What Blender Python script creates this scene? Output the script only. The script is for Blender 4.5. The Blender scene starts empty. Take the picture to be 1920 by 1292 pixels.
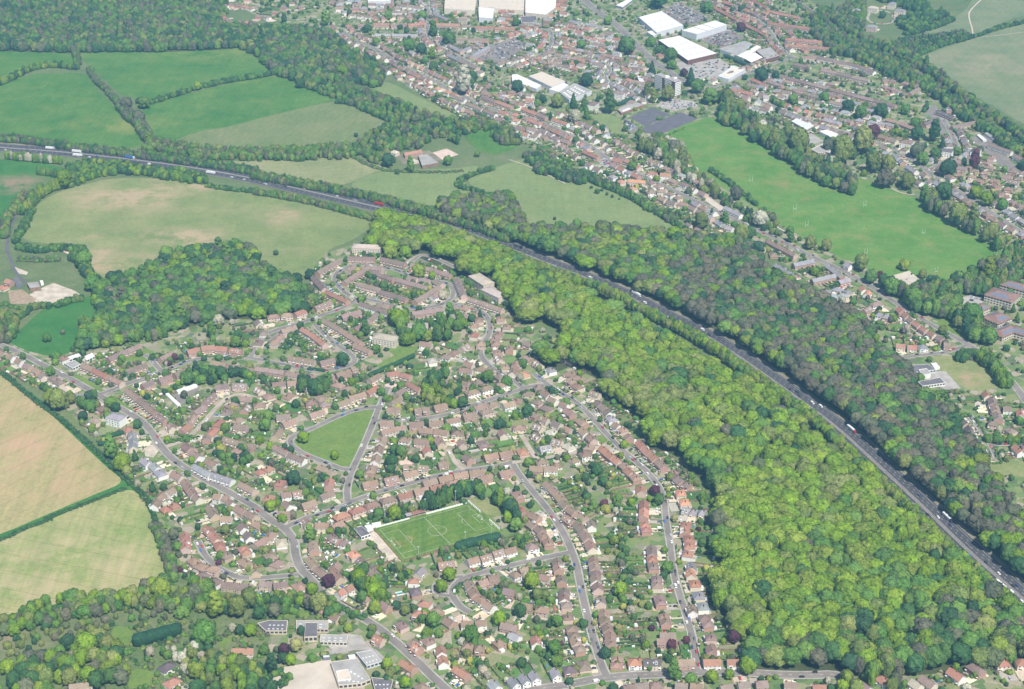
import bpy, math, random
import numpy as np
from mathutils import Vector
from mathutils.kdtree import KDTree
R = math.radians
rng = random.Random(7)
nr = np.random.RandomState(11)
scene = bpy.context.scene
C = scene.collection

# ------------------------------------------------------------ camera, sky, sun
W, H, F, PITCH, ALT = 1920.0, 1292.0, 3164.0, R(27.0), 920.0
cam_d = bpy.data.cameras.new("camera"); cam = bpy.data.objects.new("camera", cam_d); C.objects.link(cam)
cam.location = (0, 0, ALT); cam.rotation_euler = (R(90) - PITCH, 0, 0)
cam_d.sensor_width = 36.0; cam_d.lens = 36.0 * F / W; cam_d.clip_start = 5; cam_d.clip_end = 20000
scene.camera = cam
SUN_EL, SUN_AZ = R(55), R(156)      # azimuth clockwise from +Y
world = bpy.data.worlds.new("World"); scene.world = world; world.use_nodes = True
wn = world.node_tree.nodes; wl = world.node_tree.links
sky = wn.new("ShaderNodeTexSky"); sky.sky_type = 'NISHITA'; sky.sun_disc = False
sky.sun_elevation = SUN_EL; sky.sun_rotation = SUN_AZ
wl.new(sky.outputs[0], wn["Background"].inputs[0]); wn["Background"].inputs[1].default_value = 0.09
sd = bpy.data.lights.new("sun", 'SUN'); sun = bpy.data.objects.new("sun", sd); C.objects.link(sun)
sd.energy = 4.8; sd.angle = R(1.2); sd.color = (1.0, 0.945, 0.84)
sdir = Vector((math.sin(SUN_AZ) * math.cos(SUN_EL), math.cos(SUN_AZ) * math.cos(SUN_EL), math.sin(SUN_EL)))
sun.rotation_euler = sdir.to_track_quat('Z', 'Y').to_euler(); sun.location = (0, 1500, 900)
scene.view_settings.view_transform = 'Standard'; scene.view_settings.look = 'None'
scene.view_settings.exposure = 0.46; scene.view_settings.gamma = 1.0
scene.cycles.max_bounces = 4; scene.cycles.diffuse_bounces = 2; scene.cycles.glossy_bounces = 1
scene.cycles.transmission_bounces = 2; scene.cycles.volume_bounces = 0; scene.cycles.transparent_max_bounces = 4
scene.cycles.use_fast_gi = False

sp, cp = math.sin(PITCH), math.cos(PITCH)
def un(px, py, z=0.0):
    """point of the photograph -> place on the level plane at height z"""
    u = (px - W / 2) / F; v = (H / 2 - py) / F
    d = (u, cp + v * sp, -sp + v * cp)
    t = (ALT - z) / -d[2]
    return (d[0] * t, d[1] * t)
def T(tile, X, Y):
    return (int(tile[1]) * 480 + X / 4.0, int(tile[0]) * 323 + Y / 4.0)
def parse(s, tile=None):
    out = []
    for w in s.split():
        a, b = w.split(','); a = float(a); b = float(b)
        out.append(T(tile, a, b) if tile else (a, b))
    return out
def gp(s, tile=None, z=0.0):
    return [un(x, y, z) for x, y in parse(s, tile)]
def chaikin(p, n=2, closed=True):
    for _ in range(n):
        q = []
        m = len(p)
        rngi = range(m) if closed else range(m - 1)
        if not closed: q.append(p[0])
        for i in rngi:
            a, b = p[i], p[(i + 1) % m]
            q.append((a[0] * .75 + b[0] * .25, a[1] * .75 + b[1] * .25)); q.append((a[0] * .25 + b[0] * .75, a[1] * .25 + b[1] * .75))
        if not closed: q.append(p[-1])
        p = q
    return p

# ------------------------------------------------------------ materials
MAT = {}
def newmat(name, rough=0.9, spec=0.2):
    m = bpy.data.materials.new(name); m.use_nodes = True
    b = m.node_tree.nodes["Principled BSDF"]
    b.inputs["Roughness"].default_value = rough; b.inputs["Specular IOR Level"].default_value = spec
    MAT[name] = m
    return m, m.node_tree.nodes, m.node_tree.links, b
def noise(n, l, scale, detail=4, coord=None, rough=0.6, w=None):
    t = n.new("ShaderNodeTexNoise"); t.inputs["Scale"].default_value = scale; t.inputs["Detail"].default_value = detail
    t.inputs["Roughness"].default_value = rough
    if coord is not None: l.new(coord, t.inputs["Vector"])
    return t.outputs["Fac"]
def ramp(n, l, fac, stops):
    r = n.new("ShaderNodeValToRGB"); l.new(fac, r.inputs[0])
    e = r.color_ramp.elements
    while len(e) < len(stops): e.new(0.5)
    for i, (p, c) in enumerate(stops):
        e[i].position = p; e[i].color = (c[0], c[1], c[2], 1) if not isinstance(c, float) else (c, c, c, 1)
    return r.outputs[0]
def mix(n, l, fac, a, b, mode='MIX'):
    m = n.new("ShaderNodeMix"); m.data_type = 'RGBA'; m.blend_type = mode
    for sock, v in ((m.inputs[0], fac), (m.inputs[6], a), (m.inputs[7], b)):
        if hasattr(v, 'links'): l.new(v, sock)
        elif isinstance(v, (int, float)): sock.default_value = v
        else: sock.default_value = (v[0], v[1], v[2], 1)
    return m.outputs[2]
def wpos(n):
    return n.new("ShaderNodeNewGeometry").outputs["Position"]
def math_(n, l, op, a, b=None):
    m = n.new("ShaderNodeMath"); m.operation = op
    for s, v in ((m.inputs[0], a), (m.inputs[1], b)):
        if v is None: continue
        if hasattr(v, 'links'): l.new(v, s)
        else: s.default_value = v
    return m.outputs[0]

def flat(name, col, rough=0.85, var=0.15, scale=0.3, spec=0.2):
    m, n, l, b = newmat(name, rough, spec)
    f = noise(n, l, scale, 5, wpos(n))
    dark = tuple(c * (1 - var * 1.6) for c in col); lite = tuple(min(1, c * (1 + var * 1.6)) for c in col)
    l.new(ramp(n, l, f, [(0.3, dark), (0.7, lite)]), b.inputs["Base Color"])
    return m
def field(name, c1, c2, bare, spots=(), stripe=None, amount=0.25, sc=0.012):
    """grass or crop: two greens, bare earth by noise and at given places, optional drill lines"""
    m, n, l, b = newmat(name, 0.95, 0.1)
    pos = wpos(n)
    big = noise(n, l, sc, 8, pos, 0.72); fine = noise(n, l, 0.25, 6, pos, 0.75)
    col = ramp(n, l, big, [(0.36, c1), (0.64, c2)])
    col = mix(n, l, 0.75, col, ramp(n, l, noise(n, l, 0.06, 9, pos, 0.8), [(0.3, (0.8, 0.82, 0.8)), (0.7, (1.2, 1.17, 1.15))]), 'MULTIPLY')
    col = mix(n, l, 0.7, col, ramp(n, l, fine, [(0.25, (0.62,) * 3), (0.75, (1.38,) * 3)]), 'MULTIPLY')
    nb = noise(n, l, sc * 1.7, 6, pos, 0.7)
    bf = ramp(n, l, nb, [(0.50, 0.0), (0.72, 1.0)])
    bf = math_(n, l, 'MULTIPLY', bf, amount)
    for (px, py, rx, ry, s) in spots:
        x, y = un(px, py); 
        mp = n.new("ShaderNodeMapping"); mp.vector_type = 'POINT'
        mp.inputs["Location"].default_value = (-x / rx, -y / ry, 0); mp.inputs["Scale"].default_value = (1 / rx, 1 / ry, 0)
        l.new(pos, mp.inputs["Vector"])
        g = n.new("ShaderNodeTexGradient"); g.gradient_type = 'SPHERICAL'; l.new(mp.outputs[0], g.inputs[0])
        gn = math_(n, l, 'MULTIPLY', math_(n, l, 'MULTIPLY', g.outputs["Fac"], 1.9 * s), ramp(n, l, nb, [(0.40, 0.0), (0.62, 1.0)]))
        bf = math_(n, l, 'MAXIMUM', bf, gn)
    bf = math_(n, l, 'MINIMUM', bf, 1.0)
    col = mix(n, l, bf, col, bare)
    if stripe:
        ang, period, amt = stripe
        mp = n.new("ShaderNodeMapping"); mp.inputs["Rotation"].default_value = (0, 0, ang); l.new(pos, mp.inputs["Vector"])
        wv = n.new("ShaderNodeTexWave"); wv.inputs["Scale"].default_value = 0.314 / period * 1.0; wv.inputs["Distortion"].default_value = 1.2
        wv.inputs["Detail"].default_value = 3; wv.inputs["Detail Scale"].default_value = 0.25
        l.new(mp.outputs[0], wv.inputs["Vector"])
        mp2 = n.new("ShaderNodeMapping"); mp2.inputs["Rotation"].default_value = (0, 0, ang); mp2.inputs["Scale"].default_value = (1, 0.06, 1); l.new(pos, mp2.inputs["Vector"])
        st = noise(n, l, 0.12, 5, mp2.outputs[0], 0.75)
        col = mix(n, l, amt, col, ramp(n, l, wv.outputs["Fac"], [(0.1, (0.93, 0.95, 0.92)), (0.9, (1.06, 1.05, 1.05))]), 'MULTIPLY')
        if period == 3.5:
            w2 = n.new("ShaderNodeTexWave"); w2.inputs["Scale"].default_value = 0.314 / 26; w2.inputs["Distortion"].default_value = .6; l.new(mp.outputs[0], w2.inputs["Vector"])
            col = mix(n, l, .55, col, ramp(n, l, w2.outputs["Fac"], [(0.0, (0.78, 0.78, 0.72)), (0.03, (1.0, 1.0, 1.0))]), 'MULTIPLY')
        col = mix(n, l, amt, col, ramp(n, l, st, [(0.35, (0.75, 0.84, 0.72)), (0.68, (1.2, 1.14, 1.12))]), 'MULTIPLY')
    l.new(col, b.inputs["Base Color"])
    return m

def objcol(name, rough=0.85, mode='OBJ', patt=None, spec=0.2):
    m, n, l, b = newmat(name, rough, spec)
    if mode == 'OBJ':
        src = n.new("ShaderNodeObjectInfo").outputs["Color"]
    elif mode == 'INST':
        a = n.new("ShaderNodeAttribute"); a.attribute_type = 'INSTANCER'; a.attribute_name = 'tint'; src = a.outputs["Color"]
    else:
        a = n.new("ShaderNodeAttribute"); a.attribute_name = 'Col'; src = a.outputs["Color"]
    col = src
    pos = wpos(n)
    if patt == 'roof':
        f = noise(n, l, 0.9, 6, pos, 0.75); g = noise(n, l, 0.12, 3, pos)
        col = mix(n, l, 0.8, col, ramp(n, l, f, [(0.3, (0.72,) * 3), (0.72, (1.3, 1.27, 1.25))]), 'MULTIPLY')
        col = mix(n, l, 0.6, col, ramp(n, l, g, [(0.35, (0.85, 0.82, 0.82)), (0.65, (1.15, 1.15, 1.12))]), 'MULTIPLY')
    elif patt == 'wall':
        f = noise(n, l, 0.6, 5, pos, 0.7)
        col = mix(n, l, 0.6, col, ramp(n, l, f, [(0.3, (0.82,) * 3), (0.7, (1.15,) * 3)]), 'MULTIPLY')
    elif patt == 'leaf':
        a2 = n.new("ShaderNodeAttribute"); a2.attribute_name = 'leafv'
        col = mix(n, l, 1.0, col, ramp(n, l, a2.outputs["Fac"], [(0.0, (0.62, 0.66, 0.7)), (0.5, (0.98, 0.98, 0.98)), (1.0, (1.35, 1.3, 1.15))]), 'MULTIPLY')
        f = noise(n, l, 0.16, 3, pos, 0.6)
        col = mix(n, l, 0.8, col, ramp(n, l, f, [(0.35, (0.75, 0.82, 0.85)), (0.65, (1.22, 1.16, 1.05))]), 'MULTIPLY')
    elif patt == 'ground':
        f = noise(n, l, 0.5, 6, pos, 0.75)
        col = mix(n, l, 0.8, col, ramp(n, l, f, [(0.3, (0.6, 0.65, 0.62)), (0.7, (1.35, 1.3, 1.25))]), 'MULTIPLY')
    l.new(col, b.inputs["Base Color"])
    return m

objcol('roof', 0.85, 'OBJ', 'roof'); objcol('wall', 0.9, 'OBJ', 'wall'); objcol('leaf', 0.75, 'OBJ', 'leaf', 0.1)
objcol('leaf_mass', 0.75, 'INST', 'leaf', 0.1); objcol('paint', 0.35, 'OBJ', None, 0.5)
objcol('roof_mass', 0.85, 'ATTR', 'roof'); objcol('ground_patch', 0.95, 'ATTR', 'ground', 0.1)
flat('glass', (0.05, 0.06, 0.08), 0.15, 0.1, 0.3, 0.6); flat('brick_dark', (0.17, 0.09, 0.07)); flat('white', (0.78, 0.77, 0.74), 0.6, 0.04)
flat('bark', (0.09, 0.07, 0.055), 0.95, 0.3, 2.0); flat('rubber', (0.02, 0.02, 0.022)); flat('door_paint', (0.2, 0.1, 0.08))
flat('asphalt', (0.215, 0.19, 0.172), 0.9, 0.14, 0.05); flat('motorway_asphalt', (0.07, 0.068, 0.075), 0.9, 0.12, 0.03)
flat('pale_lane', (0.40, 0.34, 0.28), 0.95, 0.15, 0.06); flat('paving', (0.36, 0.335, 0.31), 0.95, 0.15, 0.1)
flat('verge', (0.21, 0.19, 0.13), 0.95, 0.25, 0.05); flat('white_line', (0.7, 0.7, 0.68), 0.7, 0.05); flat('steel', (0.45, 0.46, 0.47), 0.5, 0.06)
flat('central', (0.22, 0.19, 0.17)); flat('court', (0.125, 0.118, 0.135), 0.9, 0.12, 0.1); flat('sand', (0.58, 0.45, 0.38), 0.95, 0.1, 0.1); flat('gravel', (0.5, 0.43, 0.35), 0.95, 0.18, 0.1)
flat('playground', (0.50, 0.44, 0.37), 0.95, 0.1, 0.05); flat('ballast', (0.15, 0.12, 0.12), 0.95, 0.25, 0.1)
flat('roof_white', (0.72, 0.70, 0.66), 0.7, 0.04, 0.05); flat('roof_grey', (0.34, 0.325, 0.31), 0.85, 0.12, 0.08); flat('roof_dark', (0.15, 0.14, 0.15), 0.85, 0.15, 0.1)
flat('cladding', (0.62, 0.63, 0.66), 0.6, 0.05, 0.1); flat('office_tile', (0.25, 0.15, 0.125), 0.85, 0.15, 0.2); flat('solar', (0.17, 0.18, 0.23), 0.4, 0.1, 0.5, 0.6); flat('red_sign', (0.6, 0.05, 0.06), 0.5, 0.05)
flat('tin_red', (0.33, 0.15, 0.13), 0.8, 0.15, 0.2); flat('cream', (0.66, 0.6, 0.5), 0.85, 0.06); flat('beige_roof', (0.6, 0.52, 0.43), 0.85, 0.1)
flat('mud', (0.33, 0.25, 0.17), 0.95, 0.2, 0.2); flat('timber', (0.25, 0.17, 0.12), 0.9, 0.3, 0.5); flat('water_blue', (0.25, 0.6, 0.68), 0.1, 0.03)

G = (0.10, 0.19, 0.055)
field('meadow', (0.098, 0.149, 0.060), (0.145, 0.187, 0.076), (0.281, 0.221, 0.145), amount=0.35)
field('pasture', (0.152, 0.204, 0.073), (0.227, 0.257, 0.103), (0.378, 0.298, 0.181), [(240, 370, 130, 85, .95), (290, 352, 160, 60, .7), (365, 345, 110, 40, .8), (350, 445, 75, 50, 1.1), (172, 444, 26, 22, .9), (210, 495, 120, 45, 1.0), (265, 440, 55, 40, .55), (525, 405, 55, 45, .7), (190, 470, 30, 60, .7), (400, 350, 90, 30, .8)], amount=0.35)
field('green_field', (0.051, 0.154, 0.029), (0.106, 0.201, 0.043), (0.202, 0.235, 0.064), [(230, 235, 120, 60, .8), (420, 100, 200, 70, .6)], (R(8), 9, .45), 0.45)
field('green_field_grey', (0.134, 0.187, 0.072), (0.196, 0.217, 0.097), (0.232, 0.230, 0.133), [], (R(20), 12, .45), 0.5)
field('deep_grass', (0.034, 0.143, 0.030), (0.068, 0.180, 0.038), (0.255, 0.195, 0.120), [(25, 345, 70, 50, 1.1)], None, 0.08)
field('wheat', (0.292, 0.279, 0.122), (0.370, 0.312, 0.166), (0.448, 0.307, 0.195), [(60, 850, 110, 120, .8), (110, 905, 80, 50, .8), (40, 760, 70, 80, .6)], (R(40), 3.5, .55), 0.45, 0.008)
field('wheat_low', (0.193, 0.266, 0.081), (0.324, 0.308, 0.149), (0.402, 0.340, 0.198), [(100, 1050, 160, 110, .8), (60, 1110, 160, 60, .8), (260, 1060, 60, 60, .5)], (R(-72), 3.5, .75), 0.45, 0.012)
field('hill_light', (0.202, 0.229, 0.106), (0.264, 0.273, 0.136), (0.317, 0.290, 0.167), [(455, 305, 70, 60, .6)], (R(75), 14, .35), 0.4)
field('hill_green', (0.163, 0.220, 0.088), (0.206, 0.254, 0.106), (0.305, 0.258, 0.117), [], (R(75), 10, .3), 0.25)
field('playing_grass', (0.079, 0.194, 0.031), (0.138, 0.239, 0.054), (0.222, 0.225, 0.076), [(1470, 345, 70, 50, .5), (1350, 330, 60, 40, .4)], None, 0.8, 0.02)
field('chalk_hill', (0.145, 0.196, 0.102), (0.212, 0.230, 0.128), (0.289, 0.255, 0.170), [(1850, 120, 150, 120, .7)], (R(30), 12, .3), 0.35)
field('green_lawn', (0.120, 0.196, 0.043), (0.159, 0.227, 0.055), (0.251, 0.227, 0.075), amount=0.2, sc=0.05)
field('pitch_grass', (0.098, 0.179, 0.034), (0.136, 0.206, 0.045), (0.314, 0.190, 0.069), [(748, 1018, 16, 8, .42), (768, 1010, 9, 9, .3), (880, 975, 8, 6, .25)], (R(58), 9, .9), 0.12, 0.05)
field('dry_lawn', (0.187, 0.230, 0.085), (0.246, 0.255, 0.111), (0.357, 0.264, 0.162), [(1822, 712, 30, 22, 1.1)], None, 0.3, 0.03)
field('scrub_ground', (0.090, 0.144, 0.054), (0.153, 0.189, 0.081), (0.270, 0.216, 0.144), [(40, 1190, 60, 30, .8)], None, 0.45, 0.02)
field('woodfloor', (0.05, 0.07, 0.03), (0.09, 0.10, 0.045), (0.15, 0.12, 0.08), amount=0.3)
def townmat():
    m, n, l, b = newmat('garden_ground', 0.95, 0.1)
    pos = wpos(n)
    v = n.new("ShaderNodeTexVoronoi"); v.inputs["Scale"].default_value = 0.11; v.inputs["Randomness"].default_value = 0.9
    l.new(pos, v.inputs["Vector"])
    sx = n.new("ShaderNodeSeparateColor"); l.new(v.outputs["Color"], sx.inputs[0])
    c = ramp(n, l, sx.outputs[0], [(0.0, (0.09, 0.15, 0.06)), (0.3, (0.15, 0.22, 0.08)), (0.5, (0.20, 0.23, 0.10)), (0.66, (0.26, 0.25, 0.16)), (0.8, (0.36, 0.31, 0.25)), (1.0, (0.12, 0.15, 0.09))])
    c = mix(n, l, 0.8, c, ramp(n, l, noise(n, l, 0.45, 6, pos, 0.8), [(0.3, (0.6, 0.68, 0.62)), (0.7, (1.4, 1.3, 1.25))]), 'MULTIPLY')
    l.new(c, b.inputs["Base Color"])
townmat()

# ------------------------------------------------------------ mesh helpers
def link(name, data, parent=None, loc=(0, 0, 0), rz=0.0, color=None):
    o = bpy.data.objects.new(name, data); C.objects.link(o)
    if parent is not None: o.parent = parent
    o.location = loc; o.rotation_euler = (0, 0, rz)
    if color: o.color = (color[0], color[1], color[2], 1)
    return o
def tag(o, label=None, cat=None, group=None, kind=None):
    if label: o['label'] = label
    if cat: o['category'] = cat
    if group: o['group'] = group
    if kind: o['kind'] = kind
    return o
class MB:
    """collects polygons with a material and a colour each"""
    def __init__(s): s.v = []; s.f = []; s.m = []; s.c = []; s.mats = []; s.col = False
    def mi(s, m):
        if m not in s.mats: s.mats.append(m)
        return s.mats.index(m)
    def poly(s, pts, m, c=None):
        i = len(s.v); s.v += pts; s.f.append(list(range(i, i + len(pts)))); s.m.append(s.mi(m)); s.c.append(c)
        if c: s.col = True
    def prism(s, base, z0, z1, side, top=None, c=None, ct=None):
        n = len(base)
        a = sum(base[i][0] * base[(i + 1) % n][1] - base[(i + 1) % n][0] * base[i][1] for i in range(n))
        if a < 0: base = base[::-1]
        for i in range(n):
            p, q = base[i], base[(i + 1) % n]
            s.poly([(p[0], p[1], z0), (q[0], q[1], z0), (q[0], q[1], z1), (p[0], p[1], z1)], side, c)
        s.poly([(p[0], p[1], z1) for p in base], top or side, ct or c)
    def box(s, cx, cy, sx, sy, z0, z1, m, rz=0.0, top=None, c=None, ct=None):
        ca, sa = math.cos(rz), math.sin(rz)
        pts = [(cx + x * ca - y * sa, cy + x * sa + y * ca) for x, y in ((-sx / 2, -sy / 2), (sx / 2, -sy / 2), (sx / 2, sy / 2), (-sx / 2, sy / 2))]
        s.prism(pts, z0, z1, m, top, c, ct)
    def mesh(s, name):
        me = bpy.data.meshes.new(name); me.from_pydata([tuple(map(float, v)) for v in s.v], [], s.f)
        for m in s.mats: me.materials.append(MAT[m])
        me.polygons.foreach_set('material_index', s.m)
        if s.col:
            a = me.attributes.new('Col', 'FLOAT_COLOR', 'FACE')
            a.data.foreach_set('color', np.array([(*(c or (1, 1, 1)), 1) for c in s.c], dtype=np.float32).ravel())
        return me
    def build(s, name, parent=None, **k):
        return link(name, s.mesh(name), parent, **k)
def pip(px, py, poly):
    x, y = px, py; inside = np.zeros(x.shape, bool); n = len(poly); j = n - 1
    for i in range(n):
        xi, yi = poly[i]; xj, yj = poly[j]
        if yi != yj:
            c = ((yi > y) != (yj > y)) & (x < (xj - xi) * (y - yi) / (yj - yi) + xi)
            inside ^= c
        j = i
    return inside
# occupancy grid of the ground, 2 m cells
X0, Y0, RES = -1500.0, 950.0, 2.0
NX, NY = 1500, 1500
OCC = np.zeros((NY, NX), np.uint8)
GX, GY = np.meshgrid(X0 + (np.arange(NX) + .5) * RES, Y0 + (np.arange(NY) + .5) * RES)
def mark(poly, bit, clear=0):
    xs = [p[0] for p in poly]; ys = [p[1] for p in poly]
    a, b = max(0, int((min(xs) - X0) / RES) - 1), min(NX, int((max(xs) - X0) / RES) + 2)
    c, d = max(0, int((min(ys) - Y0) / RES) - 1), min(NY, int((max(ys) - Y0) / RES) + 2)
    if a >= b or c >= d: return
    k = pip(GX[c:d, a:b], GY[c:d, a:b], poly)
    OCC[c:d, a:b][k] |= bit
    if clear: OCC[c:d, a:b][k] &= (255 - clear)
def occ(x, y):
    i, j = int((y - Y0) / RES), int((x - X0) / RES)
    return int(OCC[i, j]) if 0 <= i < NY and 0 <= j < NX else 255
ROAD, BLD, OPEN, WOOD, PLOT, TOWN = 1, 2, 4, 8, 16, 32

# ------------------------------------------------------------ ground, fields
def sheet(name, pts, mat, z, kind='structure', bit=0, clear=0):
    mb = MB(); mb.poly([(x, y, z) for x, y in pts], mat)
    o = mb.build(name); o['kind'] = kind
    if bit or clear: mark(pts, bit, clear)
    return o
gb = MB()
for i in range(-6, 7):
    for j in range(-2, 12):
        x, y = i * 1500, j * 1200
        gb.poly([(x, y, 0), (x + 1500, y, 0), (x + 1500, y + 1200, 0), (x, y + 1200, 0)], 'meadow')
gb.build('ground')['kind'] = 'structure'
FT = '''-60,636 120,660 200,640 440,600 590,565 590,480 680,455 760,465 870,505 960,580 1080,660 1200,790 1345,950 1400,1245 1600,1260 2000,1240 2000,1360 560,1360 480,1150 350,1090 320,1060 290,960 230,880 100,740 0,695 -60,680'''
FT2 = '''420,-90 430,-10 470,25 640,70 700,110 760,160 860,222 960,255 1060,320 1110,360 1300,440 1420,460 1620,600 1700,720 1800,800 1900,950 2040,1010 2040,300 1900,290 1800,215 1700,120 1500,-10 1400,-90'''
for s in (FT, FT2):
    p = gp(s); sheet('garden_ground', p, 'garden_ground', 0.05, bit=TOWN)
FIELDS = [
 ('field', 'deep_grass', None, '-120,660 0,700 25,713 78,750 130,795 182,842 225,880 262,918 292,965 312,1015 330,1095 322,1110 160,1130 0,1165 -120,1180', .08),
 ('field', 'wheat', None, '-120,650 -20,695 5,705 30,722 72,755 122,802 170,848 207,882 236,904 180,926 85,966 0,1003 -120,1040', .12),
 ('field', 'wheat_low', None, '-120,1060 0,1015 85,978 180,938 244,914 266,933 281,962 293,995 309,1025 318,1068 321,1094 275,1106 162,1122 57,1142 0,1156 -120,1180', .12),
 ('field', 'pasture', None, '37,438 50,405 80,375 112,359 150,348 217,332 312,335 375,347 480,362 580,374 655,396 712,412 670,447 610,470 607,490 587,508 560,520 480,520 300,520 262,505 225,530 190,532 165,510 160,463 100,458 50,453', .08),
 ('field', 'green_field', '00', '-400,370 500,385 550,430 560,475 350,490 200,520 60,570 -400,660', .08),
 ('field', 'green_field', '00', '-400,700 0,655 200,555 560,545 655,560 720,660 860,800 900,870 1010,950 1090,1110 900,1110 600,1080 0,1010 -400,990', .08),
 ('field', 'green_field', None, '148,100 175,95 325,94 445,87 480,102 508,128 480,141 450,144 375,165 275,194 258,182 244,185 212,168 190,142 160,120', .08),
 ('field', 'green_field', None, '265,200 375,170 450,152 480,147 530,142 562,155 610,175 640,186 590,197 500,218 430,238 370,247 330,262 310,275 290,255 280,240 270,215', .08),
 ('field', 'green_field_grey', None, '310,275 330,262 370,247 430,238 500,218 590,197 640,188 672,192 705,208 738,235 710,247 680,265 600,277 500,287 440,289 380,285 330,283', .08),
 ('field', 'hill_light', None, '390,305 480,300 560,298 655,291 690,306 735,316 700,323 650,347 600,352 520,338 450,320', .08),
 ('field', 'hill_green', None, '645,349 705,322 760,318 850,317 905,308 885,330 864,345 928,370 905,395 850,392 790,382 700,365', .08),
 ('field', 'hill_green', None, '868,341 900,326 960,303 1010,290 1060,305 1100,330 1150,360 1200,388 1250,416 1305,443 1250,465 1190,465 1100,460 1000,445 985,400 960,380 930,368', .08),
 ('field', 'green_field', None, '865,252 905,240 930,250 965,265 978,272 955,283 930,291 890,281', .1),
 ('field', 'hill_green', '01', '740,630 950,605 1060,640 1180,710 1350,790 1480,850 1540,890 1400,900 1320,870 1180,810 1000,730 820,680', .1),
 ('playing_field', 'playing_grass', None, '1222,260 1317,220 1350,222 1385,242 1422,262 1440,275 1480,300 1545,325 1615,332 1665,355 1710,367 1740,382 1765,405 1815,432 1845,453 1890,475 1900,488 1865,505 1815,522 1752,528 1702,512 1660,524 1625,500 1565,480 1515,450 1440,408 1420,392 1372,362 1322,335 1285,290', .1),
 ('field', 'chalk_hill', None, '1715,110 1765,92 1825,72 1920,45 2040,10 2040,275 1920,235 1880,208 1830,182 1790,152 1760,130', .1),
 ('field', 'chalk_hill', '03', '1080,250 1300,190 1480,90 1560,-60 2300,-200 2300,60 1920,110 1700,190 1550,270 1400,240', .1),
 ('school_field', 'dry_lawn', '23', '1190,95 1380,80 1420,120 1590,120 1760,310 1700,335 1480,355 1310,190', .1),
 ('field', 'green_lawn', '23', '1150,330 1330,340 1440,510 1300,500', .1),
 ('field', 'dry_lawn', '23', '1600,885 2100,895 2100,1000 1660,975', .1),
 ('village_green', 'green_lawn', '21', '850,487 880,500 855,600 795,760 735,895 650,915 600,905 450,845 290,765 268,710 400,645 560,582 700,520', .1),
 ('field', 'deep_grass', None, '82,577 125,567 185,550 190,575 170,600 152,650 105,672 40,655 15,640 35,622', .08),
 ('field', 'deep_grass', None, '-120,290 0,298 125,312 118,327 80,347 52,372 28,398 0,408 -120,420', .08),
 ('field', 'scrub_ground', '10', '0,560 60,600 250,640 560,620 650,700 680,900 500,960 300,1010 200,1100 60,1180 -400,1300 -400,600', .08),
 ('field', 'scrub_ground', None, '-120,1165 0,1165 160,1128 322,1100 360,1090 470,1120 560,1140 640,1170 600,1190 480,1180 560,1400 -120,1400', .09),
 ('verge_grass', 'green_lawn', '20', '545,225 600,230 790,345 760,360 560,250', .12),
 ('verge_grass', 'green_lawn', '20', '815,380 860,385 1015,505 980,515 840,430', .12),
 ('field', 'green_lawn', '21', '900,150 1080,60 1200,30 1220,80 1140,130 950,220', .11),
 ('field', 'green_lawn', '21', '940,0 1200,0 1160,60 1060,110 1010,60', .11),
 ('field', 'green_lawn', '20', '880,70 1000,50 1050,20 1190,60 1100,130 930,130', .12),
 ('field', 'green_lawn', '22', '640,700 700,690 720,730 650,740', .12),
 ('field', 'green_lawn', '31', '1680,-60 1760,0 1840,80 1780,110 1720,20', .12),
 ('field', 'dry_lawn', '21', '1600,1190 1750,1140 1830,1180 1850,1290 1740,1290 1640,1200', .11),
 ('field', 'hill_green', '02', '560,850 830,870 820,980 880,1020 760,1000 640,930', .11),
 ('field', 'hill_green', '12', '1480,60 1560,130 1840,260 1900,330 1800,320 1640,200 1500,120', .1),
 ('field', 'green_lawn', '13', '1250,1080 1400,1110 1500,1220 1500,1280 1300,1170', .11),
 ('field', 'green_lawn', '31', '100,700 360,690 430,760 60,750', .12),
 ('field', 'green_lawn', '30', '820,820 1000,830 1000,960 860,990', .12),
 ('field', 'green_lawn', '30', '920,1250 1000,1130 1180,1170 1160,1260 1000,1300', .12),
 ('field', 'green_lawn', '30', '1640,920 1760,900 1700,980 1640,980', .12),
]
for fi_, (nme, mt, tile, s, z) in enumerate(FIELDS):
    z = .07 + fi_ * .004
    bit = OPEN if mt not in ('scrub_ground',) else 0
    sheet(nme, chaikin(gp(s, tile)), mt, z, bit=bit, clear=TOWN)
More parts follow.
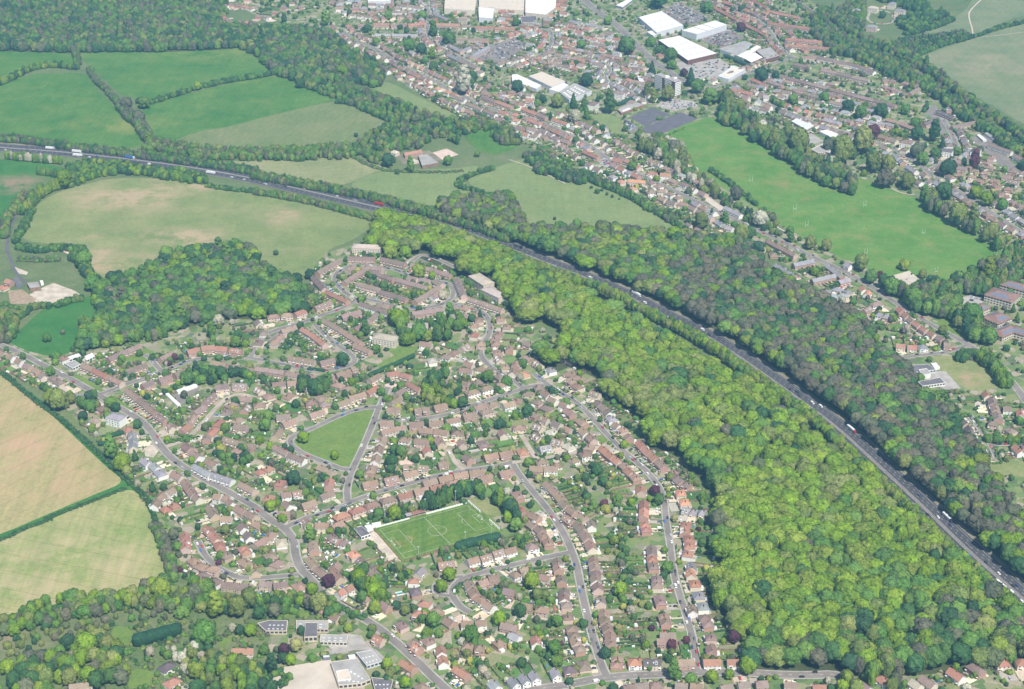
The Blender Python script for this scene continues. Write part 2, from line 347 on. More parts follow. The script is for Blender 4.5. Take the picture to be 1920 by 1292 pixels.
PAVED = [
 ('car_park', 'asphalt', '11', '1180,620 1240,600 1540,720 1560,770 1500,780 1250,670', .13),
 ('car_park', 'playground', '13', '880,790 1060,740 1190,850 1180,880 1000,890', .14),
 ('sports_court', 'court', '02', '880,880 1050,810 1190,858 1000,950', .14),
 ('sports_court', 'court', '02', '950,975 1260,842 1400,890 1080,1022', .14),
 ('car_park', 'asphalt', '02', '840,880 950,960 930,1000 850,980', .13),
 ('car_park', 'paving', '02', '1080,790 1180,740 1370,760 1400,800 1230,830 1110,810', .13),
 ('car_park', 'paving', '02', '1200,470 1560,440 1640,500 1540,590 1400,610 1260,520', .13),
 ('car_park', 'asphalt', '02', '1100,110 1240,10 1500,140 1330,190 1280,180', .13),
 ('car_park', 'asphalt', '02', '1290,230 1640,220 1760,300 1560,360 1400,300', .13),
 ('car_park', 'paving', '23', '1190,200 1330,200 1450,330 1330,340 1250,300', .13),
 ('schoolyard', 'playground', '31', '90,1230 200,1130 560,1070 600,1200 630,1330 40,1330', .13),
 ('schoolyard', 'paving', '31', '540,970 640,970 840,975 900,1010 740,1000 600,1030', .12),
 ('car_park', 'paving', '31', '690,880 790,890 830,960 690,965', .12),
 ('car_park', 'gravel', '31', '830,150 880,110 920,130 1110,330 1060,345 990,340', .12),
 ('garage_court', 'asphalt', '20', '1290,380 1480,310 1500,330 1370,455 1340,450', .12),
 ('riding_arena', 'sand', '01', '1310,1150 1430,1115 1520,1160 1400,1200', .13),
 ('farm_yard', 'verge', '01', '1040,1170 1180,1140 1300,1130 1400,1200 1300,1240 1100,1230', .12),
 ('farm_yard', 'gravel', '11', '1500,950 1550,930 1590,960 1560,985 1500,980', .125),
 ('farm_yard', 'gravel', '10', '110,710 210,750 200,770 130,760', .12),
 ('bare_ground', 'gravel', '10', '200,930 290,880 400,830 560,890 620,930 500,955 380,985 300,1000', .12),
 ('bare_ground', 'mud', '10', '60,890 160,880 270,950 250,990 80,990', .12),
 ('bare_ground', 'sand', '10', '430,575 490,565 560,600 520,620', .12),
 ('car_park', 'paving', '13', '1410,950 1530,920 1640,960 1560,1010 1440,1010', .12),
 ('car_park', 'asphalt', '03', '1500,1030 1640,1010 1900,1290 1800,1290', .12),
 ('car_park', 'asphalt', '03', '1180,820 1260,780 1340,1000 1300,1020', .12),
 ('car_park', 'paving', '03', '130,1080 330,1000 420,1060 250,1110', .12),
 ('yard', 'gravel', '22', '1060,870 1130,870 1150,890 1080,905', .12),
 ('yard', 'sand', '21', '1070,880 1130,845 1190,890 1170,905 1080,905', .12),
 ('yard', 'gravel', '20', '1080,780 1150,750 1190,800 1150,850 1090,840', .12),
 ('yard', 'sand', '21', '1020,290 1060,300 1050,330 980,330 960,300', .14),
 ('car_park', 'asphalt', '10', '2000,1260 2100,1190 2110,1260 2060,1290', .12),
 ('car_park', 'asphalt', '01', '1600,400 1720,360 1920,290 2050,330 1850,480 1640,450', .12),
 ('car_park', 'paving', '02', '620,1190 760,1190 800,1230 700,1260', .12),
 ('car_park', 'playground', '12', '1420,195 1470,185 1600,270 1560,290', .12),
]
for nme, mt, tile, s, z in PAVED:
    pi_ = globals().get('pi_', 0) + 1
    sheet(nme, gp(s, tile), mt, .215 + pi_ * .002, bit=ROAD, clear=OPEN)

# ------------------------------------------------------------ roads
# key: (description, left-hand side phrase, right-hand side phrase, width, material, pixels)
ROADS = {
 'main': ('winding main road', 'estate side', 'field side', 7.5, 'asphalt', '-60,624 0,646 50,668 100,695 140,715 185,741 225,766 257,783 282,806 300,836 325,863 360,886 425,921 480,951 505,974 535,991 552,1014 553,1039 562,1066 585,1089 610,1119 650,1144 695,1167 730,1194 767,1226 805,1264 835,1291 890,1345'),
 'loop': ('estate loop road', 'inner side', 'outer side', 5.6, 'asphalt', '190,739 225,726 275,707 325,688 375,671 425,666 480,673 530,683 592,697 642,691 670,678 655,661 630,646 605,625 590,608'),
 'link': ('estate link street', 'far side', 'near side', 5.6, 'asphalt', '470,672 480,643 510,620 575,603 605,590 640,580 670,563'),
 'oval': ('oval ring street', 'inside', 'outside', 5.6, 'asphalt', '670,563 645,548 627,530 627,515 645,503 675,495 705,500 742,505 775,520 805,525 840,530 850,543 850,555 842,565 817,575 780,580 755,578 717,568 680,559 668,562'),
 'east': ('estate access lane', 'wood side', 'inner side', 6, 'asphalt', '838,568 880,578 905,585 917,600 920,618 912,638 902,648 900,666 915,686 942,703 962,712 975,724 985,731'),
 'ovaln': ('flats access lane', 'far side', 'near side', 5.5, 'asphalt', '755,505 775,488 790,476 820,485 860,505'),
 'wood': ('wood-side road', 'wood side', 'garden side', 5.6, 'asphalt', '1000,700 1015,713 1042,731 1080,753 1110,783 1140,818 1175,851 1210,881 1232,906 1245,933 1248,968 1250,984 1257,1024 1262,1074 1277,1124 1290,1164 1300,1201 1307,1261'),
 'cross': ('lane to the triangle green', 'near side', 'far side', 6, 'asphalt', '1030,722 1000,723 975,731 915,751 870,766 840,778 792,786 742,788 700,790'),
 'green': ('road beside the triangle green', 'house side', 'green side', 6, 'asphalt', '652,941 650,921 655,896 665,871 680,841 697,801 710,766 720,746 727,726'),
 'greenn': ('street round the triangle green', 'green side', 'outer side', 5.5, 'asphalt', '708,764 670,767 620,787 580,807 548,818 542,831 562,848 592,861 620,871 642,881 657,881'),
 'pitch': ('street above the football pitch', 'far side', 'pitch side', 5.8, 'asphalt', '535,990 555,980 575,971 605,963 640,951 670,936 717,921 780,903 842,888 875,882 917,877 960,868'),
 'long': ('long straight road', 'wood side', 'pitch side', 6.2, 'asphalt', '958,864 970,886 992,913 1017,943 1037,968 1052,991 1067,1021 1080,1054 1087,1089 1095,1129 1105,1169 1115,1206 1127,1246 1137,1268'),
 'bottom': ('bottom cross road', 'far side', 'near side', 8.5, 'asphalt', '960,1300 1067,1284 1110,1275 1147,1270 1197,1266 1247,1265 1310,1261 1385,1260 1440,1265 1515,1267 1575,1264 1610,1290'),
 'court': ('street below the pitch', 'near side', 'far side', 6, 'asphalt', '1070,1036 1022,1046 960,1060 905,1074 870,1084 850,1099 847,1119 865,1141 882,1149'),
 'courtl': ('turning loop below the pitch', 'inner side', 'outer side', 4.5, 'asphalt', '868,1082 845,1083 828,1087 815,1099 818,1114 845,1118'),
 'tan': ('pale gravel lane', 'near side', 'far side', 5.5, 'pale_lane', '1135,834 1100,846 1055,853 1015,861 960,868'),
 'tan2': ('pale gravel cul-de-sac', 'house side', 'lane side', 5.5, 'pale_lane', '1008,860 1002,856 990,836 977,816'),
 'close': ('short brick close', 'near side', 'far side', 5, 'pale_lane', '870,881 855,871 845,851 840,843'),
 'drive': ('pale curving lane', 'terrace side', 'orchard side', 6, 'pale_lane', '312,838 350,825 375,801 400,771 425,746 450,738 480,747 515,746'),
 'stub': ('small close by the cornfield', 'near side', 'far side', 5.5, 'asphalt', '370,1014 385,1044 410,1066 445,1084 480,1085 530,1081 560,1078'),
 'farm': ('tree-lined farm lane', 'pasture side', 'field side', 4, 'court', '130,305 115,330 90,355 50,380 25,410 15,448 12,465 22,493 27,508 50,533'),
 'estw': ('cul-de-sac behind the terraces', 'near side', 'far side', 5.5, 'asphalt', '303,697 290,683 282,671 270,665'),
 'valley': ('valley road', 'field side', 'hill side', 7.5, 'asphalt', '640,55 655,72 695,87 742,115 780,137 830,160 880,187 925,207 960,213 1010,227 1060,250 1110,275 1140,300 1185,322 1235,345 1290,370 1335,393 1400,423 1440,440 1490,465 1547,493 1582,508 1625,533 1665,558 1710,588 1752,613 1815,645 1845,666 1885,701 1920,746 1960,810'),
 'dual': ('dual carriageway', 'store side', 'town side', 14, 'asphalt', '1085,-15 1095,0 1120,22 1150,42 1175,65 1200,92 1225,115 1250,132 1290,158'),
 'store': ('road past the stores', 'near side', 'far side', 7, 'asphalt', '1290,180 1335,165 1385,145 1440,122 1490,108'),
 'eastm': ('town road past the poplars', 'field side', 'rail side', 8, 'asphalt', '1400,180 1440,197 1490,215 1535,235 1580,247 1615,260 1660,272 1690,287 1720,305 1745,326 1765,343 1800,360 1852,395 1902,428 1960,455'),
 'rail': ('railway line', 'hill side', 'town side', 9, 'ballast', '1470,-15 1497,5 1552,45 1615,82 1665,107 1705,127 1740,147 1790,185 1850,225 1930,285'),
 'upper': ('hillside terrace street', 'near side', 'far side', 6, 'asphalt', '1300,-10 1360,15 1415,35 1440,52 1465,95 1485,107'),
 'townn': ('old town street', 'near side', 'far side', 5.6, 'asphalt', '800,5 805,25 800,62 810,80 840,97 870,112 892,125'),
 'towne': ('retail access street', 'near side', 'far side', 6, 'asphalt', '865,108 905,92 955,75 1000,62 1032,50 1035,85 1015,103 985,118 940,130'),
 'townb': ('workshop street', 'near side', 'far side', 5.5, 'asphalt', '1100,110 1150,125 1130,150 1160,160 1200,185 1215,192'),
 'office': ('ring drive by the hillside offices', 'inner side', 'outer side', 5, 'pale_lane', '1630,25 1625,38 1640,45 1665,46 1680,38 1675,27 1657,20 1637,21 1630,25'),
 'sest': ('estate road by the small school', 'wood side', 'lane side', 5.5, 'asphalt', '1815,776 1835,801 1855,826 1870,861'),
 'sest2': ('lane by the small school', 'near side', 'far side', 5.5, 'asphalt', '1862,833 1940,833'),
 'sest3': ('school approach street', 'near side', 'far side', 5.5, 'asphalt', '1685,672 1720,667 1777,661 1812,648'),
 'schl': ('school driveway', 'near side', 'far side', 5, 'paving', '620,1226 637,1215 692,1213 720,1238 725,1250'),
 'brick': ('brick court drive', 'near side', 'far side', 5.5, 'asphalt', '1345,800 1360,812 1375,830'),
 'chalkp': ('chalk path on the hill', 'near side', 'far side', 2.5, 'sand', '1845,-5 1820,18 1815,30 1825,60 1822,72'),
 'chalkq': ('chalk track on the hill', 'near side', 'far side', 1.6, 'sand', '1822,72 1880,66 1960,55'),
 'rec': ('path along the playing field', 'field side', 'house side', 2.5, 'sand', '1320,340 1360,368 1405,395 1445,420 1500,450'),
 'chalkr': ('chalk track in pasture', 'field side', 'house side', 1.8, 'gravel', '955,300 1000,315 1060,345'),
 'edgep': ('curving footpath by playing field', 'field side', 'house side', 2, 'sand', '1672,354 1690,363 1715,366'),
 'eal': ('estate lane below the chalk hill', 'near side', 'far side', 6, 'asphalt', '1760,205 1775,235 1790,262 1800,290 1775,300 1740,320'),
}
RP = {}
lanekd = []
for k, (desc, a, b, wd, mt, s) in ROADS.items():
    RP[k] = chaikin(gp(s), 2, False)
def resample(p, step):
    out = [p[0]]; acc = 0.0
    for i in range(1, len(p)):
        a, b = p[i - 1], p[i]; L = math.hypot(b[0] - a[0], b[1] - a[1])
        if L < 1e-6: continue
        t = step - acc
        while t <= L:
            out.append((a[0] + (b[0] - a[0]) * t / L, a[1] + (b[1] - a[1]) * t / L)); t += step
        acc = (acc + L) % step if L + acc >= step else acc + L
    return out
def normals(p):
    out = []
    for i in range(len(p)):
        a = p[max(0, i - 1)]; b = p[min(len(p) - 1, i + 1)]
        dx, dy = b[0] - a[0], b[1] - a[1]; L = math.hypot(dx, dy) or 1
        out.append((-dy / L, dx / L))
    return out
def ribbon(mb, p, o0, o1, z, mat):
    n = normals(p)
    A = [(q[0] + m[0] * o0, q[1] + m[1] * o0) for q, m in zip(p, n)]
    B = [(q[0] + m[0] * o1, q[1] + m[1] * o1) for q, m in zip(p, n)]
    for i in range(len(p) - 1):
        mb.poly([(*A[i], z), (*A[i + 1], z), (*B[i + 1], z), (*B[i], z)] if o0 < o1 else [(*B[i], z), (*B[i + 1], z), (*A[i + 1], z), (*A[i], z)], mat)
def markline(p, hw, bit, clear=0):
    for i in range(len(p) - 1):
        a, b = p[i], p[i + 1]; dx, dy = b[0] - a[0], b[1] - a[1]; L = math.hypot(dx, dy) or 1
        nx, ny = -dy / L * hw, dx / L * hw; ex, ey = dx / L * hw * .5, dy / L * hw * .5
        mark([(a[0] + nx - ex, a[1] + ny - ey), (b[0] + nx + ex, b[1] + ny + ey), (b[0] - nx + ex, b[1] - ny + ey), (a[0] - nx - ex, a[1] - ny - ey)], bit, clear)
zi = 0
for k, (desc, a, b, wd, mt, s) in ROADS.items():
    p = RP[k]; zi += 1
    if mt in ('asphalt',) and k not in ('rail', 'farm'):
        mb = MB(); ribbon(mb, p, -wd / 2 - 1.4, wd / 2 + 1.4, .38 + zi * .002, 'paving'); mb.build('pavement')['kind'] = 'structure'
    mb = MB(); ribbon(mb, p, -wd / 2, wd / 2, .47 + zi * .002, mt)
    nm = 'railway' if k == 'rail' else 'footpath' if wd < 3 else 'road'
    mb.build(nm)['kind'] = 'structure'
    if wd >= 8 and k != 'rail':
        mb = MB(); q = resample(p, 3.0); n = normals(q)
        for i in range(0, len(q) - 1, 3):
            for w in ((0,) if k != 'dual' else (-3, 3)):
                ax, ay = q[i][0] + n[i][0] * w, q[i][1] + n[i][1] * w; bx, by = q[i + 1][0] + n[i + 1][0] * w, q[i + 1][1] + n[i + 1][1] * w
                mb.poly([(ax - n[i][0] * .12, ay - n[i][1] * .12, .58), (bx - n[i + 1][0] * .12, by - n[i + 1][1] * .12, .58), (bx + n[i + 1][0] * .12, by + n[i + 1][1] * .12, .58), (ax + n[i][0] * .12, ay + n[i][1] * .12, .58)], 'white_line')
        mb.build('road_marking')['kind'] = 'structure'
    markline(p, wd / 2 + 1.5, ROAD, OPEN if wd > 3 else 0)
EDGE = chaikin(gp('-90,262 0,270 120,278 240,291 360,306 480,327 580,350 680,373 780,396 855,416 960,456 1035,485 1110,513 1185,545 1260,584 1335,620 1370,640 1440,687 1515,740 1590,794 1665,863 1740,931 1777,966 1850,1036 1920,1096 1990,1158 2060,1220 2160,1316 2260,1412'), 2, False)
# travel direction right-down; positive normal = far side of the motorway
def offs(p, o):
    n = normals(p); return [(q[0] + m[0] * o, q[1] + m[1] * o) for q, m in zip(p, n)]
mb = MB(); ribbon(mb, EDGE, -32.5, 5, .30, 'verge'); mb.build('motorway_verge')['kind'] = 'structure'
mb = MB(); ribbon(mb, EDGE, -14, 0, .50, 'motorway_asphalt'); mb.build('motorway')['kind'] = 'structure'
mb = MB(); ribbon(mb, EDGE, -31, -17, .50, 'motorway_asphalt'); mb.build('motorway')['kind'] = 'structure'
mb = MB(); ribbon(mb, EDGE, -17, -14, .49, 'central'); mb.build('central_reservation')['kind'] = 'structure'
mb = MB()
for w in (-.3, -2.9, -13.7, -17.3, -28.1, -30.7):
    ribbon(mb, EDGE, w - .08, w + .08, .58, 'white_line')
for w in (-6.5, -10.1, -20.9, -24.5):
    q = resample(offs(EDGE, w), 3.0); n = normals(q)
    for i in range(0, len(q) - 1, 3):
        a, b = q[i], q[i + 1]; nx, ny = n[i][0] * .11, n[i][1] * .11
        mb.poly([(a[0] - nx, a[1] - ny, .58), (b[0] - nx, b[1] - ny, .58), (b[0] + nx, b[1] + ny, .58), (a[0] + nx, a[1] + ny, .58)], 'white_line')
mb.build('lane_marking')['kind'] = 'structure'
markline(offs(EDGE, -14.5), 17.5, ROAD, OPEN)
mk = KDTree(len(EDGE)); [mk.insert((p[0], p[1], 0), i) for i, p in enumerate(EDGE)]; mk.balance(); EN = normals(EDGE)
def edge_off(x, y):
    co, i, d = mk.find((x, y, 0)); m = EN[i]; return (x - EDGE[i][0]) * m[0] + (y - EDGE[i][1]) * m[1], i
BANK0 = min(range(len(EDGE)), key=lambda i: math.hypot(EDGE[i][0] - un(760, 391)[0], EDGE[i][1] - un(760, 391)[1]))
BANK1 = min(range(len(EDGE)), key=lambda i: math.hypot(EDGE[i][0] - un(1150, 530)[0], EDGE[i][1] - un(1150, 530)[1]))
def bank_z(x, y):
    o, i = edge_off(x, y)
    if i < BANK0 or not -52 < o < -31.8: return 0.0
    return (0 if i < BANK1 else 4.5) * min(1, (-31.8 - o) / 5, (52 + o) / 8) * min(1, (i - BANK0) / 4)
mb = MB(); bp = EDGE[BANK1:]; n_ = normals(bp)
for i in range(len(bp) - 1):
    for (o0, z0), (o1, z1) in zip([(-31.8, .3), (-36.8, 4.8), (-44, 4.8), ][:-1] + [(-44, 4.8)], [(-36.8, 4.8), (-44, 4.8), (-52, .3)]):
        q = lambda j, o, z: (bp[j][0] + n_[j][0] * o, bp[j][1] + n_[j][1] * o, max(.3, z * min(1, (j / 4))))
        mb.poly([q(i, o1, z1), q(i + 1, o1, z1), q(i + 1, o0, z0), q(i, o0, z0)], 'scrub_ground')
mb.build('embankment')['kind'] = 'structure'
def barrier(p, label, step=4.0):
    root = link('crash_barrier', None); tag(root, label, 'barrier')
    q = resample(p, step); n = normals(q); mb = MB()
    for i in range(len(q) - 1):
        a, b = q[i], q[i + 1]; ox, oy = n[i][0] * .08, n[i][1] * .08
        mb.prism([(a[0] - ox, a[1] - oy), (b[0] - ox, b[1] - oy), (b[0] + ox, b[1] + oy), (a[0] + ox, a[1] + oy)], .55, .9, 'steel')
    mb.build('rail', root); mb = MB()
    for a in q: mb.box(a[0], a[1], .14, .14, .3, .6, 'steel')
    o = mb.build('post', root); o['kind'] = 'stuff'
barrier(offs(EDGE, -15.5), 'long grey steel crash barrier down the middle of the motorway')

# KD tree of road points for facing, names
pts = []
for k in ROADS:
    if ROADS[k][3] >= 4.4 and k != 'rail':
        q = resample(RP[k], 4.0); n = normals(q)
        for i, (a, m) in enumerate(zip(q, n)): pts.append((a, m, k, i))
kd = KDTree(len(pts))
for i, (a, m, k, j) in enumerate(pts): kd.insert((a[0], a[1], 0), i)
kd.balance()
def near_road(x, y):
    co, i, d = kd.find((x, y, 0)); a, m, k, j = pts[i]
    side = (x - a[0]) * m[0] + (y - a[1]) * m[1]
    return k, j, side, d, a
LMK = [(820, 1000, 'football pitch'), (640, 820, 'triangle green'), (735, 540, 'oval estate'), (590, 655, 'estate loop'), (600, 1230, 'bottom school'), (100, 870, 'cornfield'),
       (1330, 90, 'retail park'), (1252, 160, 'white tower block'), (1570, 400, 'playing field'), (1880, 590, 'brick offices'), (1740, 700, 'small school'), (1090, 1060, 'long straight road'), (1270, 1050, 'wood-side road'),
       (340, 745, 'garage court'), (810, 295, 'riding arena'), (45, 530, 'farm'), (860, 1100, 'turning loop'), (1000, 840, 'pale cul-de-sac'), (800, 700, 'footpath green'), (1235, 225, 'grey courts'), (1000, 30, 'beige warehouses'),
       (1600, 130, 'mauve apartment blocks'), (1150, 1265, 'bottom crossroads'), (230, 760, 'main road verges'), (1780, 1240, 'red-roofed villas'), (1840, 820, 'stepped-roof terrace'), (640, 1150, 'hedged bend'), (1500, 1100, 'large beech wood'),
       (500, 1010, 'main road bend'), (400, 1050, 'small close'), (290, 1185, 'dark conifer hedge'), (420, 560, 'wood behind the estate'), (1420, 560, 'grey-tinged wood beyond the motorway'), (1900, 260, 'tree belt below the chalk hill'), (1060, 200, 'workshop roofs'), (450, 740, 'pale curving lane'), (700, 60, 'hill terraces')]
LMG = [(un(a, b), c) for a, b, c in LMK]
def landmark(x, y, k=1):
    s = sorted(LMG, key=lambda t: (t[0][0] - x) ** 2 + (t[0][1] - y) ** 2)
    return s[0][1] if k == 1 else (s[0][1], s[1][1])

# ------------------------------------------------------------ houses
ROOFC = {'b': (0.27, 0.195, 0.15), 'm': (0.235, 0.178, 0.155), 'r': (0.33, 0.175, 0.13), 'g': (0.27, 0.27, 0.29), 'o': (0.45, 0.24, 0.16), 'd': (0.13, 0.11, 0.115), 'y': (0.29, 0.225, 0.175), 'l': (0.43, 0.385, 0.33)}
ROOFN = {'b': 'brown', 'm': 'mauve-brown', 'r': 'russet', 'g': 'grey slate', 'o': 'orange', 'd': 'dark', 'y': 'buff-brown', 'l': 'pale grey'}
WALLC = {'k': (0.46, 0.29, 0.23), 'w': (0.80, 0.78, 0.74), 'c': (0.66, 0.58, 0.47), 'y': (0.52, 0.41, 0.30), 'p': (0.58, 0.44, 0.38)}
WALLN = {'k': 'brick', 'w': 'white-walled', 'c': 'cream-walled', 'y': 'buff brick', 'p': 'pink brick'}
TYPEN = {'D': 'detached house', 'H': 'hipped detached house', 'S': 'semi-detached pair', 'P': 'hipped semi-detached pair', 'B': 'hipped bungalow', 'G': 'gable-fronted house', 'T': 'terrace', 'F': 'block of flats', 'C': 'chalet bungalow'}
DIM = {'D': (10.5, 9.2, 5.0, 8.5), 'H': (11.5, 10, 5.0, 8.4), 'S': (15, 9.6, 5.0, 8.5), 'P': (15.5, 9.8, 5.0, 8.2), 'B': (14, 10.5, 2.7, 6.0), 'C': (12.5, 10.5, 2.9, 7.2), 'G': (9.5, 11, 5.0, 8.4), 'T': (40, 8.6, 5.1, 8.2), 'F': (19, 13, 9.5, 12.5)}
SPC = {'D': 14.5, 'H': 15.5, 'S': 18.5, 'P': 18.5, 'B': 17, 'C': 15.5, 'G': 13, 'F': 30}
def jit(c, a=0.1):
    k = 1 + rng.uniform(-a, a); return tuple(max(0, v * k * (1 + rng.uniform(-a * .35, a * .35))) for v in c)
def winq(mb, x, y, z, w, h, ny):
    """a window with a white frame, on the wall facing ny"""
    s = 1 if ny > 0 else -1
    for (ww, hh, off, m) in ((w + .3, h + .3, .03, 'white'), (w, h, .06, 'glass')):
        a = [(x - s * -ww / 2, y + s * off, z - hh / 2), (x - s * ww / 2, y + s * off, z - hh / 2), (x - s * ww / 2, y + s * off, z + hh / 2), (x + s * ww / 2, y + s * off, z + hh / 2)]
        mb.poly(a, m)
def house_parts(kind, L, D, e, r, units=1, wins=True, var=0):
    """list of (name, mesh builder, colour key, parent part or None)"""
    parts = []; hip = kind in 'HPBF' ; gf = kind == 'G'
    wl_ = MB()
    a, b = L / 2, D / 2
    wl_.prism([(-a, -b), (a, -b), (a, b), (-a, b)], 0, e, 'wall')
    if not hip:
        if gf:
            for s in (-1, 1): wl_.poly([(s * -a, s * b * 1.0, e), (s * a * -1 * -1, s * b, e), (0, s * b, r - .1)][::1 if s < 0 else 1], 'wall')
        else:
            for s in (-1, 1): wl_.poly([(s * a, -b, e), (s * a, b, e), (s * a, 0, r - .1)], 'wall')
    if wins:
        nw = max(2, int(L / 3.4)); fl = [1.5] + ([4.0] if e > 4 else []) + ([6.6] if e > 8 else [])
        for z in fl:
            for i in range(nw):
                x = -a + (i + .5) * L / nw
                if z < 2 and i % 3 == 1: continue
                for s in (-1, 1): winq(wl_, x, s * b, z, 1.5 if (i + var) % 2 else 1.1, 1.2, s)
    parts.append(('wall', wl_, 'wall', None))
    rf = MB(); o = .4
    if gf:
        aa, bb = a, b
        for s in (-1, 1):
            zl = e - o * (r - e) / aa
            rf.poly([(s * (aa + o), -bb - o, zl), (s * (aa + o), bb + o, zl), (0, bb + o, r), (0, -bb - o, r)], 'roof')
            rf.poly([(s * (aa + o), -bb - o, zl - .18), (s * (aa + o), bb + o, zl - .18), (0, bb + o, r - .18), (0, -bb - o, r - .18)], 'roof')
            for t in (-1, 1): rf.poly([(s * (aa + o), t * (bb + o), zl), (0, t * (bb + o), r), (0, t * (bb + o), r - .35), (s * (aa + o), t * (bb + o), zl - .35)], 'white')
    elif not hip:
        for s in (-1, 1):
            zl = e - o * (r - e) / b
            rf.poly([(-a - o, s * (b + o), zl), (a + o, s * (b + o), zl), (a + o, 0, r), (-a - o, 0, r)], 'roof')
            rf.poly([(-a - o, s * (b + o), zl - .18), (a + o, s * (b + o), zl - .18), (a + o, s * (b + o), zl), (-a - o, s * (b + o), zl)], 'white')
            rf.poly([(-a - o, s * (b + o), zl - .18), (a + o, s * (b + o), zl - .18), (a + o, 0, r - .18), (-a - o, 0, r - .18)], 'roof')
            for t in (-1, 1): rf.poly([(t * (a + o), s * (b + o), zl), (t * (a + o), 0, r), (t * (a + o), 0, r - .25), (t * (a + o), s * (b + o), zl - .25)], 'white')
    else:
        A, B_ = a + o, b + o; rl = max(0.5, A - B_ * (1.0 if kind != 'P' else .75)); zl = e - .05
        rf.poly([(-A, -B_, zl), (A, -B_, zl), (rl, 0, r), (-rl, 0, r)], 'roof'); rf.poly([(A, B_, zl), (-A, B_, zl), (-rl, 0, r), (rl, 0, r)], 'roof')
        rf.poly([(A, -B_, zl), (A, B_, zl), (rl, 0, r)], 'roof'); rf.poly([(-A, B_, zl), (-A, -B_, zl), (-rl, 0, r)], 'roof')
        rf.poly([(-A, -B_, zl), (-A, B_, zl), (A, B_, zl), (A, -B_, zl)], 'white')
    parts.append(('roof', rf, 'roof', None))
    def chim(x, y):
        c = MB(); c.box(x, y, .9, .75, r - 1.6, r + 1.0, 'brick_dark'); c.box(x - .2, y, .26, .26, r + 1.0, r + 1.35, 'tin_red'); c.box(x + .2, y, .26, .26, r + 1.0, r + 1.35, 'tin_red')
        parts.append(('chimney', c, None, 'roof'))
    if kind in 'DHGBC': chim(a * (.55 if kind != 'D' else .8) if not gf else a * .3, .3 if not gf else b * .4)
    elif kind in 'SP': chim(0, .2) if var % 2 else (chim(a * .62, .2), chim(-a * .62, .2))
    elif kind == 'T':
        for i in range(1, units, 2): chim(-a + i * L / units, .25)
    def dr(x, y, s):
        d = MB(); d.box(x, y + s * .08, 1.0, .16, 0.05, 2.1, 'door_paint'); d.box(x, y + s * .55, 1.9, 1.1, 2.25, 2.4, 'white'); parts.append(('door', d, None, None))
    if kind in 'SP': dr(-a * .82, -b, -1); dr(a * .82, -b, -1)
    elif kind != 'T': dr(-L * .17, -b, -1)
    else:
        for i in range(min(units, 12)): dr(-a + (i + .3) * L / units, -b, -1)
    if kind == 'T':
        for i in range(0, units, 2 if units > 5 else 1):
            if (i * 7 + var) % 3 == 0:
                c = MB(); x = -a + (i + .5) * L / units; c.box(x, b + 1.4, 3.2, 2.8, 0, 2.5, 'wall', top='roof_grey'); parts.append(('extension', c, 'wall', None))
    if kind == 'C' or (kind == 'S' and var == 2):
        for x in ((-a * .5, a * .5) if kind == 'C' else (a * .45,)):
            c = MB(); z1 = r - .8; c.box(x, -b * .5, 2.4, b * .8, e + .5, z1, 'white', top='roof_grey'); c.poly([(x - .8, -b * .9 - .04, z1 - 1.4), (x + .8, -b * .9 - .04, z1 - 1.4), (x + .8, -b * .9 - .04, z1 - .3), (x - .8, -b * .9 - .04, z1 - .3)], 'glass')
            parts.append(('dormer', c, None, 'roof'))
    if kind in 'DST' and var in (1, 2) and not gf:
        for q_ in range(2):
            c = MB(); x = a * (-.55 + q_ * .7); f0, f1 = .35, .55; W_ = .5 if var == 2 else 1.7
            zz = lambda f: e + (r - e) * f + .07
            c.poly([(x - W_, -b * (1 - f0), zz(f0)), (x + W_, -b * (1 - f0), zz(f0)), (x + W_, -b * (1 - f1), zz(f1)), (x - W_, -b * (1 - f1), zz(f1))], 'cladding' if var == 2 else 'solar')
            if var == 2 or (q_ == 0 and kind == 'D'): parts.append(('rooflight' if var == 2 else 'solar_panel', c, None, 'roof'))
    if kind in 'DHSPG' and var in (1, 3):
        c = MB(); x = a * .35; c.box(x, b + 1.5, 4.2, 3.0, 0, 2.6, 'wall' if var == 1 else 'white', top='roof_grey' if var == 1 else 'cladding'); parts.append(('extension' if var == 1 else 'conservatory', c, 'wall' if var == 1 else None, None))
    if kind in 'HPD' and var in (0, 2):
        c = MB(); x = -a * .45
        c.prism([(x - 1.6, -b - .9), (x + 1.6, -b - .9), (x + 1.6, -b + .02), (x - 1.6, -b + .02)], 0, e - .3, 'wall'); c.poly([(x - 1.2, -b - .94, e - 1.9), (x + 1.2, -b - .94, e - 1.9), (x + 1.2, -b - .94, e - .7), (x - 1.2, -b - .94, e - .7)], 'glass'); c.poly([(x - 1.3, -b - .94, .7), (x + 1.3, -b - .94, .7), (x + 1.3, -b - .94, 2), (x - 1.3, -b - .94, 2)], 'glass')
        c.prism([(x - 1.75, -b - 1.05), (x + 1.75, -b - 1.05), (x + 1.75, -b), (x - 1.75, -b)], e - .3, e - .12, 'white')
        parts.append(('bay', c, 'wall', None))
    return parts
PROTO = {}
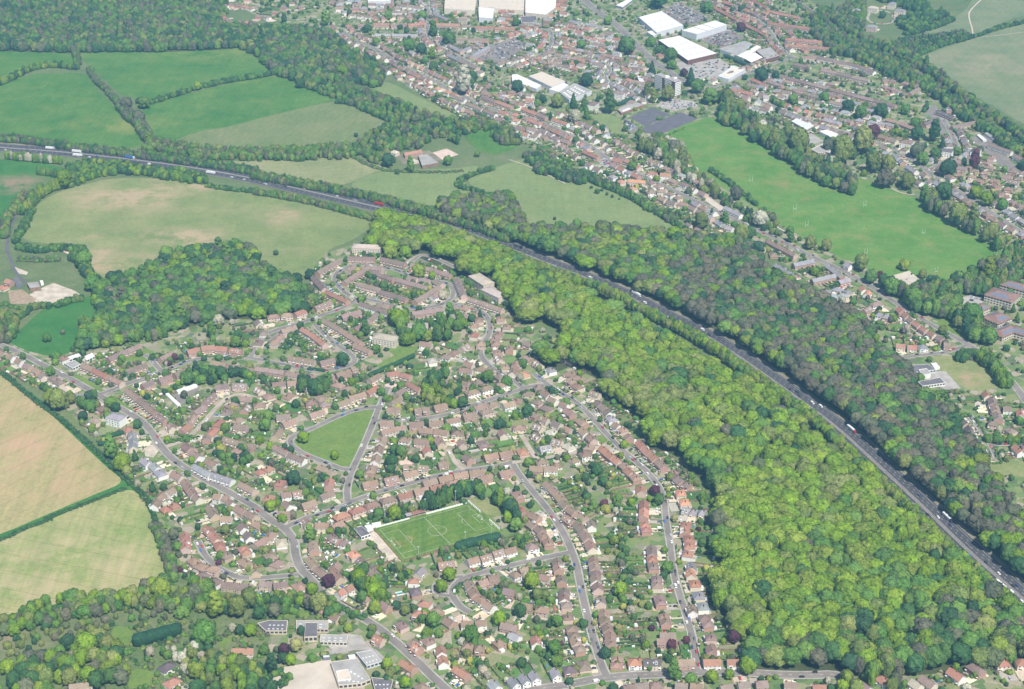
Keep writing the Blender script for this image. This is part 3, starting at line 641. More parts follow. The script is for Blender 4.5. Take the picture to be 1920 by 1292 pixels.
def place_house(rec):
    kind, x, y, rz, L, D, e, r, rc, wc, units, var = rec['k']
    key = (kind, round(L, 1), round(D, 1), round(e, 1), round(r, 1), units, var)
    if key not in PROTO:
        PROTO[key] = [(n, m.mesh(n), ck, par) for n, m, ck, par in house_parts(kind, L, D, e, r, units, True, var)]
    nm = {'T': 'terraced_row', 'F': 'apartment_block', 'B': 'bungalow', 'C': 'bungalow', 'S': 'semi_detached_house', 'P': 'semi_detached_house'}.get(kind, 'detached_house')
    root = link(nm, None, None, (x, y, 0.25), rz)
    rcol = jit(ROOFC[rc], .17); wcol = jit(WALLC[wc], .07); made = {}
    for n, me, ck, par in PROTO[key]:
        o = link(n, me, made.get(par, root), color=rcol if ck == 'roof' else wcol if ck == 'wall' else (1, 1, 1))
        made.setdefault(n, o)
    return root
FAR = MB()
def far_house(rec):
    kind, x, y, rz, L, D, e, r, rc, wc, units, var = rec['k']
    ca, sa = math.cos(rz), math.sin(rz); rcol = jit(ROOFC[rc], .17); wcol = jit(WALLC[wc], .06)
    for n, m, ck, par in house_parts(kind, L, D, e, r, units, False, var):
        if n in ('door',): continue
        for f, mi_ in zip(m.f, m.m):
            mt = m.mats[mi_]
            c = rcol if mt == 'roof' else wcol if mt == 'wall' else (.78, .77, .74) if mt == 'white' else (.2, .12, .1) if mt in ('brick_dark', 'tin_red') else (.06, .07, .09) if mt == 'glass' else (.33, .33, .34)
            FAR.poly([(x + m.v[i][0] * ca - m.v[i][1] * sa, y + m.v[i][0] * sa + m.v[i][1] * ca, m.v[i][2] + .06) for i in f], 'roof_mass', c)
HOUSES = []
def foot(x, y, rz, L, D, g=0.0):
    ca, sa = math.cos(rz), math.sin(rz); a, b = L / 2 + g, D / 2 + g
    return [(x + p * ca - q * sa, y + p * sa + q * ca) for p, q in ((-a, -b), (a, -b), (a, b), (-a, b))]
def free(x, y, rz, L, D, bits):
    for p in (-.45, 0, .45):
        for q in (-.45, 0, .45):
            u, v = p * L, q * D
            if occ(x + u * math.cos(rz) - v * math.sin(rz), y + u * math.sin(rz) + v * math.cos(rz)) & bits: return False
    return True
def add_house(kind, x, y, rz, L=None, rc='b', wc='k', units=1, spacing=None, D=None, e=None, r=None, force=False, row=None):
    l0, d0, e0, r0 = DIM[kind]; L = L or l0; D = D or d0; e = e or e0; r = r or r0
    rc = rng.choice(rc); wc = rng.choice(wc); wc = wc if wc in WALLC else 'c'
    if wc == 'k' and kind != 'T' and rng.random() < .25: wc = rng.choice('wcp')
    # the front (local -y) looks at the nearest road
    k, j, side, dist, a = near_road(x, y)
    fx, fy = math.sin(rz), -math.cos(rz)
    if (a[0] - x) * fx + (a[1] - y) * fy < 0: rz += math.pi
    if not free(x, y, rz, L, D, BLD if force else BLD | ROAD): return None
    mark(foot(x, y, rz, L, D, .5), BLD)
    rec = dict(k=(kind, x, y, rz, L, D, e, r, rc, wc, units, rng.randrange(4)), road=k, idx=j, side=side, dist=dist, sp=spacing or L + 3)
    HOUSES.append(rec); return rec
ROWZ = {'T': 6.5, 'B': 4.0, 'C': 4.5, 'F': 9.0}
def rows(tile, text):
    for line in text.strip().split('\n'):
        w = line.split()
        if not w: continue
        kind, n, rc, wc = w[0], int(w[1]), w[2], w[3]
        p = [un(*(T(tile, *map(float, q.split(','))) if tile else tuple(map(float, q.split(',')))), z=ROWZ.get(kind, 5.5)) for q in w[4:]]
        if kind == 'T':
            for a, b in zip(p[:-1], p[1:]):
                L = math.hypot(b[0] - a[0], b[1] - a[1]); rz = math.atan2(b[1] - a[1], b[0] - a[0])
                add_house('T', (a[0] + b[0]) / 2, (a[1] + b[1]) / 2, rz, L=round(L, 1), rc=rc, wc=wc, units=max(2, round(L / 5.6)), force=True)
            continue
        if len(p) == 1:
            x, y = p[0]; k, j, side, d, a = near_road(x, y)
            i, = [kd.find((x, y, 0))[1]]; m = pts[i][1]
            rz = math.atan2(m[0], -m[1]) + math.pi if d < 45 else math.atan2(m[0], -m[1])
            if kind == 'F': rz = R(-28) if len(HOUSES) % 2 else R(62)
            add_house(kind, x, y, rz, rc=rc, wc=wc, force=True); continue
        tot = sum(math.hypot(b[0] - a[0], b[1] - a[1]) for a, b in zip(p[:-1], p[1:]))
        if n == 0: n = max(2, round(tot / SPC[kind]) + 1)
        st = tot / (n - 1); q = resample(p, st * .9999)[:n]
        nn = normals(q)
        for (x, y), m in zip(q, nn):
            kk = rng.choice(kind if kind not in 'SB' else kind * 3 + ('P' if kind == 'S' else 'C'))
            L = min(DIM[kk][0] * rng.uniform(.93, 1.06), st - 1.2)
            if L < 7: continue
            x += rng.uniform(-.8, .8); y += rng.uniform(-1, 1)
            add_house(kk, x, y, math.atan2(m[0], -m[1]) + math.pi + rng.uniform(-.03, .03), L=round(L * 2) / 2, rc=rc, wc=wc, spacing=st, force=True)
rows('11', '''
T 0 m kkp 690,640 895,645
T 0 m kkp 940,645 1120,685
T 0 m kp 1165,690 1310,725 1460,770
T 0 m kp 460,750 620,655
T 0 m kp 430,780 515,875
T 0 r kp 530,890 690,965
T 0 m kp 660,820 840,705
T 0 m kp 870,740 1035,800
T 0 m kp 1060,800 1290,865
T 0 m kp 1190,965 1370,855
T 0 m kp 760,830 925,875
T 0 m kp 930,890 1130,950
T 0 m kp 1505,800 1560,925
T 0 m kp 1600,945 1850,1030
T 0 m wp 780,980 1020,1055
T 0 m kp 1170,1055 1420,1020
T 0 m kp 1440,1040 1590,1075
T 0 m kp 640,1080 780,1040
T 0 m kp 440,1015 560,970
T 0 m kp 850,1105 905,1060
T 0 m kp 740,1175 830,1120
T 0 b kp 500,1100 640,1180 790,1280
P 2 b p 130,1080 230,1070
S 1 r p 330,1055
T 0 r p 345,1170 430,1220 520,1290
T 0 b p 190,1190 300,1160
T 0 b p 110,1290 190,1220
H 1 b c 1640,1150
H 1 r c 1640,1220
H 1 b c 1880,1160
B 1 b c 1900,1190
H 2 b p 1690,1290 1800,1290
B 3 m c 20,1130 70,1210 20,1270
''')
for (X_, Y_, L_, D_, a_, rc_, wc_) in ((830, 555, 38, 15, -6, 'l', 'c'), (1015, 548, 32, 15, -14, 'l', 'c'), (1690, 800, 36, 17, -56, 'l', 'c'), (1790, 895, 34, 17, -48, 'l', 'c'), (975, 1235, 30, 15, -20, 'l', 'c'), (1215, 1150, 24, 14, 6, 'l', 'c')):
    x_, y_ = un(*T('11', X_, Y_), z=10); add_house('F', x_, y_, R(a_), L=L_, D=D_, rc=rc_, wc=wc_, force=True)
rows('21', '''
T 0 mr k 0,175 210,205
T 0 b kp 235,210 455,245
T 0 m k 470,245 590,245
T 0 b k 600,225 705,195
T 0 b k 710,180 810,150
T 0 mr k 830,165 870,60
T 0 b k 740,0 860,50
T 0 b kp 250,95 440,125
T 0 mr k 480,135 590,110
T 0 b kp 90,5 195,80
T 0 b k 480,0 620,60
T 0 b y 200,600 295,565
T 0 b y 300,570 395,545
T 0 b y 400,530 505,495
T 0 b y 500,495 605,450
T 0 b y 610,445 700,415
T 0 b y 700,400 815,365
T 0 mr k 830,360 905,315
T 0 b kp 850,265 925,225
T 0 r y 980,220 1075,210
T 0 r y 1090,220 1160,240
T 0 r y 1140,285 1235,340
T 0 m y 1050,370 1110,330
T 0 b y 1015,440 1080,395
S 1 b y 160,670
T 0 m cw 140,760 240,815
T 0 m w 245,820 365,865
T 0 b y 375,860 465,905
T 0 b y 470,910 575,960
S 1 b y 1030,490
D 2 b kc 1215,490 1275,485
S 1 b k 1380,465
S 3 b w 1620,360 1745,325 1850,300
D 1 b c 1525,400
T 0 b c 940,655 1110,615
S 5 b k 1205,600 1350,590 1510,560 1620,530 1720,500
S 2 b w 1790,480 1890,450
S 4 b kw 945,720 920,790 900,860 865,940
S 3 b k 850,1045 1010,1010 1160,970
D 1 r k 1285,800
D 1 b k 1400,895
S 1 b y 1380,730
D 1 b k 1540,745
D 1 b k 1590,855
S 2 b k 1760,840 1870,815
D 1 b c 1850,670
B 1 m k 1700,740
S 8 bbr kkp 640,1285 800,1225 900,1190 1080,1145 1190,1110 1330,1080 1480,1040
S 2 b k 1715,1000 1870,960
H 2 r c 30,960 90,930
H 2 r k 180,1040 100,1150
D 2 b w 230,1130 310,1115
D 1 b w 235,1205
T 0 b k 170,1260 260,1265 370,1230
S 1 m k 530,1130
S 1 r k 550,1045
B 4 b c 30,340 90,385 150,440 30,450
B 3 b cw 240,385 60,500 170,470
H 1 l w 1320,120
B 3 b c 1370,190 1430,215 1490,215
B 2 b c 1490,60 1560,20
B 2 b cw 1600,150 1690,180
B 3 b cp 1810,60 1830,110 1860,160
B 3 m k 1530,310 1600,290 1660,275
B 4 m w 1560,130 1620,140 1700,150 1730,200
D 2 b k 1890,110 1900,30
B 2 m cw 480,400 400,330
B 2 b p 620,300 700,330
''')
rows('20', '''
D 5 bm kyw 85,95 165,140 230,170 280,195 320,240
C 1 y c 360,250
H 2 m c 400,255 450,280
H 1 l w 505,330
D 1 g w 610,395
B 1 l w 740,440
H 2 y cy 615,510 712,570
F 0 g w 870,545
H 1 m y 870,610
H 1 r k 960,635
D 3 g cw 990,680 1000,730 1000,760
D 1 d c 960,790
S 3 g w 1100,880 1150,915 1200,965
S 1 r k 1240,985
S 1 b c 1330,985
S 4 b ky 1390,1040 1430,1090 1460,1130 1480,1150
H 1 o w 1505,1190
S 2 b y 1580,1230 1610,1270
B 2 r k 1310,1205 1240,1230
D 3 b w 1640,1140 1690,1150 1730,1190
S 3 b y 1730,1200 1800,1235 1880,1280
D 5 b wk 1310,1010 1340,1050 1290,1090 1200,1150 1170,1200
T 0 b kp 620,150 695,180
T 0 mr k 700,185 810,240
T 0 b kp 820,240 915,285
T 0 m k 810,105 950,45 1050,5
T 0 m k 940,200 1095,150
T 0 m k 820,110 915,140
T 0 mr k 1200,105 1290,60 1380,80
S 4 r k 1450,50 1560,25 1670,30 1770,45
T 0 b kp 1590,130 1695,150
T 0 mr k 1710,155 1905,190
S 3 m k 1110,300 1240,255 1350,210
T 0 m k 1390,180 1515,150
T 0 b kp 950,335 1035,400
T 0 mr k 1040,405 1105,455
T 0 b kp 1105,460 1180,520
T 0 mr k 1170,525 1245,570
T 0 b kp 1420,590 1455,535
T 0 m k 1455,510 1530,460
T 0 mr k 1530,435 1605,370
S 3 m kp 1670,320 1800,310 1910,330
D 1 y c 1285,620
D 1 r k 1380,635
S 2 r k 1640,590 1590,655
B 2 m k 1870,660 1900,640
T 0 b kp 1680,700 1810,740
T 0 mr k 1820,740 1900,760
S 2 m kw 1400,775 1470,830
T 0 m k 1430,830 1545,855
T 0 g w 1455,905 1580,975
T 0 g w 1590,970 1740,1020
D 1 m w 1770,1030
T 0 b kp 1800,1040 1910,1095
B 3 b kw 1700,560 1760,600 1840,480
B 4 m wk 1700,500 1740,440 1820,460 1880,430
D 3 m k 1550,700 1560,640 1530,680
''')
rows('22', '''
C 1 b c 195,145
H 1 g w 290,190
B 2 b w 350,235 390,225
S 4 b kc 440,275 500,320 570,360 620,370
S 4 m kw 630,410 660,450 700,490 720,510
H 1 g w 745,555
S 4 b wk 790,610 840,640 870,670 880,700
S 3 r k 970,755 1015,800 1060,850
S 1 b k 1120,900
S 4 m k 1200,960 1240,1000 1270,1040 1310,1050
H 2 o ck 1260,1110 1290,1185
B 3 g c 1300,1240 1360,1255 1420,1260
D 2 b w 310,420 390,455
S 4 b wk 250,370 410,500 470,540 520,585
B 2 b c 130,365 210,380
S 2 b kw 545,660 590,705
S 9 bbr kp 690,790 750,840 830,900 880,950 930,1000 960,1040 970,1090 975,1140
S 2 ro k 985,1210 985,1275
B 1 o c 90,220
D 2 b k 30,150 10,210
B 2 b p 40,415 10,450
B 4 b cp 50,620 195,610 180,690 340,730
C 1 g w 250,775
B 1 r p 80,800
B 3 b wc 460,865 385,900 330,900
S 2 b kw 180,930 290,935
S 6 b kp 270,1060 330,1110 360,1150 400,1200 440,1240 520,1290
S 4 rb k 45,1130 100,1200 70,1250 160,1290
B 2 l w 300,655 430,760
H 3 b k 560,740 620,720 500,850
B 2 g k 350,1060 520,1250
''')
rows('32', '''
S 5 b wk 160,60 230,120 245,165 285,205 280,245
S 4 b kp 430,20 500,60 545,140 590,220
S 15 bbm kp 335,345 350,390 365,440 380,500 390,560 400,640 415,700 430,770 450,860 470,930 500,990
S 13 bbm kp 610,330 620,430 640,530 655,610 680,700 700,790 725,870 745,950
P 3 r kw 990,25 1000,80 1005,100
H 1 g c 1010,135
S 3 m wk 1020,185 1030,230 1040,250
P 6 rm k 1050,320 1065,380 1080,440 1085,500 1095,560
P 1 m k 1110,625
H 1 o c 1115,690
S 3 b k 1135,745 1150,790 1160,830
T 0 m k 1110,880 1225,880
T 0 m k 1090,925 1235,930
B 2 r k 1300,60 1300,110
H 3 r w 1320,160 1340,215 1320,275
D 1 g c 1345,380
D 1 o c 1340,430
H 1 r k 1370,500
H 1 g c 1400,590
H 1 g w 1430,670
D 1 b w 1350,700
P 4 m k 1450,760 1470,810 1485,860 1495,905
D 1 m k 1495,1000
B 2 b k 790,1065 790,1110
H 1 o w 920,1090
S 1 d c 1050,1090
S 1 g c 1170,1095
S 1 b k 1300,1090
S 1 r w 1500,1090
D 1 r w 1660,1090
S 6 rbm k 880,1285 1015,1260 1220,1260 1380,1275
D 3 m kc 1600,1280 1700,1265 1870,1250
G 5 g w 20,1250 90,1225 165,1205 240,1190 320,1175
D 1 g w 20,900
D 1 r w 180,935
D 2 m c 95,860 50,890
B 2 b c 100,1085 60,1110
H 1 d k 430,1145
B 1 m p 540,1110
S 5 bm kw 10,265 100,245 180,235
S 3 b kw 20,430 90,400 150,385
S 2 b k 210,20 120,20
D 2 m w 600,60 640,250
''')
rows('31', '''
D 1 g c 1225,420
S 1 b c 1320,385
S 1 b k 1425,355
H 1 o w 1530,335
S 4 b wk 1630,330 1730,300 1820,270 1900,250
P 2 r w 1180,480 1170,520
H 1 d k 1195,560
H 1 o c 1250,610
H 1 r w 1265,655
B 3 b k 1350,700 1390,740 1460,790
S 4 b wk 1610,520 1640,575 1680,625 1750,665
B 1 g c 1820,700
S 3 b k 1700,490 1760,465 1860,455
S 3 m k 800,340 850,390 900,440
D 2 r kw 690,540 640,570
D 2 b k 700,600 740,620
B 1 b k 710,500
D 1 m k 970,670
B 1 m w 1000,730
H 1 m k 1090,810
D 1 g w 1115,850
D 2 g w 1255,840 1280,870
S 3 bo k 1170,950 1210,990 1260,1015
D 2 mr kw 1385,1010 1405,1085
S 3 bm k 1010,1000 1060,1060
T 0 r k 1090,1080 1190,1140
D 1 g w 1215,1155
H 4 b kp 1590,970 1660,980 1720,990 1820,945
D 2 b c 1900,880 1850,910
T 0 r k 1490,1130 1590,1190
T 0 r k 1595,1190 1700,1235
D 1 m c 1440,1145
G 3 g w 1790,1260 1880,1225 1920,1270
S 4 b kyc 20,60 90,95 140,130 30,200
B 1 l w 190,190
B 3 b wk 110,290 160,340 40,350
S 1 y k 430,230
T 0 b y 395,310 445,375
T 0 b y 450,380 520,435
S 3 m k 570,150 610,180 660,195
H 1 o k 730,280
B 2 b w 800,320 840,320
S 3 b k 570,20 620,60 500,60
D 1 r k 920,920
T 0 m y 30,490 120,500
T 0 m y 130,510 230,495
B 1 b w 325,520
T 0 m y 0,410 0,420
D 3 b w 1470,800 1560,800 1690,790
D 3 b k 600,370 640,350 560,330
S 2 m wk 1900,200 1830,230
B 2 r k 1600,1110 1540,1100
B 3 g c 1700,1110 1770,1100 1760,1070
D 2 m k 990,1190 1040,1200
''')
rows('30', '''
S 2 r k 1390,160 1390,220
D 2 m k 1430,215 1415,270
S 3 r k 1565,110 1610,165 1640,220
B 1 r k 1485,120
H 3 b p 1450,330 1520,380 1590,390
H 2 m w 1520,440 1610,485
S 2 m y 1720,515 1840,525
S 2 b y 1830,340 1900,390
P 2 r y 1820,235 1840,270
D 2 m w 1815,80 1865,150
B 1 r w 1290,1235
T 0 r c 1740,1000 1900,1000
B 1 d w 1250,1120
T 0 y w 520,1270 690,1250
D 3 b cw 1620,10 1560,10 1900,20
D 1 g y 1890,380
''')
rows('33', '''
H 1 r w 860,1220
S 1 r w 1410,1185
P 1 m k 1560,1140
S 1 m c 1200,1240
H 2 r wc 1760,1100 1900,1090
D 1 l c 1110,1260
D 4 rm kw 60,1250 180,1265 290,1270 390,1275
D 1 m w 730,1280
B 1 o c 1540,1110
''')
rows('23', '''
D 2 r c 990,15 1080,20
H 2 g w 1160,20 1230,15
S 2 m k 1340,5 1400,10
D 1 r c 1640,380
S 3 m k 1690,430 1700,490 1720,540
P 3 m p 1690,590 1760,600 1820,640
T 0 r w 1850,760 1900,810
S 2 r w 1900,520 1910,830
D 7 md y 1430,550 1490,600 1520,650 1540,700 1570,740 1600,780 1630,830
D 6 dm w 1750,1020 1800,1030 1860,1040 1900,1010
D 5 m w 1820,1140 1870,1150 1910,1180
D 4 m kw 1750,500 1800,480 1860,540
''')
rows('13', '''
T 0 g k 60,690 200,780
T 0 g k 190,690 340,660
T 0 g k 200,770 330,840
T 0 g k 330,810 500,770
T 0 g k 440,690 560,780
T 0 g k 530,820 610,800
H 4 g c 520,880 600,900 560,930 490,930
D 4 ro kw 720,880 750,920 700,910 770,900
S 3 m kw 740,1030 840,970 900,1000
H 2 g k 830,1070 880,1080
S 3 m k 640,1030 700,1070 600,1010
D 8 rm kp 1000,1040 1050,1090 1100,1130 1150,1160 1200,1200 1250,1220 1300,1250 1350,1280
D 1 g w 600,700
H 3 b k 1530,30 1620,40 1700,60
H 4 b kp 1440,20 1580,60 1700,90 1750,160
T 0 m p 0,510 210,620
B 3 b kw 0,560 60,640 20,610
H 3 m k 1830,220 1890,240 1910,280
D 5 m w 1090,30 1150,90 1200,70
D 4 g kw 450,900 380,890 420,930
H 3 b wp 1720,160 1790,190
''')
rows('12', '''
T 0 o c 870,60 1000,70 1100,130
H 2 o c 820,70 910,120
H 4 b cw 1040,150 1140,140 1200,170 1240,190
S 4 m kw 1200,60 1290,90 1360,130 1430,160
T 0 g w 1600,260 1720,320
S 5 mb kc 1130,200 1200,230 1280,240 1350,270 1420,300
D 6 g wk 1490,340 1540,370 1600,410 1640,420
T 0 m k 1800,490 1920,530
S 3 m wk 1760,540 1860,560 1900,600
D 3 m wo 1330,400 1400,440 1480,470
S 2 r w 1150,20 1050,10
''')
rows('02', '''
T 0 r k 80,810 180,850
T 0 m k 190,850 260,880
T 0 r w 305,890 420,930
S 6 m wk 60,960 170,970 260,990 330,1040 400,1060
D 5 m wr 540,980 600,1040 670,1060 720,1110
S 3 r k 840,1070 900,1080
T 0 r k 540,1130 650,1180
S 3 r k 790,1200 870,1210 940,1250
D 3 g cw 640,1080 760,960 700,960
F 0 m w 800,700
F 0 m w 610,780
T 0 m w 610,470 700,490
T 0 r k 1800,590 1910,640
T 0 r k 1480,30 1590,90 1700,150
T 0 r k 1730,170 1830,220 1910,260
T 0 r k 1790,-10 1920,60
H 1 r k 1110,410
T 0 r k 1650,670 1800,700
S 6 m wk 1680,640 1730,690 1800,700 1880,710
D 3 g wo 1900,730 1860,720 1840,760
''')
rows('03', '''
T 0 r k 0,80 110,105 235,130
T 0 r k 0,170 150,190 330,215
T 0 r k 130,290 270,300 420,315
T 0 r k 130,340 300,345 470,365
T 0 r k -60,30 0,70
T 0 m k 100,570 300,620 470,665 640,710 800,750 960,790
T 0 m k 180,670 290,700 400,730
T 0 m k 10,610 110,640
D 6 ro kp 0,740 100,770 150,790 230,820 300,840 380,860
H 6 m k 880,600 970,610 1060,630 1120,640
H 4 m k 880,650 960,680 1020,700
T 0 m k 1060,700 1130,660
D 8 m wk 440,870 540,900 610,910 680,960
T 0 b w 470,760 590,790
T 0 b k 890,890 990,920 1120,970
T 0 d k 1270,830 1400,880
T 0 d k 1170,930 1270,890
T 0 m y 1380,950 1570,910
T 0 m w 1660,1080 1830,1140
T 0 m w 1850,1160 1960,1220
F 0 m w 1040,1070
F 0 d w 1560,1130
H 4 m k 1000,1080 1070,1060 1020,1120
F 0 d k 1340,1130
H 5 b pk 1680,1180 1720,1200 1440,1270 1620,1230
S 7 g kw 900,1150 960,1170 1030,1240 1100,1280
F 0 l c 790,60
F 0 g c 660,80
F 0 g c 990,80
D 1 g c 680,160
F 0 g k 780,200
F 0 g c 930,30
''')
rows('01', '''
T 0 m k 760,185 870,190
T 0 r k 880,180 1000,180
T 0 b k 1010,185 1130,180
T 0 r k 1140,185 1270,175
T 0 r k 1340,180 1530,185
T 0 r k 1620,205 1780,205
T 0 r k 1790,210 1940,210
T 0 m w 1545,195 1610,195
T 0 g p 890,260 1010,260
T 0 g p 1020,260 1210,265
T 0 m p 1340,285 1480,285
T 0 m p 1500,295 1750,295
S 6 m kw 690,300 760,340 830,370 880,400 920,420 960,440
S 5 m k 960,350 1020,390 1080,430 1130,450
T 0 g p 1620,420 1740,350
T 0 g p 1450,410 1530,450
T 0 m p 1530,450 1660,510
T 0 m p 1400,480 1500,540
D 3 ro c 1160,470 1190,480 1250,510
H 7 ro w 1030,520 1120,560 1200,600 1280,630 1360,660 1440,690
T 0 m w 1480,720 1570,750
T 0 m w 1580,770 1700,820
T 0 m w 1710,820 1800,860
T 0 m k 1700,720 1800,760
T 0 r k 1810,760 1920,800
D 4 m wk 1740,640 1690,700 1850,700
H 2 m w 1680,540 1880,460
F 0 y c 1560,140
H 8 m wk 720,110 800,120 870,130 940,130 1050,120 1150,120
H 6 m kw 20,120 60,140 270,20 330,50
T 0 g k 1340,100 1430,140
D 5 m w 1080,40 1180,50 1240,60
D 2 m k 1490,90 1560,100
T 0 r k 1110,1155 1240,1130
H 1 l c 1040,1140
B 1 l c 1180,1200
''')
rows('00', '''
H 8 rm kw 1560,40 1650,60 1720,30 1800,40 1880,60
H 6 rm k 1680,130 1740,170 1830,160 1900,180
''')
rows('10', '''
D 1 r k 70,820
B 1 r k 20,860
D 1 b k 40,1040
B 1 g k 20,1130
''')
# more houses either side of the town streets
def roadside(k, offs_, sp, kinds, rc, wc, r0=0.0, r1=1.0, prob=.92):
    q = resample(RP[k], sp); n = normals(q)
    for off in offs_:
        for i in range(int(len(q) * r0), int(len(q) * r1)):
            if rng.random() > prob: continue
            x, y = q[i][0] + n[i][0] * off, q[i][1] + n[i][1] * off
            kk = rng.choice(kinds); rz = math.atan2(n[i][0], -n[i][1]) + math.pi
            L = round(min(DIM[kk][0], sp - 1.2) * 2) / 2
            if occ(x, y) & (OPEN | ROAD): continue
            if free(x, y, rz, L + 2, DIM[kk][1] + 3, BLD | ROAD | OPEN): add_house(kk, x, y, rz, L=L, rc=rc, wc=wc, spacing=sp)
roadside('valley', (15, -15), 17, 'SSPHD', 'mmbrg', 'kkwcp', 0.0, .62)
roadside('valley', (42, -45), 18, 'SHD', 'mmbg', 'kwcp', 0.05, .6, .7)
roadside('townn', (13, -13), 17, 'SHT'[:2], 'mrg', 'kwp'); roadside('towne', (13, -13), 17, 'SH', 'mrg', 'kwp')
roadside('eastm', (17, -17), 18, 'SSPH', 'mbg', 'kwcp'); roadside('upper', (13, -13, 34), 16, 'SP', 'mr', 'kkp')
roadside('townb', (12, -12), 16, 'SHD', 'mg', 'wk'); roadside('store', (15,), 17, 'SH', 'm', 'kw', .3)
roadside('eal', (13, -13), 17, 'SH', 'mg', 'kw'); roadside('east', (13, -13), 17, 'HB', 'bm', 'pc')
roadside('sest2', (13, -13), 16, 'SH', 'mr', 'kw'); roadside('oval', (15, -15), 15, 'S', 'm', 'kp', 0, 1, .5)
roadside('wood', (19, -19), 17, 'SPBH', 'bmr', 'kkwp'); roadside('cross', (15, -15), 17, 'SHB', 'bm', 'kwp')
roadside('main', (20, -19), 17, 'SHD', 'bm', 'kwyc', .1, .97, .8); roadside('pitch', (15, -15), 18, 'S', 'b', 'kp')
roadside('court', (15, -15), 17, 'SBH', 'bm', 'kwc'); roadside('drive', (15, -15), 17, 'SB', 'mr', 'kc'); roadside('tan', (14, -14), 16, 'BH', 'b', 'cp'); roadside('stub', (13,), 16, 'HS', 'm', 'yk')
def fill(s, tile, ang, dx, dy, kinds, rc, wc, prob=.85):
    p = gp(s, tile); ca, sa = math.cos(R(ang)), math.sin(R(ang))
    cx = sum(q[0] for q in p) / len(p); cy = sum(q[1] for q in p) / len(p)
    arr = np.array(p)
    for j in range(-30, 31):
        for i in range(-30, 31):
            u, v = i * dx, j * dy; x, y = cx + u * ca - v * sa, cy + u * sa + v * ca
            if rng.random() > prob: continue
            x += rng.uniform(-1.5, 1.5); y += rng.uniform(-1.5, 1.5)
            if not pip(np.array([x]), np.array([y]), p)[0]: continue
            kk = rng.choice(kinds)
            L = round(min(DIM[kk][0], dx - 1.2) * 2) / 2
            rz = R(ang) + rng.uniform(-.06, .06)
            if free(x, y, rz, L + 2, DIM[kk][1] + 3, BLD | ROAD | OPEN): add_house(kk, x, y, rz, L=L, rc=rc, wc=wc, spacing=dx)
fill('240,190 600,170 800,300 1000,500 1060,620 900,800 500,560 250,500 0,440 -100,430 -100,230', '02', -35, 16, 24, 'SHDP', 'mmgr', 'kkwc')
fill('1100,-40 1420,-60 1900,300 1900,200 1500,-60', '02', -38, 17, 25, 'SP', 'mr', 'k')
fill('1660,660 1920,660 1930,960 1700,880', '02', -30, 17, 26, 'SPH', 'mg', 'kw')
fill('0,560 400,620 900,830 1000,1000 700,980 300,870 0,820', '03', -28, 17, 26, 'SPH', 'mg', 'kw')
fill('1300,1100 1920,1180 1920,1400 1500,1400 1250,1250', '03', -30, 17, 27, 'HS', 'mb', 'kp', .8)
fill('1420,60 1560,20 1920,60 1950,260 1800,240 1600,160', '13', -30, 18, 27, 'HS', 'b', 'kp', .8)
fill('560,20 1200,20 1260,140 700,160', '01', 0, 16, 26, 'SP', 'mg', 'kw')
fill('1500,-60 1980,-60 1940,200 1900,130', '02', -38, 16, 24, 'S', 'r', 'k')
fill('1380,-100 1950,-60 1930,30 1560,50', '00', -10, 17, 26, 'SP', 'rm', 'kw')
fill('0,600 100,640 240,900 330,1000 200,1080 0,1000', '02', -32, 16, 24, 'SHD', 'mr', 'kw', .8)
fill('-120,-200 450,-200 450,100 240,200 -100,200', '02', -20, 17, 26, 'SP', 'mrg', 'kw', .8)
fill('1300,880 1440,940 1560,980 1580,900 1920,1060 1920,1290 1640,1180', '20', -38, 16, 25, 'SD', 'bm', 'kw', .9)
fill('900,640 1100,600 1500,640 1900,640 1900,900 1500,900 1100,1000 950,900', '21', -12, 17, 26, 'SDH', 'b', 'kpc', .9)
fill('60,20 450,60 600,440 600,900 300,1000 100,900', '22', -40, 16, 26, 'BHD', 'bm', 'kpc', .9)
fill('900,1050 1500,1300 1000,1300 700,1050', '22', -75, 17, 30, 'S', 'b', 'kp', .2)
fill('1480,520 1920,380 1920,900 1500,900 1700,760', '31', -20, 16.5, 25, 'SDH', 'bm', 'kpc', .9)
fill('0,480 320,420 350,700 0,800', '32', -20, 16.5, 25, 'SDH', 'bm', 'kpc', .9)
fill('100,280 500,300 560,560 300,720 60,560', '21', 10, 16.5, 25, 'BHS', 'bm', 'kpc', .9)
fill('1600,560 1900,480 1920,940 1700,900 1560,800', '20', -15, 16.5, 25, 'BHS', 'bm', 'kpc', .9)
fill('1240,20 1660,60 1700,300 1500,470 1300,260', '21', -15, 17, 27, 'BHS', 'bm', 'cpw', .9)
fill('1150,780 1500,700 1660,960 1500,1160 1200,1120', '31', -20, 16.5, 25, 'BHD', 'bmr', 'kpc', .9)
fill('20,500 500,600 1700,1100 1900,1290 1400,1290 900,900', '12', -40, 17, 26, 'S', 'm', 'k', .0)

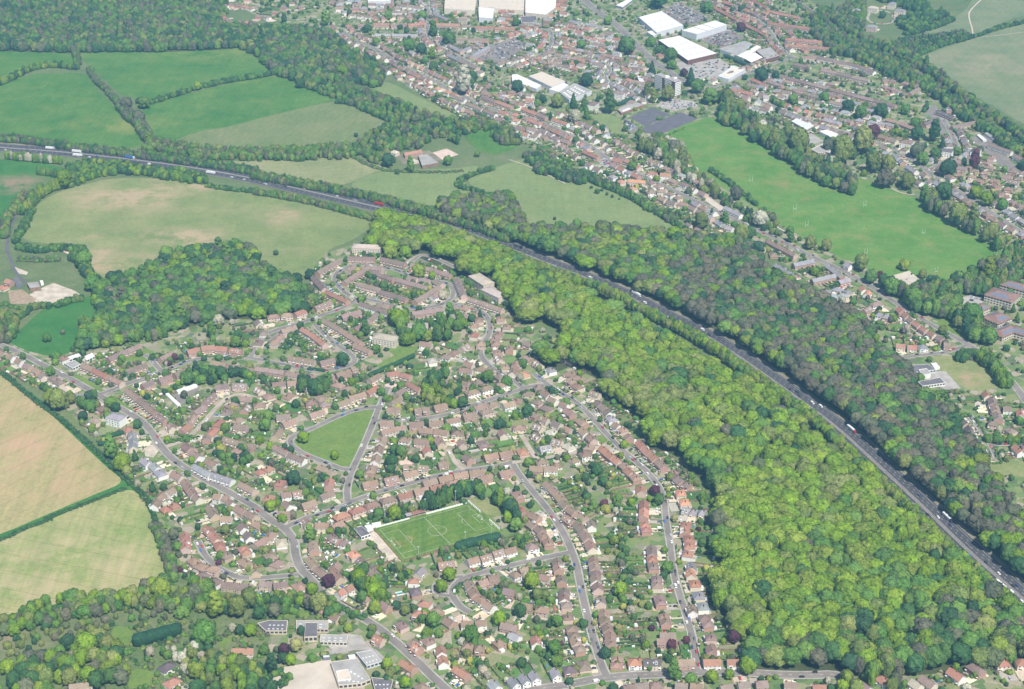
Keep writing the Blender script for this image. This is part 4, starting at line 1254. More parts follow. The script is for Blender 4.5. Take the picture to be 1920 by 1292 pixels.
# ------------------------------------------------------------ large buildings, by their roof corners
def block(name, label, cat, tile, roof, h, top, wall, par=.8, extra=None, wins=None, floors=0):
    p = gp(roof, tile, h)
    a = sum(p[i][0] * p[(i + 1) % len(p)][1] - p[(i + 1) % len(p)][0] * p[i][1] for i in range(len(p)))
    if a < 0: p = p[::-1]
    cx = sum(q[0] for q in p) / len(p); cy = sum(q[1] for q in p) / len(p)
    root = link(name, None, None, (cx, cy, .2)); tag(root, label, cat)
    lp = [(x - cx, y - cy) for x, y in p]
    mb = MB(); n = len(lp)
    for i in range(n):
        u, v = lp[i], lp[(i + 1) % n]; mb.poly([(*u, 0), (*v, 0), (*v, h + .3), (*u, h + .3)], wall)
    mb.build('wall', root)
    mb = MB(); mb.poly([(x, y, h) for x, y in lp], top); mb.build('roof', root)
    mb = MB()
    k = 1 - .5 / max(5, min(math.hypot(*q) for q in lp))
    for i in range(n):
        u, v = lp[i], lp[(i + 1) % n]; mb.poly([(*u, h + .3), (*v, h + .3), (v[0] * k, v[1] * k, h + .3), (u[0] * k, u[1] * k, h + .3)], wall)
        mb.poly([(u[0] * k, u[1] * k, h + .3), (v[0] * k, v[1] * k, h + .3), (v[0] * k, v[1] * k, h + .01), (u[0] * k, u[1] * k, h + .01)], wall)
    mb.build('parapet', root)
    for fl in range(floors):
        for i in range(n):
            u, v = lp[i], lp[(i + 1) % n]; L = math.hypot(v[0] - u[0], v[1] - u[1])
            if L < 6: continue
            ux, uy = (v[0] - u[0]) / L, (v[1] - u[1]) / L; nx, ny = uy * .06, -ux * .06
            mb = MB(); z = (fl + .35) * h / floors; zt = (fl + .85) * h / floors; m = max(1, int(L / 3.4))
            for j in range(m):
                s0 = (j + .15) * L / m; s1 = (j + .85) * L / m
                mb.poly([(u[0] + ux * s0 + nx, u[1] + uy * s0 + ny, z), (u[0] + ux * s1 + nx, u[1] + uy * s1 + ny, z), (u[0] + ux * s1 + nx, u[1] + uy * s1 + ny, zt), (u[0] + ux * s0 + nx, u[1] + uy * s0 + ny, zt)], 'glass')
            mb.build('window', root)
    mark(p, BLD)
    if extra:
        for (nm, fx, fy, sx, sy, z1, m) in extra:
            mb = MB(); q = [(lp[0][0] * (1 - a_) * (1 - b_) + lp[1][0] * a_ * (1 - b_) + lp[2][0] * a_ * b_ + lp[3 % n][0] * (1 - a_) * b_, lp[0][1] * (1 - a_) * (1 - b_) + lp[1][1] * a_ * (1 - b_) + lp[2][1] * a_ * b_ + lp[3 % n][1] * (1 - a_) * b_) for a_, b_ in ((fx, fy), (fx + sx, fy), (fx + sx, fy + sy), (fx, fy + sy))]
            mb.prism(q, h + .02, h + z1, m); mb.build(nm, root)
    return root
SK = lambda n: [('skylight', .08 + .84 * (i % 4) / 4, .15 + .7 * (i // 4) / max(1, n // 4), .10, .07, .35, 'cladding' if n in (8, 12) else 'white') for i in range(n)]
block('retail_store', 'large pale flat-roofed store beside the dual carriageway, grey side walls', 'store', '02', '950,130 1122,85 1285,190 1085,245', 10, 'roof_white', 'cladding', extra=SK(8))
block('retail_store', 'low pale annexe in front of the large flat-roofed store', 'store annexe', '02', '1010,240 1085,222 1190,222 1060,270', 6, 'roof_white', 'cladding')
block('retail_store', 'white retail unit in three roof steps with grey panelled front', 'store', '02', '1275,228 1525,155 1612,185 1385,258', 11, 'roof_white', 'cladding', extra=[('roof_step', .33, .0, .01, 1, .5, 'roof_grey'), ('roof_step', .6, .0, .01, 1, .5, 'roof_grey')])
st = block('retail_store', 'broad cream-white roofed store with red signs over its front', 'store', '02', '1095,300 1255,268 1540,402 1320,455', 8, 'roof_white', 'brick_dark', extra=SK(12))
block('retail_store', 'long grey ribbed-roof store behind the striped car park', 'store', '02', '1560,370 1745,308 1800,330 1690,418 1640,400', 7, 'roof_grey', 'cladding')
block('retail_store', 'white-roofed store wing between two grey roofs', 'store', '02', '1690,420 1840,340 1870,352 1740,440', 7.5, 'roof_white', 'cream')
block('retail_store', 'square bright white roof by the store access road', 'store', '02', '1720,428 1822,392 1885,432 1795,472', 7, 'roof_white', 'brick_dark')
block('retail_store', 'dark grey roofed store at the corner above the apartments', 'store', None, '1417,95 1445,88 1462,105 1437,112', 7, 'roof_grey', 'brick_dark')
block('garage_showroom', 'small glass-roofed showroom beside the road past the stores', 'showroom', '02', '1545,572 1660,492 1750,522 1625,595', 6, 'cladding', 'cladding', extra=[('rooflight', .1, .15, .35, .7, .4, 'cream'), ('rooflight', .55, .15, .35, .7, .4, 'cream')])
block('warehouse', 'largest beige-roofed warehouse at the top edge of the town', 'warehouse', None, '835,-14 833,16 890,20 896,-14', 11, 'beige_roof', 'cream')
block('warehouse', 'bright white-roofed warehouse at the top edge, gold end wall', 'warehouse', None, '985,-14 985,24 1024,28 1042,14 1044,-14', 11, 'roof_white', 'beige_roof')
block('warehouse', 'long beige warehouse between the two bright roofs at the top edge', 'warehouse', None, '898,-8 898,14 982,20 984,-8', 9, 'beige_roof', 'cream')
block('warehouse', 'small white-roofed warehouse in front of the long beige one', 'warehouse', '01', '1668,55 1790,60 1775,140 1672,132', 9, 'roof_white', 'cladding')
block('warehouse', 'pale warehouse cut by the top edge above the terraces', 'warehouse', '01', '835,-40 1012,-40 1010,8 838,12', 8, 'roof_white', 'cladding')
block('hotel_building', 'three-storey cream office block with dark roof near the town junction', 'office', '02', '65,125 180,118 188,150 150,172 70,168', 9, 'roof_dark', 'cream', floors=3)
block('office_building', 'long white low building beside the dual carriageway top end', 'office', '02', '780,40 860,0 905,0 830,55', 6, 'roof_white', 'cladding', floors=1)
block('workshop', 'long white ribbed-roof workshop row at the middle of the town', 'workshop', '02', '0,560 40,558 220,640 185,668 0,605', 6, 'roof_white', 'cladding', extra=SK(8))
block('workshop', 'pinkish grey workshop roof beside the white workshop row', 'workshop', '02', '125,572 225,540 400,610 300,655', 6.5, 'beige_roof', 'cladding')
block('workshop', 'grey sawtooth workshop roof dotted with white skylights', 'workshop', '02', '355,690 470,625 600,682 430,752', 7, 'roof_grey', 'cladding', extra=SK(20))
block('workshop', 'narrow white workshop roof beside the grey sawtooth roof', 'workshop', '02', '275,670 390,620 425,640 350,690', 7, 'roof_white', 'cladding')
block('sports_pavilion', 'low pavilion with white roof edges next to the grey sports court', 'pavilion', '02', '790,820 905,760 995,785 820,850', 3.5, 'roof_grey', 'tin_red', extra=[('roof_panel', .1, .1, .35, .3, .3, 'roof_white')])
block('village_hall', 'white flat-topped hall among the valley road houses', 'hall', '02', '940,575 975,568 990,610 955,618', 5, 'cladding', 'cream')
block('school_building', 'dark-roofed school wing with white fascia nearest the wood', 'school', '23', '1120,280 1290,248 1330,288 1160,312', 4, 'roof_dark', 'white', floors=1)
block('school_building', 'raised square school hall with white rim between dark roofs', 'school', '23', '1130,190 1190,180 1222,220 1155,232', 6, 'roof_grey', 'white')
block('school_building', 'dark flat school roof beside the small playing field', 'school', '23', '1060,160 1200,148 1260,190 1085,212', 4, 'roof_dark', 'cladding', floors=1)
block('greenhouse', 'white framed glass canopy beside the small school', 'canopy', '23', '1222,145 1260,138 1290,170 1250,180', 3, 'cladding', 'white')
block('school_building', 'dark ribbed school roof with white vents at the far end', 'school', '31', '10,800 95,778 240,780 232,858 72,858', 4, 'roof_dark', 'beige_roof', floors=1, extra=SK(8))
block('school_building', 'long grey flat-roofed school block behind the dark hipped hall', 'school', '31', '302,778 545,780 542,845 300,838', 4, 'roof_grey', 'beige_roof', floors=1, extra=SK(8))
block('school_building', 'dark pitched school hall running towards the driveway', 'school', '31', '372,795 462,795 460,900 362,905', 6, 'roof_dark', 'beige_roof', floors=1)
block('school_building', 'pale grey flat school wing with white skylight dots', 'school', '31', '485,885 690,888 684,945 478,938', 4, 'roof_grey', 'cream', floors=1, extra=SK(8))
block('school_building', 'wide grey lower school with a light court beside the playground', 'school', '31', '560,1090 760,1062 860,1222 790,1250 620,1265', 4.5, 'roof_grey', 'beige_roof', floors=1, extra=SK(8))
block('school_building', 'grey lower school wing with a blue panelled end', 'school', '31', '750,1020 870,1000 945,1085 830,1120', 4, 'roof_grey', 'cladding', floors=1, extra=SK(8))
block('school_building', 'grey-brown lower school wing nearest the main road', 'school', '31', '865,1205 1030,1225 1010,1300 900,1330', 4, 'roof_dark', 'beige_roof', floors=1, extra=SK(8))
block('school_building', 'pale roofed lower school corner next to the playground edge', 'school', '31', '600,1160 690,1145 715,1220 618,1235', 4.8, 'beige_roof', 'white', floors=1)
block('cabin', 'white portable cabin on the lower school grass', 'cabin', '31', '690,1040 742,1035 748,1062 700,1070', 3, 'roof_white', 'white')
block('cabin', 'blue portable cabin beside the school hedge', 'cabin', '31', '500,1042 550,1038 556,1055 504,1060', 3, 'cladding', 'solar')
block('garage_row', 'long white-roofed garage row along the asphalt garage court', 'garages', '20', '1322,345 1470,295 1482,308 1335,362', 2.6, 'roof_white', 'white')
block('garage_row', 'white-roofed garage row on the lane side of the garage court', 'garages', '20', '1240,372 1262,365 1355,450 1330,460', 2.6, 'roof_white', 'white')
block('shop_building', 'flat white shop with dark windows where the estate meets the main road', 'shop', '20', '480,140 560,120 605,150 545,180', 4, 'roof_grey', 'white', floors=1)
block('shop_building', 'low white flat building beside the small corner shop', 'shop', '20', '505,98 590,68 606,85 520,115', 4, 'roof_white', 'white', floors=1)
block('shop_building', 'white flat-roofed pair of units behind the corner shop', 'shop', '20', '625,95 690,65 712,88 650,118', 4, 'roof_white', 'white', floors=1)
block('farm_building', 'grey barn roof beside the sand riding arena', 'barn', '01', '1215,1165 1290,1158 1372,1222 1245,1245', 5, 'roof_grey', 'timber')
block('garage_row', 'white-roofed garage row by the asphalt yard under the tree belt', 'garages', '03', '1565,1012 1590,1008 1642,1050 1615,1058', 2.8, 'roof_white', 'cladding')
block('garage_row', 'pale garage row closest to the railway tree belt', 'garages', '03', '1625,1000 1650,995 1712,1040 1690,1048', 2.8, 'roof_grey', 'cladding')
block('petrol_station', 'white flat forecourt canopy beside the long town road', 'canopy', '03', '385,985 450,975 535,1010 480,1035', 5, 'roof_white', 'white')
block('office_building', 'blue-grey curved-roof building next to the forecourt canopy', 'office', '03', '175,910 230,880 350,940 290,975', 6, 'cladding', 'cream', floors=1)
block('office_building', 'grey hipped office with white roof centre beside the playing field', 'office', '03', '320,1120 420,1075 550,1120 480,1160 440,1140 380,1150', 6, 'roof_grey', 'cream', floors=2, extra=[('roof_panel', .3, .3, .4, .3, .6, 'roof_white')])
block('farm_building', 'blue-ended barn beside the red-roofed farmhouse', 'barn', '10', '95,795 135,790 165,835 120,845', 5, 'roof_dark', 'solar')
block('farm_building', 'dark grey barn where the farm lane ends', 'barn', '10', '200,830 285,822 305,862 225,872', 5, 'roof_grey', 'timber')
block('farm_building', 'small white shed next to the dark grey barn', 'shed', '10', '298,815 320,812 328,832 306,836', 3, 'roof_white', 'white')
# tower block
p = [un(1227.7, 139.5, 25.5), un(1239.4, 136.8, 25.5), un(1277, 151, 25.5), un(1266, 154.3, 25.5)]
cx = sum(q[0] for q in p) / 4; cy = sum(q[1] for q in p) / 4
tb = link('tower_block', None, None, (cx, cy, .06)); tag(tb, 'white tower block with brick stair strips standing above the town', 'tower block')
lp = [(x - cx, y - cy) for x, y in p]; mark(p, BLD)
mb = MB(); mb.prism(lp, 0, 25.5, 'brick_dark', 'roof_grey'); mb.build('wall', tb)
def face(u, v, s0, s1, z0, z1, off, mat, name, par):
    L = math.hypot(v[0] - u[0], v[1] - u[1]); ux, uy = (v[0] - u[0]) / L, (v[1] - u[1]) / L; nx, ny = uy, -ux
    if (nx * (u[0] + v[0]) + ny * (u[1] + v[1])) < 0: nx, ny = -nx, -ny
    mb = MB(); a = (u[0] + ux * s0 * L, u[1] + uy * s0 * L); b = (u[0] + ux * s1 * L, u[1] + uy * s1 * L)
    mb.prism([a, b, (b[0] + nx * off, b[1] + ny * off), (a[0] + nx * off, a[1] + ny * off)], z0, z1, mat); return mb.build(name, par)
for fl in range(8):
    z = 1.2 + fl * 3.0
    for (u, v, segs) in ((lp[0], lp[3], ((.02, .36), (.50, .82))), (lp[3], lp[2], ((.0, 1.0),)), (lp[1], lp[2], ((.02, .45), (.55, .98)))):
        for s0, s1 in segs:
            face(u, v, s0, s1, z, z + 2.2, .35, 'white', 'balcony_panel', tb)
            face(u, v, s0, s1, z + 2.2, z + 3.0, .12, 'glass', 'window', tb)
mb = MB(); mb.box(-1, 1, 7, 5, 25.5, 28, 'white'); mb.build('lift_housing', tb); mb = MB(); mb.box(12, -6, 6, 5, 25.5, 27.6, 'roof_white'); mb.build('lift_housing', tb)
# brick office complex with solar panels
def hiphall(label, px, py, L, D, e, r, rz, sol=True):
    x, y = un(*T('13', px, py), z=e); root = link('office_building', None, None, (x, y, .06), rz); tag(root, label, 'office')
    a, b = L / 2, D / 2; mb = MB(); mb.prism([(-a, -b), (a, -b), (a, b), (-a, b)], 0, e, 'cream'); mb.build('wall', root)
    A, B_ = a + .8, b + .8; rl = a - b * .9; mb = MB()
    for q in (((-A, -B_), (A, -B_), (rl, 0), (-rl, 0)), ((A, B_), (-A, B_), (-rl, 0), (rl, 0))): mb.poly([(*q[0], e), (*q[1], e), (*q[2], r), (*q[3], r)], 'office_tile')
    mb.poly([(A, -B_, e), (A, B_, e), (rl, 0, r)], 'office_tile'); mb.poly([(-A, B_, e), (-A, -B_, e), (-rl, 0, r)], 'office_tile')
    rf = mb.build('roof', root)
    if sol:
        for s in (-1, 1):
            mb = MB(); f0, f1 = .22, .72; zz = lambda f: e + (r - e) * f + .12
            w = lambda f: A + (rl - A) * f - 2.2
            mb.poly([(-w(f0), s * B_ * (1 - f0), zz(f0)), (w(f0), s * B_ * (1 - f0), zz(f0)), (w(f1), s * B_ * (1 - f1), zz(f1)), (-w(f1), s * B_ * (1 - f1), zz(f1))], 'solar'); mb.build('solar_panel', rf)
    for fl in range(int(e // 3.3)):
        for s in (-1, 1):
            mb = MB(); m = int(L / 4)
            for j in range(m): x0 = -a + (j + .2) * L / m; x1 = -a + (j + .8) * L / m; mb.poly([(x0, s * (b + .05), fl * 3.3 + 1), (x1, s * (b + .05), fl * 3.3 + 1), (x1, s * (b + .05), fl * 3.3 + 2.6), (x0, s * (b + .05), fl * 3.3 + 2.6)], 'glass')
            mb.build('window', root); mb = MB(); m = int(D / 4)
            for j in range(m): x0 = -b + (j + .2) * D / m; x1 = -b + (j + .8) * D / m; mb.poly([(s * (a + .05), x0, fl * 3.3 + 1), (s * (a + .05), x1, fl * 3.3 + 1), (s * (a + .05), x1, fl * 3.3 + 2.6), (s * (a + .05), x0, fl * 3.3 + 2.6)], 'glass')
            mb.build('window', root)
    mark(foot(x, y, rz, L, D, 1), BLD)
hiphall('largest russet hip-roofed office, solar panels, beside the tree belt', 1760, 920, 36, 28, 10, 14.5, R(-38))
hiphall('russet office wing behind the largest solar-panelled one', 1860, 850, 34, 20, 10, 14, R(-38))
hiphall('long low russet office wing running down to the tall tree', 1560, 1030, 38, 15, 6.6, 10.5, R(38))
hiphall('square russet office with solar panels in the middle of the group', 1720, 1090, 28, 24, 6.6, 11.5, R(38))
hiphall('russet office wing with solar panels closest to the valley road', 1780, 1190, 34, 18, 6.6, 10.5, R(38))
hiphall('russet office wing with white gable at the right of the group', 1890, 1190, 26, 18, 6.6, 10.5, R(-38))
# mauve apartment blocks, long brick terrace-like flats
rows('03', '''
T 0 m kp 190,475 310,500
T 0 m p 250,430 370,425
T 0 m kp 400,520 520,545 640,575 760,600
T 0 m p 370,430 500,450
T 0 m p 500,460 580,470
T 0 m w 590,470 700,500 800,540
T 0 m p 800,520 770,600
''')

# football ground
CORN = [un(707.5, 992), un(758.5, 1050.5), un(932, 996), un(877.5, 946)]
def pq(u, v):  # u along the length, v across, 0..1
    a = [CORN[0][i] + (CORN[3][i] - CORN[0][i]) * u for i in (0, 1)]; b = [CORN[1][i] + (CORN[2][i] - CORN[1][i]) * u for i in (0, 1)]
    return (a[0] + (b[0] - a[0]) * v, a[1] + (b[1] - a[1]) * v)
sheet('football_surround', [pq(-.03, -.06), pq(1.05, -.06), pq(1.05, 1.06), pq(-.03, 1.06)], 'pitch_grass', .30, bit=OPEN | ROAD, clear=TOWN)
mb = MB(); NB = 18
sheet('football_pitch', [pq(0, 0), pq(1, 0), pq(1, 1), pq(0, 1)], 'pitch_grass', .36)
mb = MB()
def seg(a, b, w=.09):
    dx, dy = b[0] - a[0], b[1] - a[1]; L = math.hypot(dx, dy) or 1; nx, ny = -dy / L * w, dx / L * w
    mb.poly([(a[0] - nx, a[1] - ny, .42), (b[0] - nx, b[1] - ny, .42), (b[0] + nx, b[1] + ny, .42), (a[0] + nx, a[1] + ny, .42)], 'white_line')
def path(l, w=.09):
    for a, b in zip(l[:-1], l[1:]): seg(pq(*a), pq(*b), w)
e = .015
path([(e, .03), (1 - e, .03), (1 - e, .97), (e, .97), (e, .03)]); path([(.5, .03), (.5, .97)], .11)
LEN = math.hypot(CORN[3][0] - CORN[0][0], CORN[3][1] - CORN[0][1]); WID = math.hypot(CORN[1][0] - CORN[0][0], CORN[1][1] - CORN[0][1])
path([(.5 + 9.15 / LEN * math.cos(t * math.pi / 16), .5 + 9.15 / WID * math.sin(t * math.pi / 16)) for t in range(33)])
for s in (0, 1):
    f = (lambda u: e + u) if s == 0 else (lambda u: 1 - e - u)
    h = 20 / WID; path([(f(0), .5 - h), (f(16.5 / LEN), .5 - h), (f(16.5 / LEN), .5 + h), (f(0), .5 + h)]); h = 9 / WID
    path([(f(0), .5 - h), (f(5.5 / LEN), .5 - h), (f(5.5 / LEN), .5 + h), (f(0), .5 + h)])
    path([(f((11 + 9.15 * math.cos(t)) / LEN), .5 + 9.15 * math.sin(t) / WID) for t in [(-.92 + 1.84 * i / 10) for i in range(11)]])
mb.build('pitch_marking')['kind'] = 'structure'
def frame_goal(name, label, cat, c, dx, dy, hw, h, post, depth=0, rug=False):
    root = link(name, None, None, (c[0], c[1], .15), math.atan2(dy, dx)); tag(root, label, cat)
    for s in (-1, 1):
        mb = MB(); mb.box(s * hw, 0, post, post, 0, h, 'white'); mb.build('post', root)
    mb = MB(); zb = 3.0 if rug else h; mb.box(0, 0, hw * 2 + post, post, zb - post, zb, 'white'); mb.build('crossbar', root)
    if depth:
        mb = MB()
        for s in (-1, 1): mb.poly([(s * hw, 0, 0), (s * hw, depth, 0), (s * hw, depth * .5, h)], 'cladding')
        for i in range(13):
            x = -hw + i * hw / 6; mb.box(x, depth * .75, .05, depth * .5, 0, .1, 'white'); mb.poly([(x - .03, depth, 0), (x + .03, depth, 0), (x + .03, depth * .3, h), (x - .03, depth * .3, h)], 'white')
        mb.build('net', root)
gd = (CORN[1][0] - CORN[0][0], CORN[1][1] - CORN[0][1])
frame_goal('football_goal', 'white football goal nearest the gravel car park', 'goal', pq(.015, .5), -gd[0], -gd[1], 3.66, 2.44, .2, -2.2)
frame_goal('football_goal', 'white football goal in front of the short white fence', 'goal', pq(.985, .5), gd[0], gd[1], 3.66, 2.44, .2, -2.2)
def fence(label, pts_, h, mat, thick=.12, post=3.0, z=.3):
    root = link('fence', None); tag(root, label, 'fence'); mb = MB()
    for a, b in zip(pts_[:-1], pts_[1:]):
        dx, dy = b[0] - a[0], b[1] - a[1]; L = math.hypot(dx, dy); nx, ny = -dy / L * thick / 2, dx / L * thick / 2
        mb.prism([(a[0] - nx, a[1] - ny), (b[0] - nx, b[1] - ny), (b[0] + nx, b[1] + ny), (a[0] + nx, a[1] + ny)], z, z + h, mat)
    mb.build('panel', root); mb = MB()
    for q in resample(pts_, post): mb.box(q[0], q[1], thick * 2, thick * 2, z, z + h + .1, mat)
    o = mb.build('post', root); o['kind'] = 'stuff'
fence('white advertising fence along the far touchline left of the stand', [pq(0, -.035), pq(.36, -.035)], 1.3, 'white', .5)
fence('white fence along the far touchline right of the stand', [pq(.55, -.035), pq(.995, -.035)], 1.5, 'white', .6)
fence('white upper fence behind the far goal beside the dry grass', [pq(1.025, -.05), pq(1.03, .36)], 2.0, 'white', .5)
fence('white lower fence behind the far goal beside the shrubs', [pq(1.03, .66), pq(1.03, 1.0)], 2.0, 'white', .5)
fence('brown low fence behind the near goal by the gravel car park', [pq(-.035, -.02), pq(-.035, 1.02)], 1.2, 'tin_red', .2)
fence('brown low fence along the near touchline of the pitch', [pq(0, 1.04), pq(.62, 1.04)], 1.2, 'tin_red', .2)
def shed_stand(label, u0, u1, v, depth, mat):
    a, b = pq(u0, v), pq(u1, v); dx, dy = b[0] - a[0], b[1] - a[1]; L = math.hypot(dx, dy); rz = math.atan2(dy, dx)
    root = link('spectator_stand', None, None, ((a[0] + b[0]) / 2, (a[1] + b[1]) / 2, .1), rz); tag(root, label, 'stand')
    mb = MB(); mb.box(0, depth, L, .2, 0, 3.2, 'brick_dark'); mb.build('back_wall', root)
    mb = MB(); mb.poly([(-L / 2, -.3, 3.6), (L / 2, -.3, 3.6), (L / 2, depth + .3, 3.1), (-L / 2, depth + .3, 3.1)], mat); mb.poly([(-L / 2, -.3, 3.4), (L / 2, -.3, 3.4), (L / 2, -.3, 3.6), (-L / 2, -.3, 3.6)], 'white'); mb.build('roof', root)
    mb = MB(); [mb.box(0, .6 + i * .9, L - .4, .9, .0, .3 + i * .4, 'mud') for i in range(3)]; mb.build('terrace_step', root)
    for i in range(6):
        mb = MB(); mb.box(-L / 2 + .2 + i * (L - .4) / 5, 0, .15, .15, 0, 3.5, 'steel'); mb.build('post', root)
shed_stand('pink-brown roofed spectator stand at the halfway line', .40, .55, -.05, 5.5, 'tin_red')
shed_stand('grey roofed stand beside the pink-brown stand', .335, .398, -.05, 5.5, 'roof_grey')
block('clubhouse', 'white clubhouse with dark flat roof at the football ground corner', 'clubhouse', '31', '730,85 790,70 862,130 790,155', 4, 'roof_dark', 'white', floors=1)
block('clubhouse', 'pale annexe beside the dark-roofed football clubhouse', 'clubhouse annexe', '31', '812,70 862,60 880,85 835,98', 3, 'cladding', 'white')
block('store_cabin', 'white container cabin between the clubhouse and the white fence', 'container', '31', '866,52 932,38 938,55 874,72', 2.6, 'roof_white', 'white')
for i, (u, v, lb) in enumerate(((.12, -.13, 'left of the stand'), (.56, -.12, 'right of the stand'), (.9, -.12, 'by the far corner'), (.12, 1.1, 'near the gravel corner'), (.62, 1.1, 'by the near hedge'), (.9, 1.12, 'behind the near hedge end'))):
    x, y = pq(u, v); root = link('floodlight_mast', None, None, (x, y, .1)); tag(root, 'slim grey floodlight mast ' + lb + ' at the football pitch', 'floodlight')
    mb = MB(); mb.box(0, 0, .35, .35, 0, 15, 'steel'); mb.build('mast', root); mb = MB(); mb.box(0, 0, 1.8, .3, 14.7, 15.3, 'cladding'); mb.build('lamp_head', root)
for i, (x, y, lb) in enumerate(((1490, 395, 'beside the dry playing-field edge'), (1512, 426, 'nearest the path poplars'), (1621, 388, 'in the middle of the playing field'), (1731, 440, 'on the right half of the playing field'), (1623, 478, 'above the white cottage'), (1755, 513, 'beside the playing-field car park'), (1866, 482, 'in the narrow right end of the field'), (1408, 342, 'at the field side near the houses'))):
    frame_goal('rugby_posts', 'tall white rugby posts ' + lb, 'rugby posts', un(x, y), .8, .6, 2.8, 9.5, .2, rug=True)

# ------------------------------------------------------------ trees
def ico(sub=1):
    t = (1 + 5 ** .5) / 2
    v = [(-1, t, 0), (1, t, 0), (-1, -t, 0), (1, -t, 0), (0, -1, t), (0, 1, t), (0, -1, -t), (0, 1, -t), (t, 0, -1), (t, 0, 1), (-t, 0, -1), (-t, 0, 1)]
    f = [(0, 11, 5), (0, 5, 1), (0, 1, 7), (0, 7, 10), (0, 10, 11), (1, 5, 9), (5, 11, 4), (11, 10, 2), (10, 7, 6), (7, 1, 8), (3, 9, 4), (3, 4, 2), (3, 2, 6), (3, 6, 8), (3, 8, 9), (4, 9, 5), (2, 4, 11), (6, 2, 10), (8, 6, 7), (9, 8, 1)]
    v = [np.array(p) / np.linalg.norm(p) for p in v]
    for _ in range(sub):
        c = {}; nf = []
        def md(a, b):
            k = (min(a, b), max(a, b))
            if k not in c: m = v[a] + v[b]; v.append(m / np.linalg.norm(m)); c[k] = len(v) - 1
            return c[k]
        for a, b, d in f:
            x, y, z = md(a, b), md(b, d), md(d, a); nf += [(a, x, z), (b, y, x), (d, z, y), (x, y, z)]
        f = nf
    return np.array(v), np.array(f)
IV, IF = ico(1)
def crown_mesh(name, mat, seed, kind='broad', nleaf=900, nl=15):
    """crown of unit radius, base at z 0: a hull of lobes with leaf clumps spread over them"""
    r = np.random.RandomState(seed)
    lobes = []
    if kind == 'broad':
        lobes.append((0, 0, .70, .72))
        for i in range(nl):
            a = i * 2.4 + r.uniform(-.4, .4); t = (i + .5) / nl; el = math.asin(min(.98, .05 + .95 * (1 - t)))
            rad = .64 * math.cos(el) * r.uniform(.85, 1.15); z = .66 + .62 * math.sin(el) + r.uniform(-.05, .05)
            lobes.append((rad * math.cos(a), rad * math.sin(a), z, r.uniform(.28, .44)))
        for i in range(6):
            a = i * 1.05 + r.uniform(-.3, .3); lobes.append((.62 * math.cos(a), .62 * math.sin(a), .42, r.uniform(.3, .4)))
    elif kind == 'tall':
        for i in range(nl):
            a = i * 2.4; z = .35 + 2.1 * i / nl; rad = .42 * math.sin(min(1, (z + .2) / 1.2) * 1.57) * (1 - max(0, z - 1.3) / 1.8)
            lobes.append((rad * math.cos(a), rad * math.sin(a), z, r.uniform(.34, .5) * (1.1 - z * .2)))
    elif kind == 'conifer':
        for i in range(nl):
            a = i * 2.4; z = .15 + 2.2 * i / nl; rad = .42 * (1 - z / 2.6)
            lobes.append((rad * math.cos(a), rad * math.sin(a), z, .42 * (1 - z / 2.9) + .06))
    elif kind == 'shrub':
        for i in range(nl):
            a = i * 2.4; rad = .65 * math.sqrt(i / nl); lobes.append((rad * math.cos(a), rad * math.sin(a), r.uniform(.3, .65), r.uniform(.3, .45)))
    elif kind == 'hedge':
        for i in range(nl):
            lobes.append((-1 + 2 * (i + .5) / nl, r.uniform(-.1, .1), .5 + r.uniform(-.08, .1), .45))
    L = np.array(lobes); V = []; Fc = []; lv = []
    for (x, y, z, rd) in lobes:
        o = len(V); dsp = 1 + r.uniform(-.12, .12, len(IV)); p = IV * (rd * .9) * dsp[:, None] + (x, y, z)
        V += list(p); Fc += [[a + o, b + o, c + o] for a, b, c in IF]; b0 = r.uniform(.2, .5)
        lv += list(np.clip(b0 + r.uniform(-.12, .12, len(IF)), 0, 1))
    w = L[:, 3] ** 2; w /= w.sum(); cnt = 0; sz0 = .095 if kind != 'shrub' else .12
    while cnt < nleaf:
        k = r.choice(len(L), p=w); d = r.normal(size=3); d[2] = abs(d[2]) * 1.0 - .25; d /= np.linalg.norm(d)
        c = L[k, :3] + d * L[k, 3] * r.uniform(.86, 1.12)
        dist = np.linalg.norm(L[:, :3] - c, axis=1) - L[:, 3]; dist[k] = 1
        if dist.min() < -.05 or c[2] < 0: continue
        dd = c - L[:, :3].mean(0); dd /= np.linalg.norm(dd) + 1e-6; nrm = d * .55 + dd * .6 + r.normal(size=3) * .24; nrm /= np.linalg.norm(nrm)
        t = np.cross(nrm, r.normal(size=3)); t /= np.linalg.norm(t); b = np.cross(nrm, t); s = sz0 * r.uniform(.6, 1.35)
        o = len(V); V += [c - t * s, c - b * s * .8, c + t * s, c + b * s * .8]; Fc.append([o, o + 1, o + 2, o + 3])
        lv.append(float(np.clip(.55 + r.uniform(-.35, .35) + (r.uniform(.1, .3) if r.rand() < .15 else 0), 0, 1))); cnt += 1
    me = bpy.data.meshes.new(name); me.from_pydata([tuple(map(float, p)) for p in V], [], Fc); me.materials.append(MAT[mat])
    a = me.attributes.new('leafv', 'FLOAT', 'FACE'); a.data.foreach_set('value', np.array(lv, dtype=np.float32))
    return me
SPEC = [('broad', 1, 900, 15), ('broad', 2, 900, 12), ('broad', 3, 900, 18), ('broad', 4, 900, 14), ('tall', 5, 900, 16), ('conifer', 6, 900, 22), ('shrub', 7, 500, 9), ('shrub', 8, 500, 7), ('hedge', 9, 420, 7)]
INSTC = bpy.data.collections.new('foliage_shapes')
OBJC = []
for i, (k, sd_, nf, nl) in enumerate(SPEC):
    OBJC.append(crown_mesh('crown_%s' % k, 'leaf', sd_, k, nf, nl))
    o = bpy.data.objects.new('shape_%02d' % i, crown_mesh('shape_%s' % k, 'leaf_mass', sd_, k, int(nf * (1.0 if k == 'broad' else .8)), nl)); INSTC.objects.link(o)
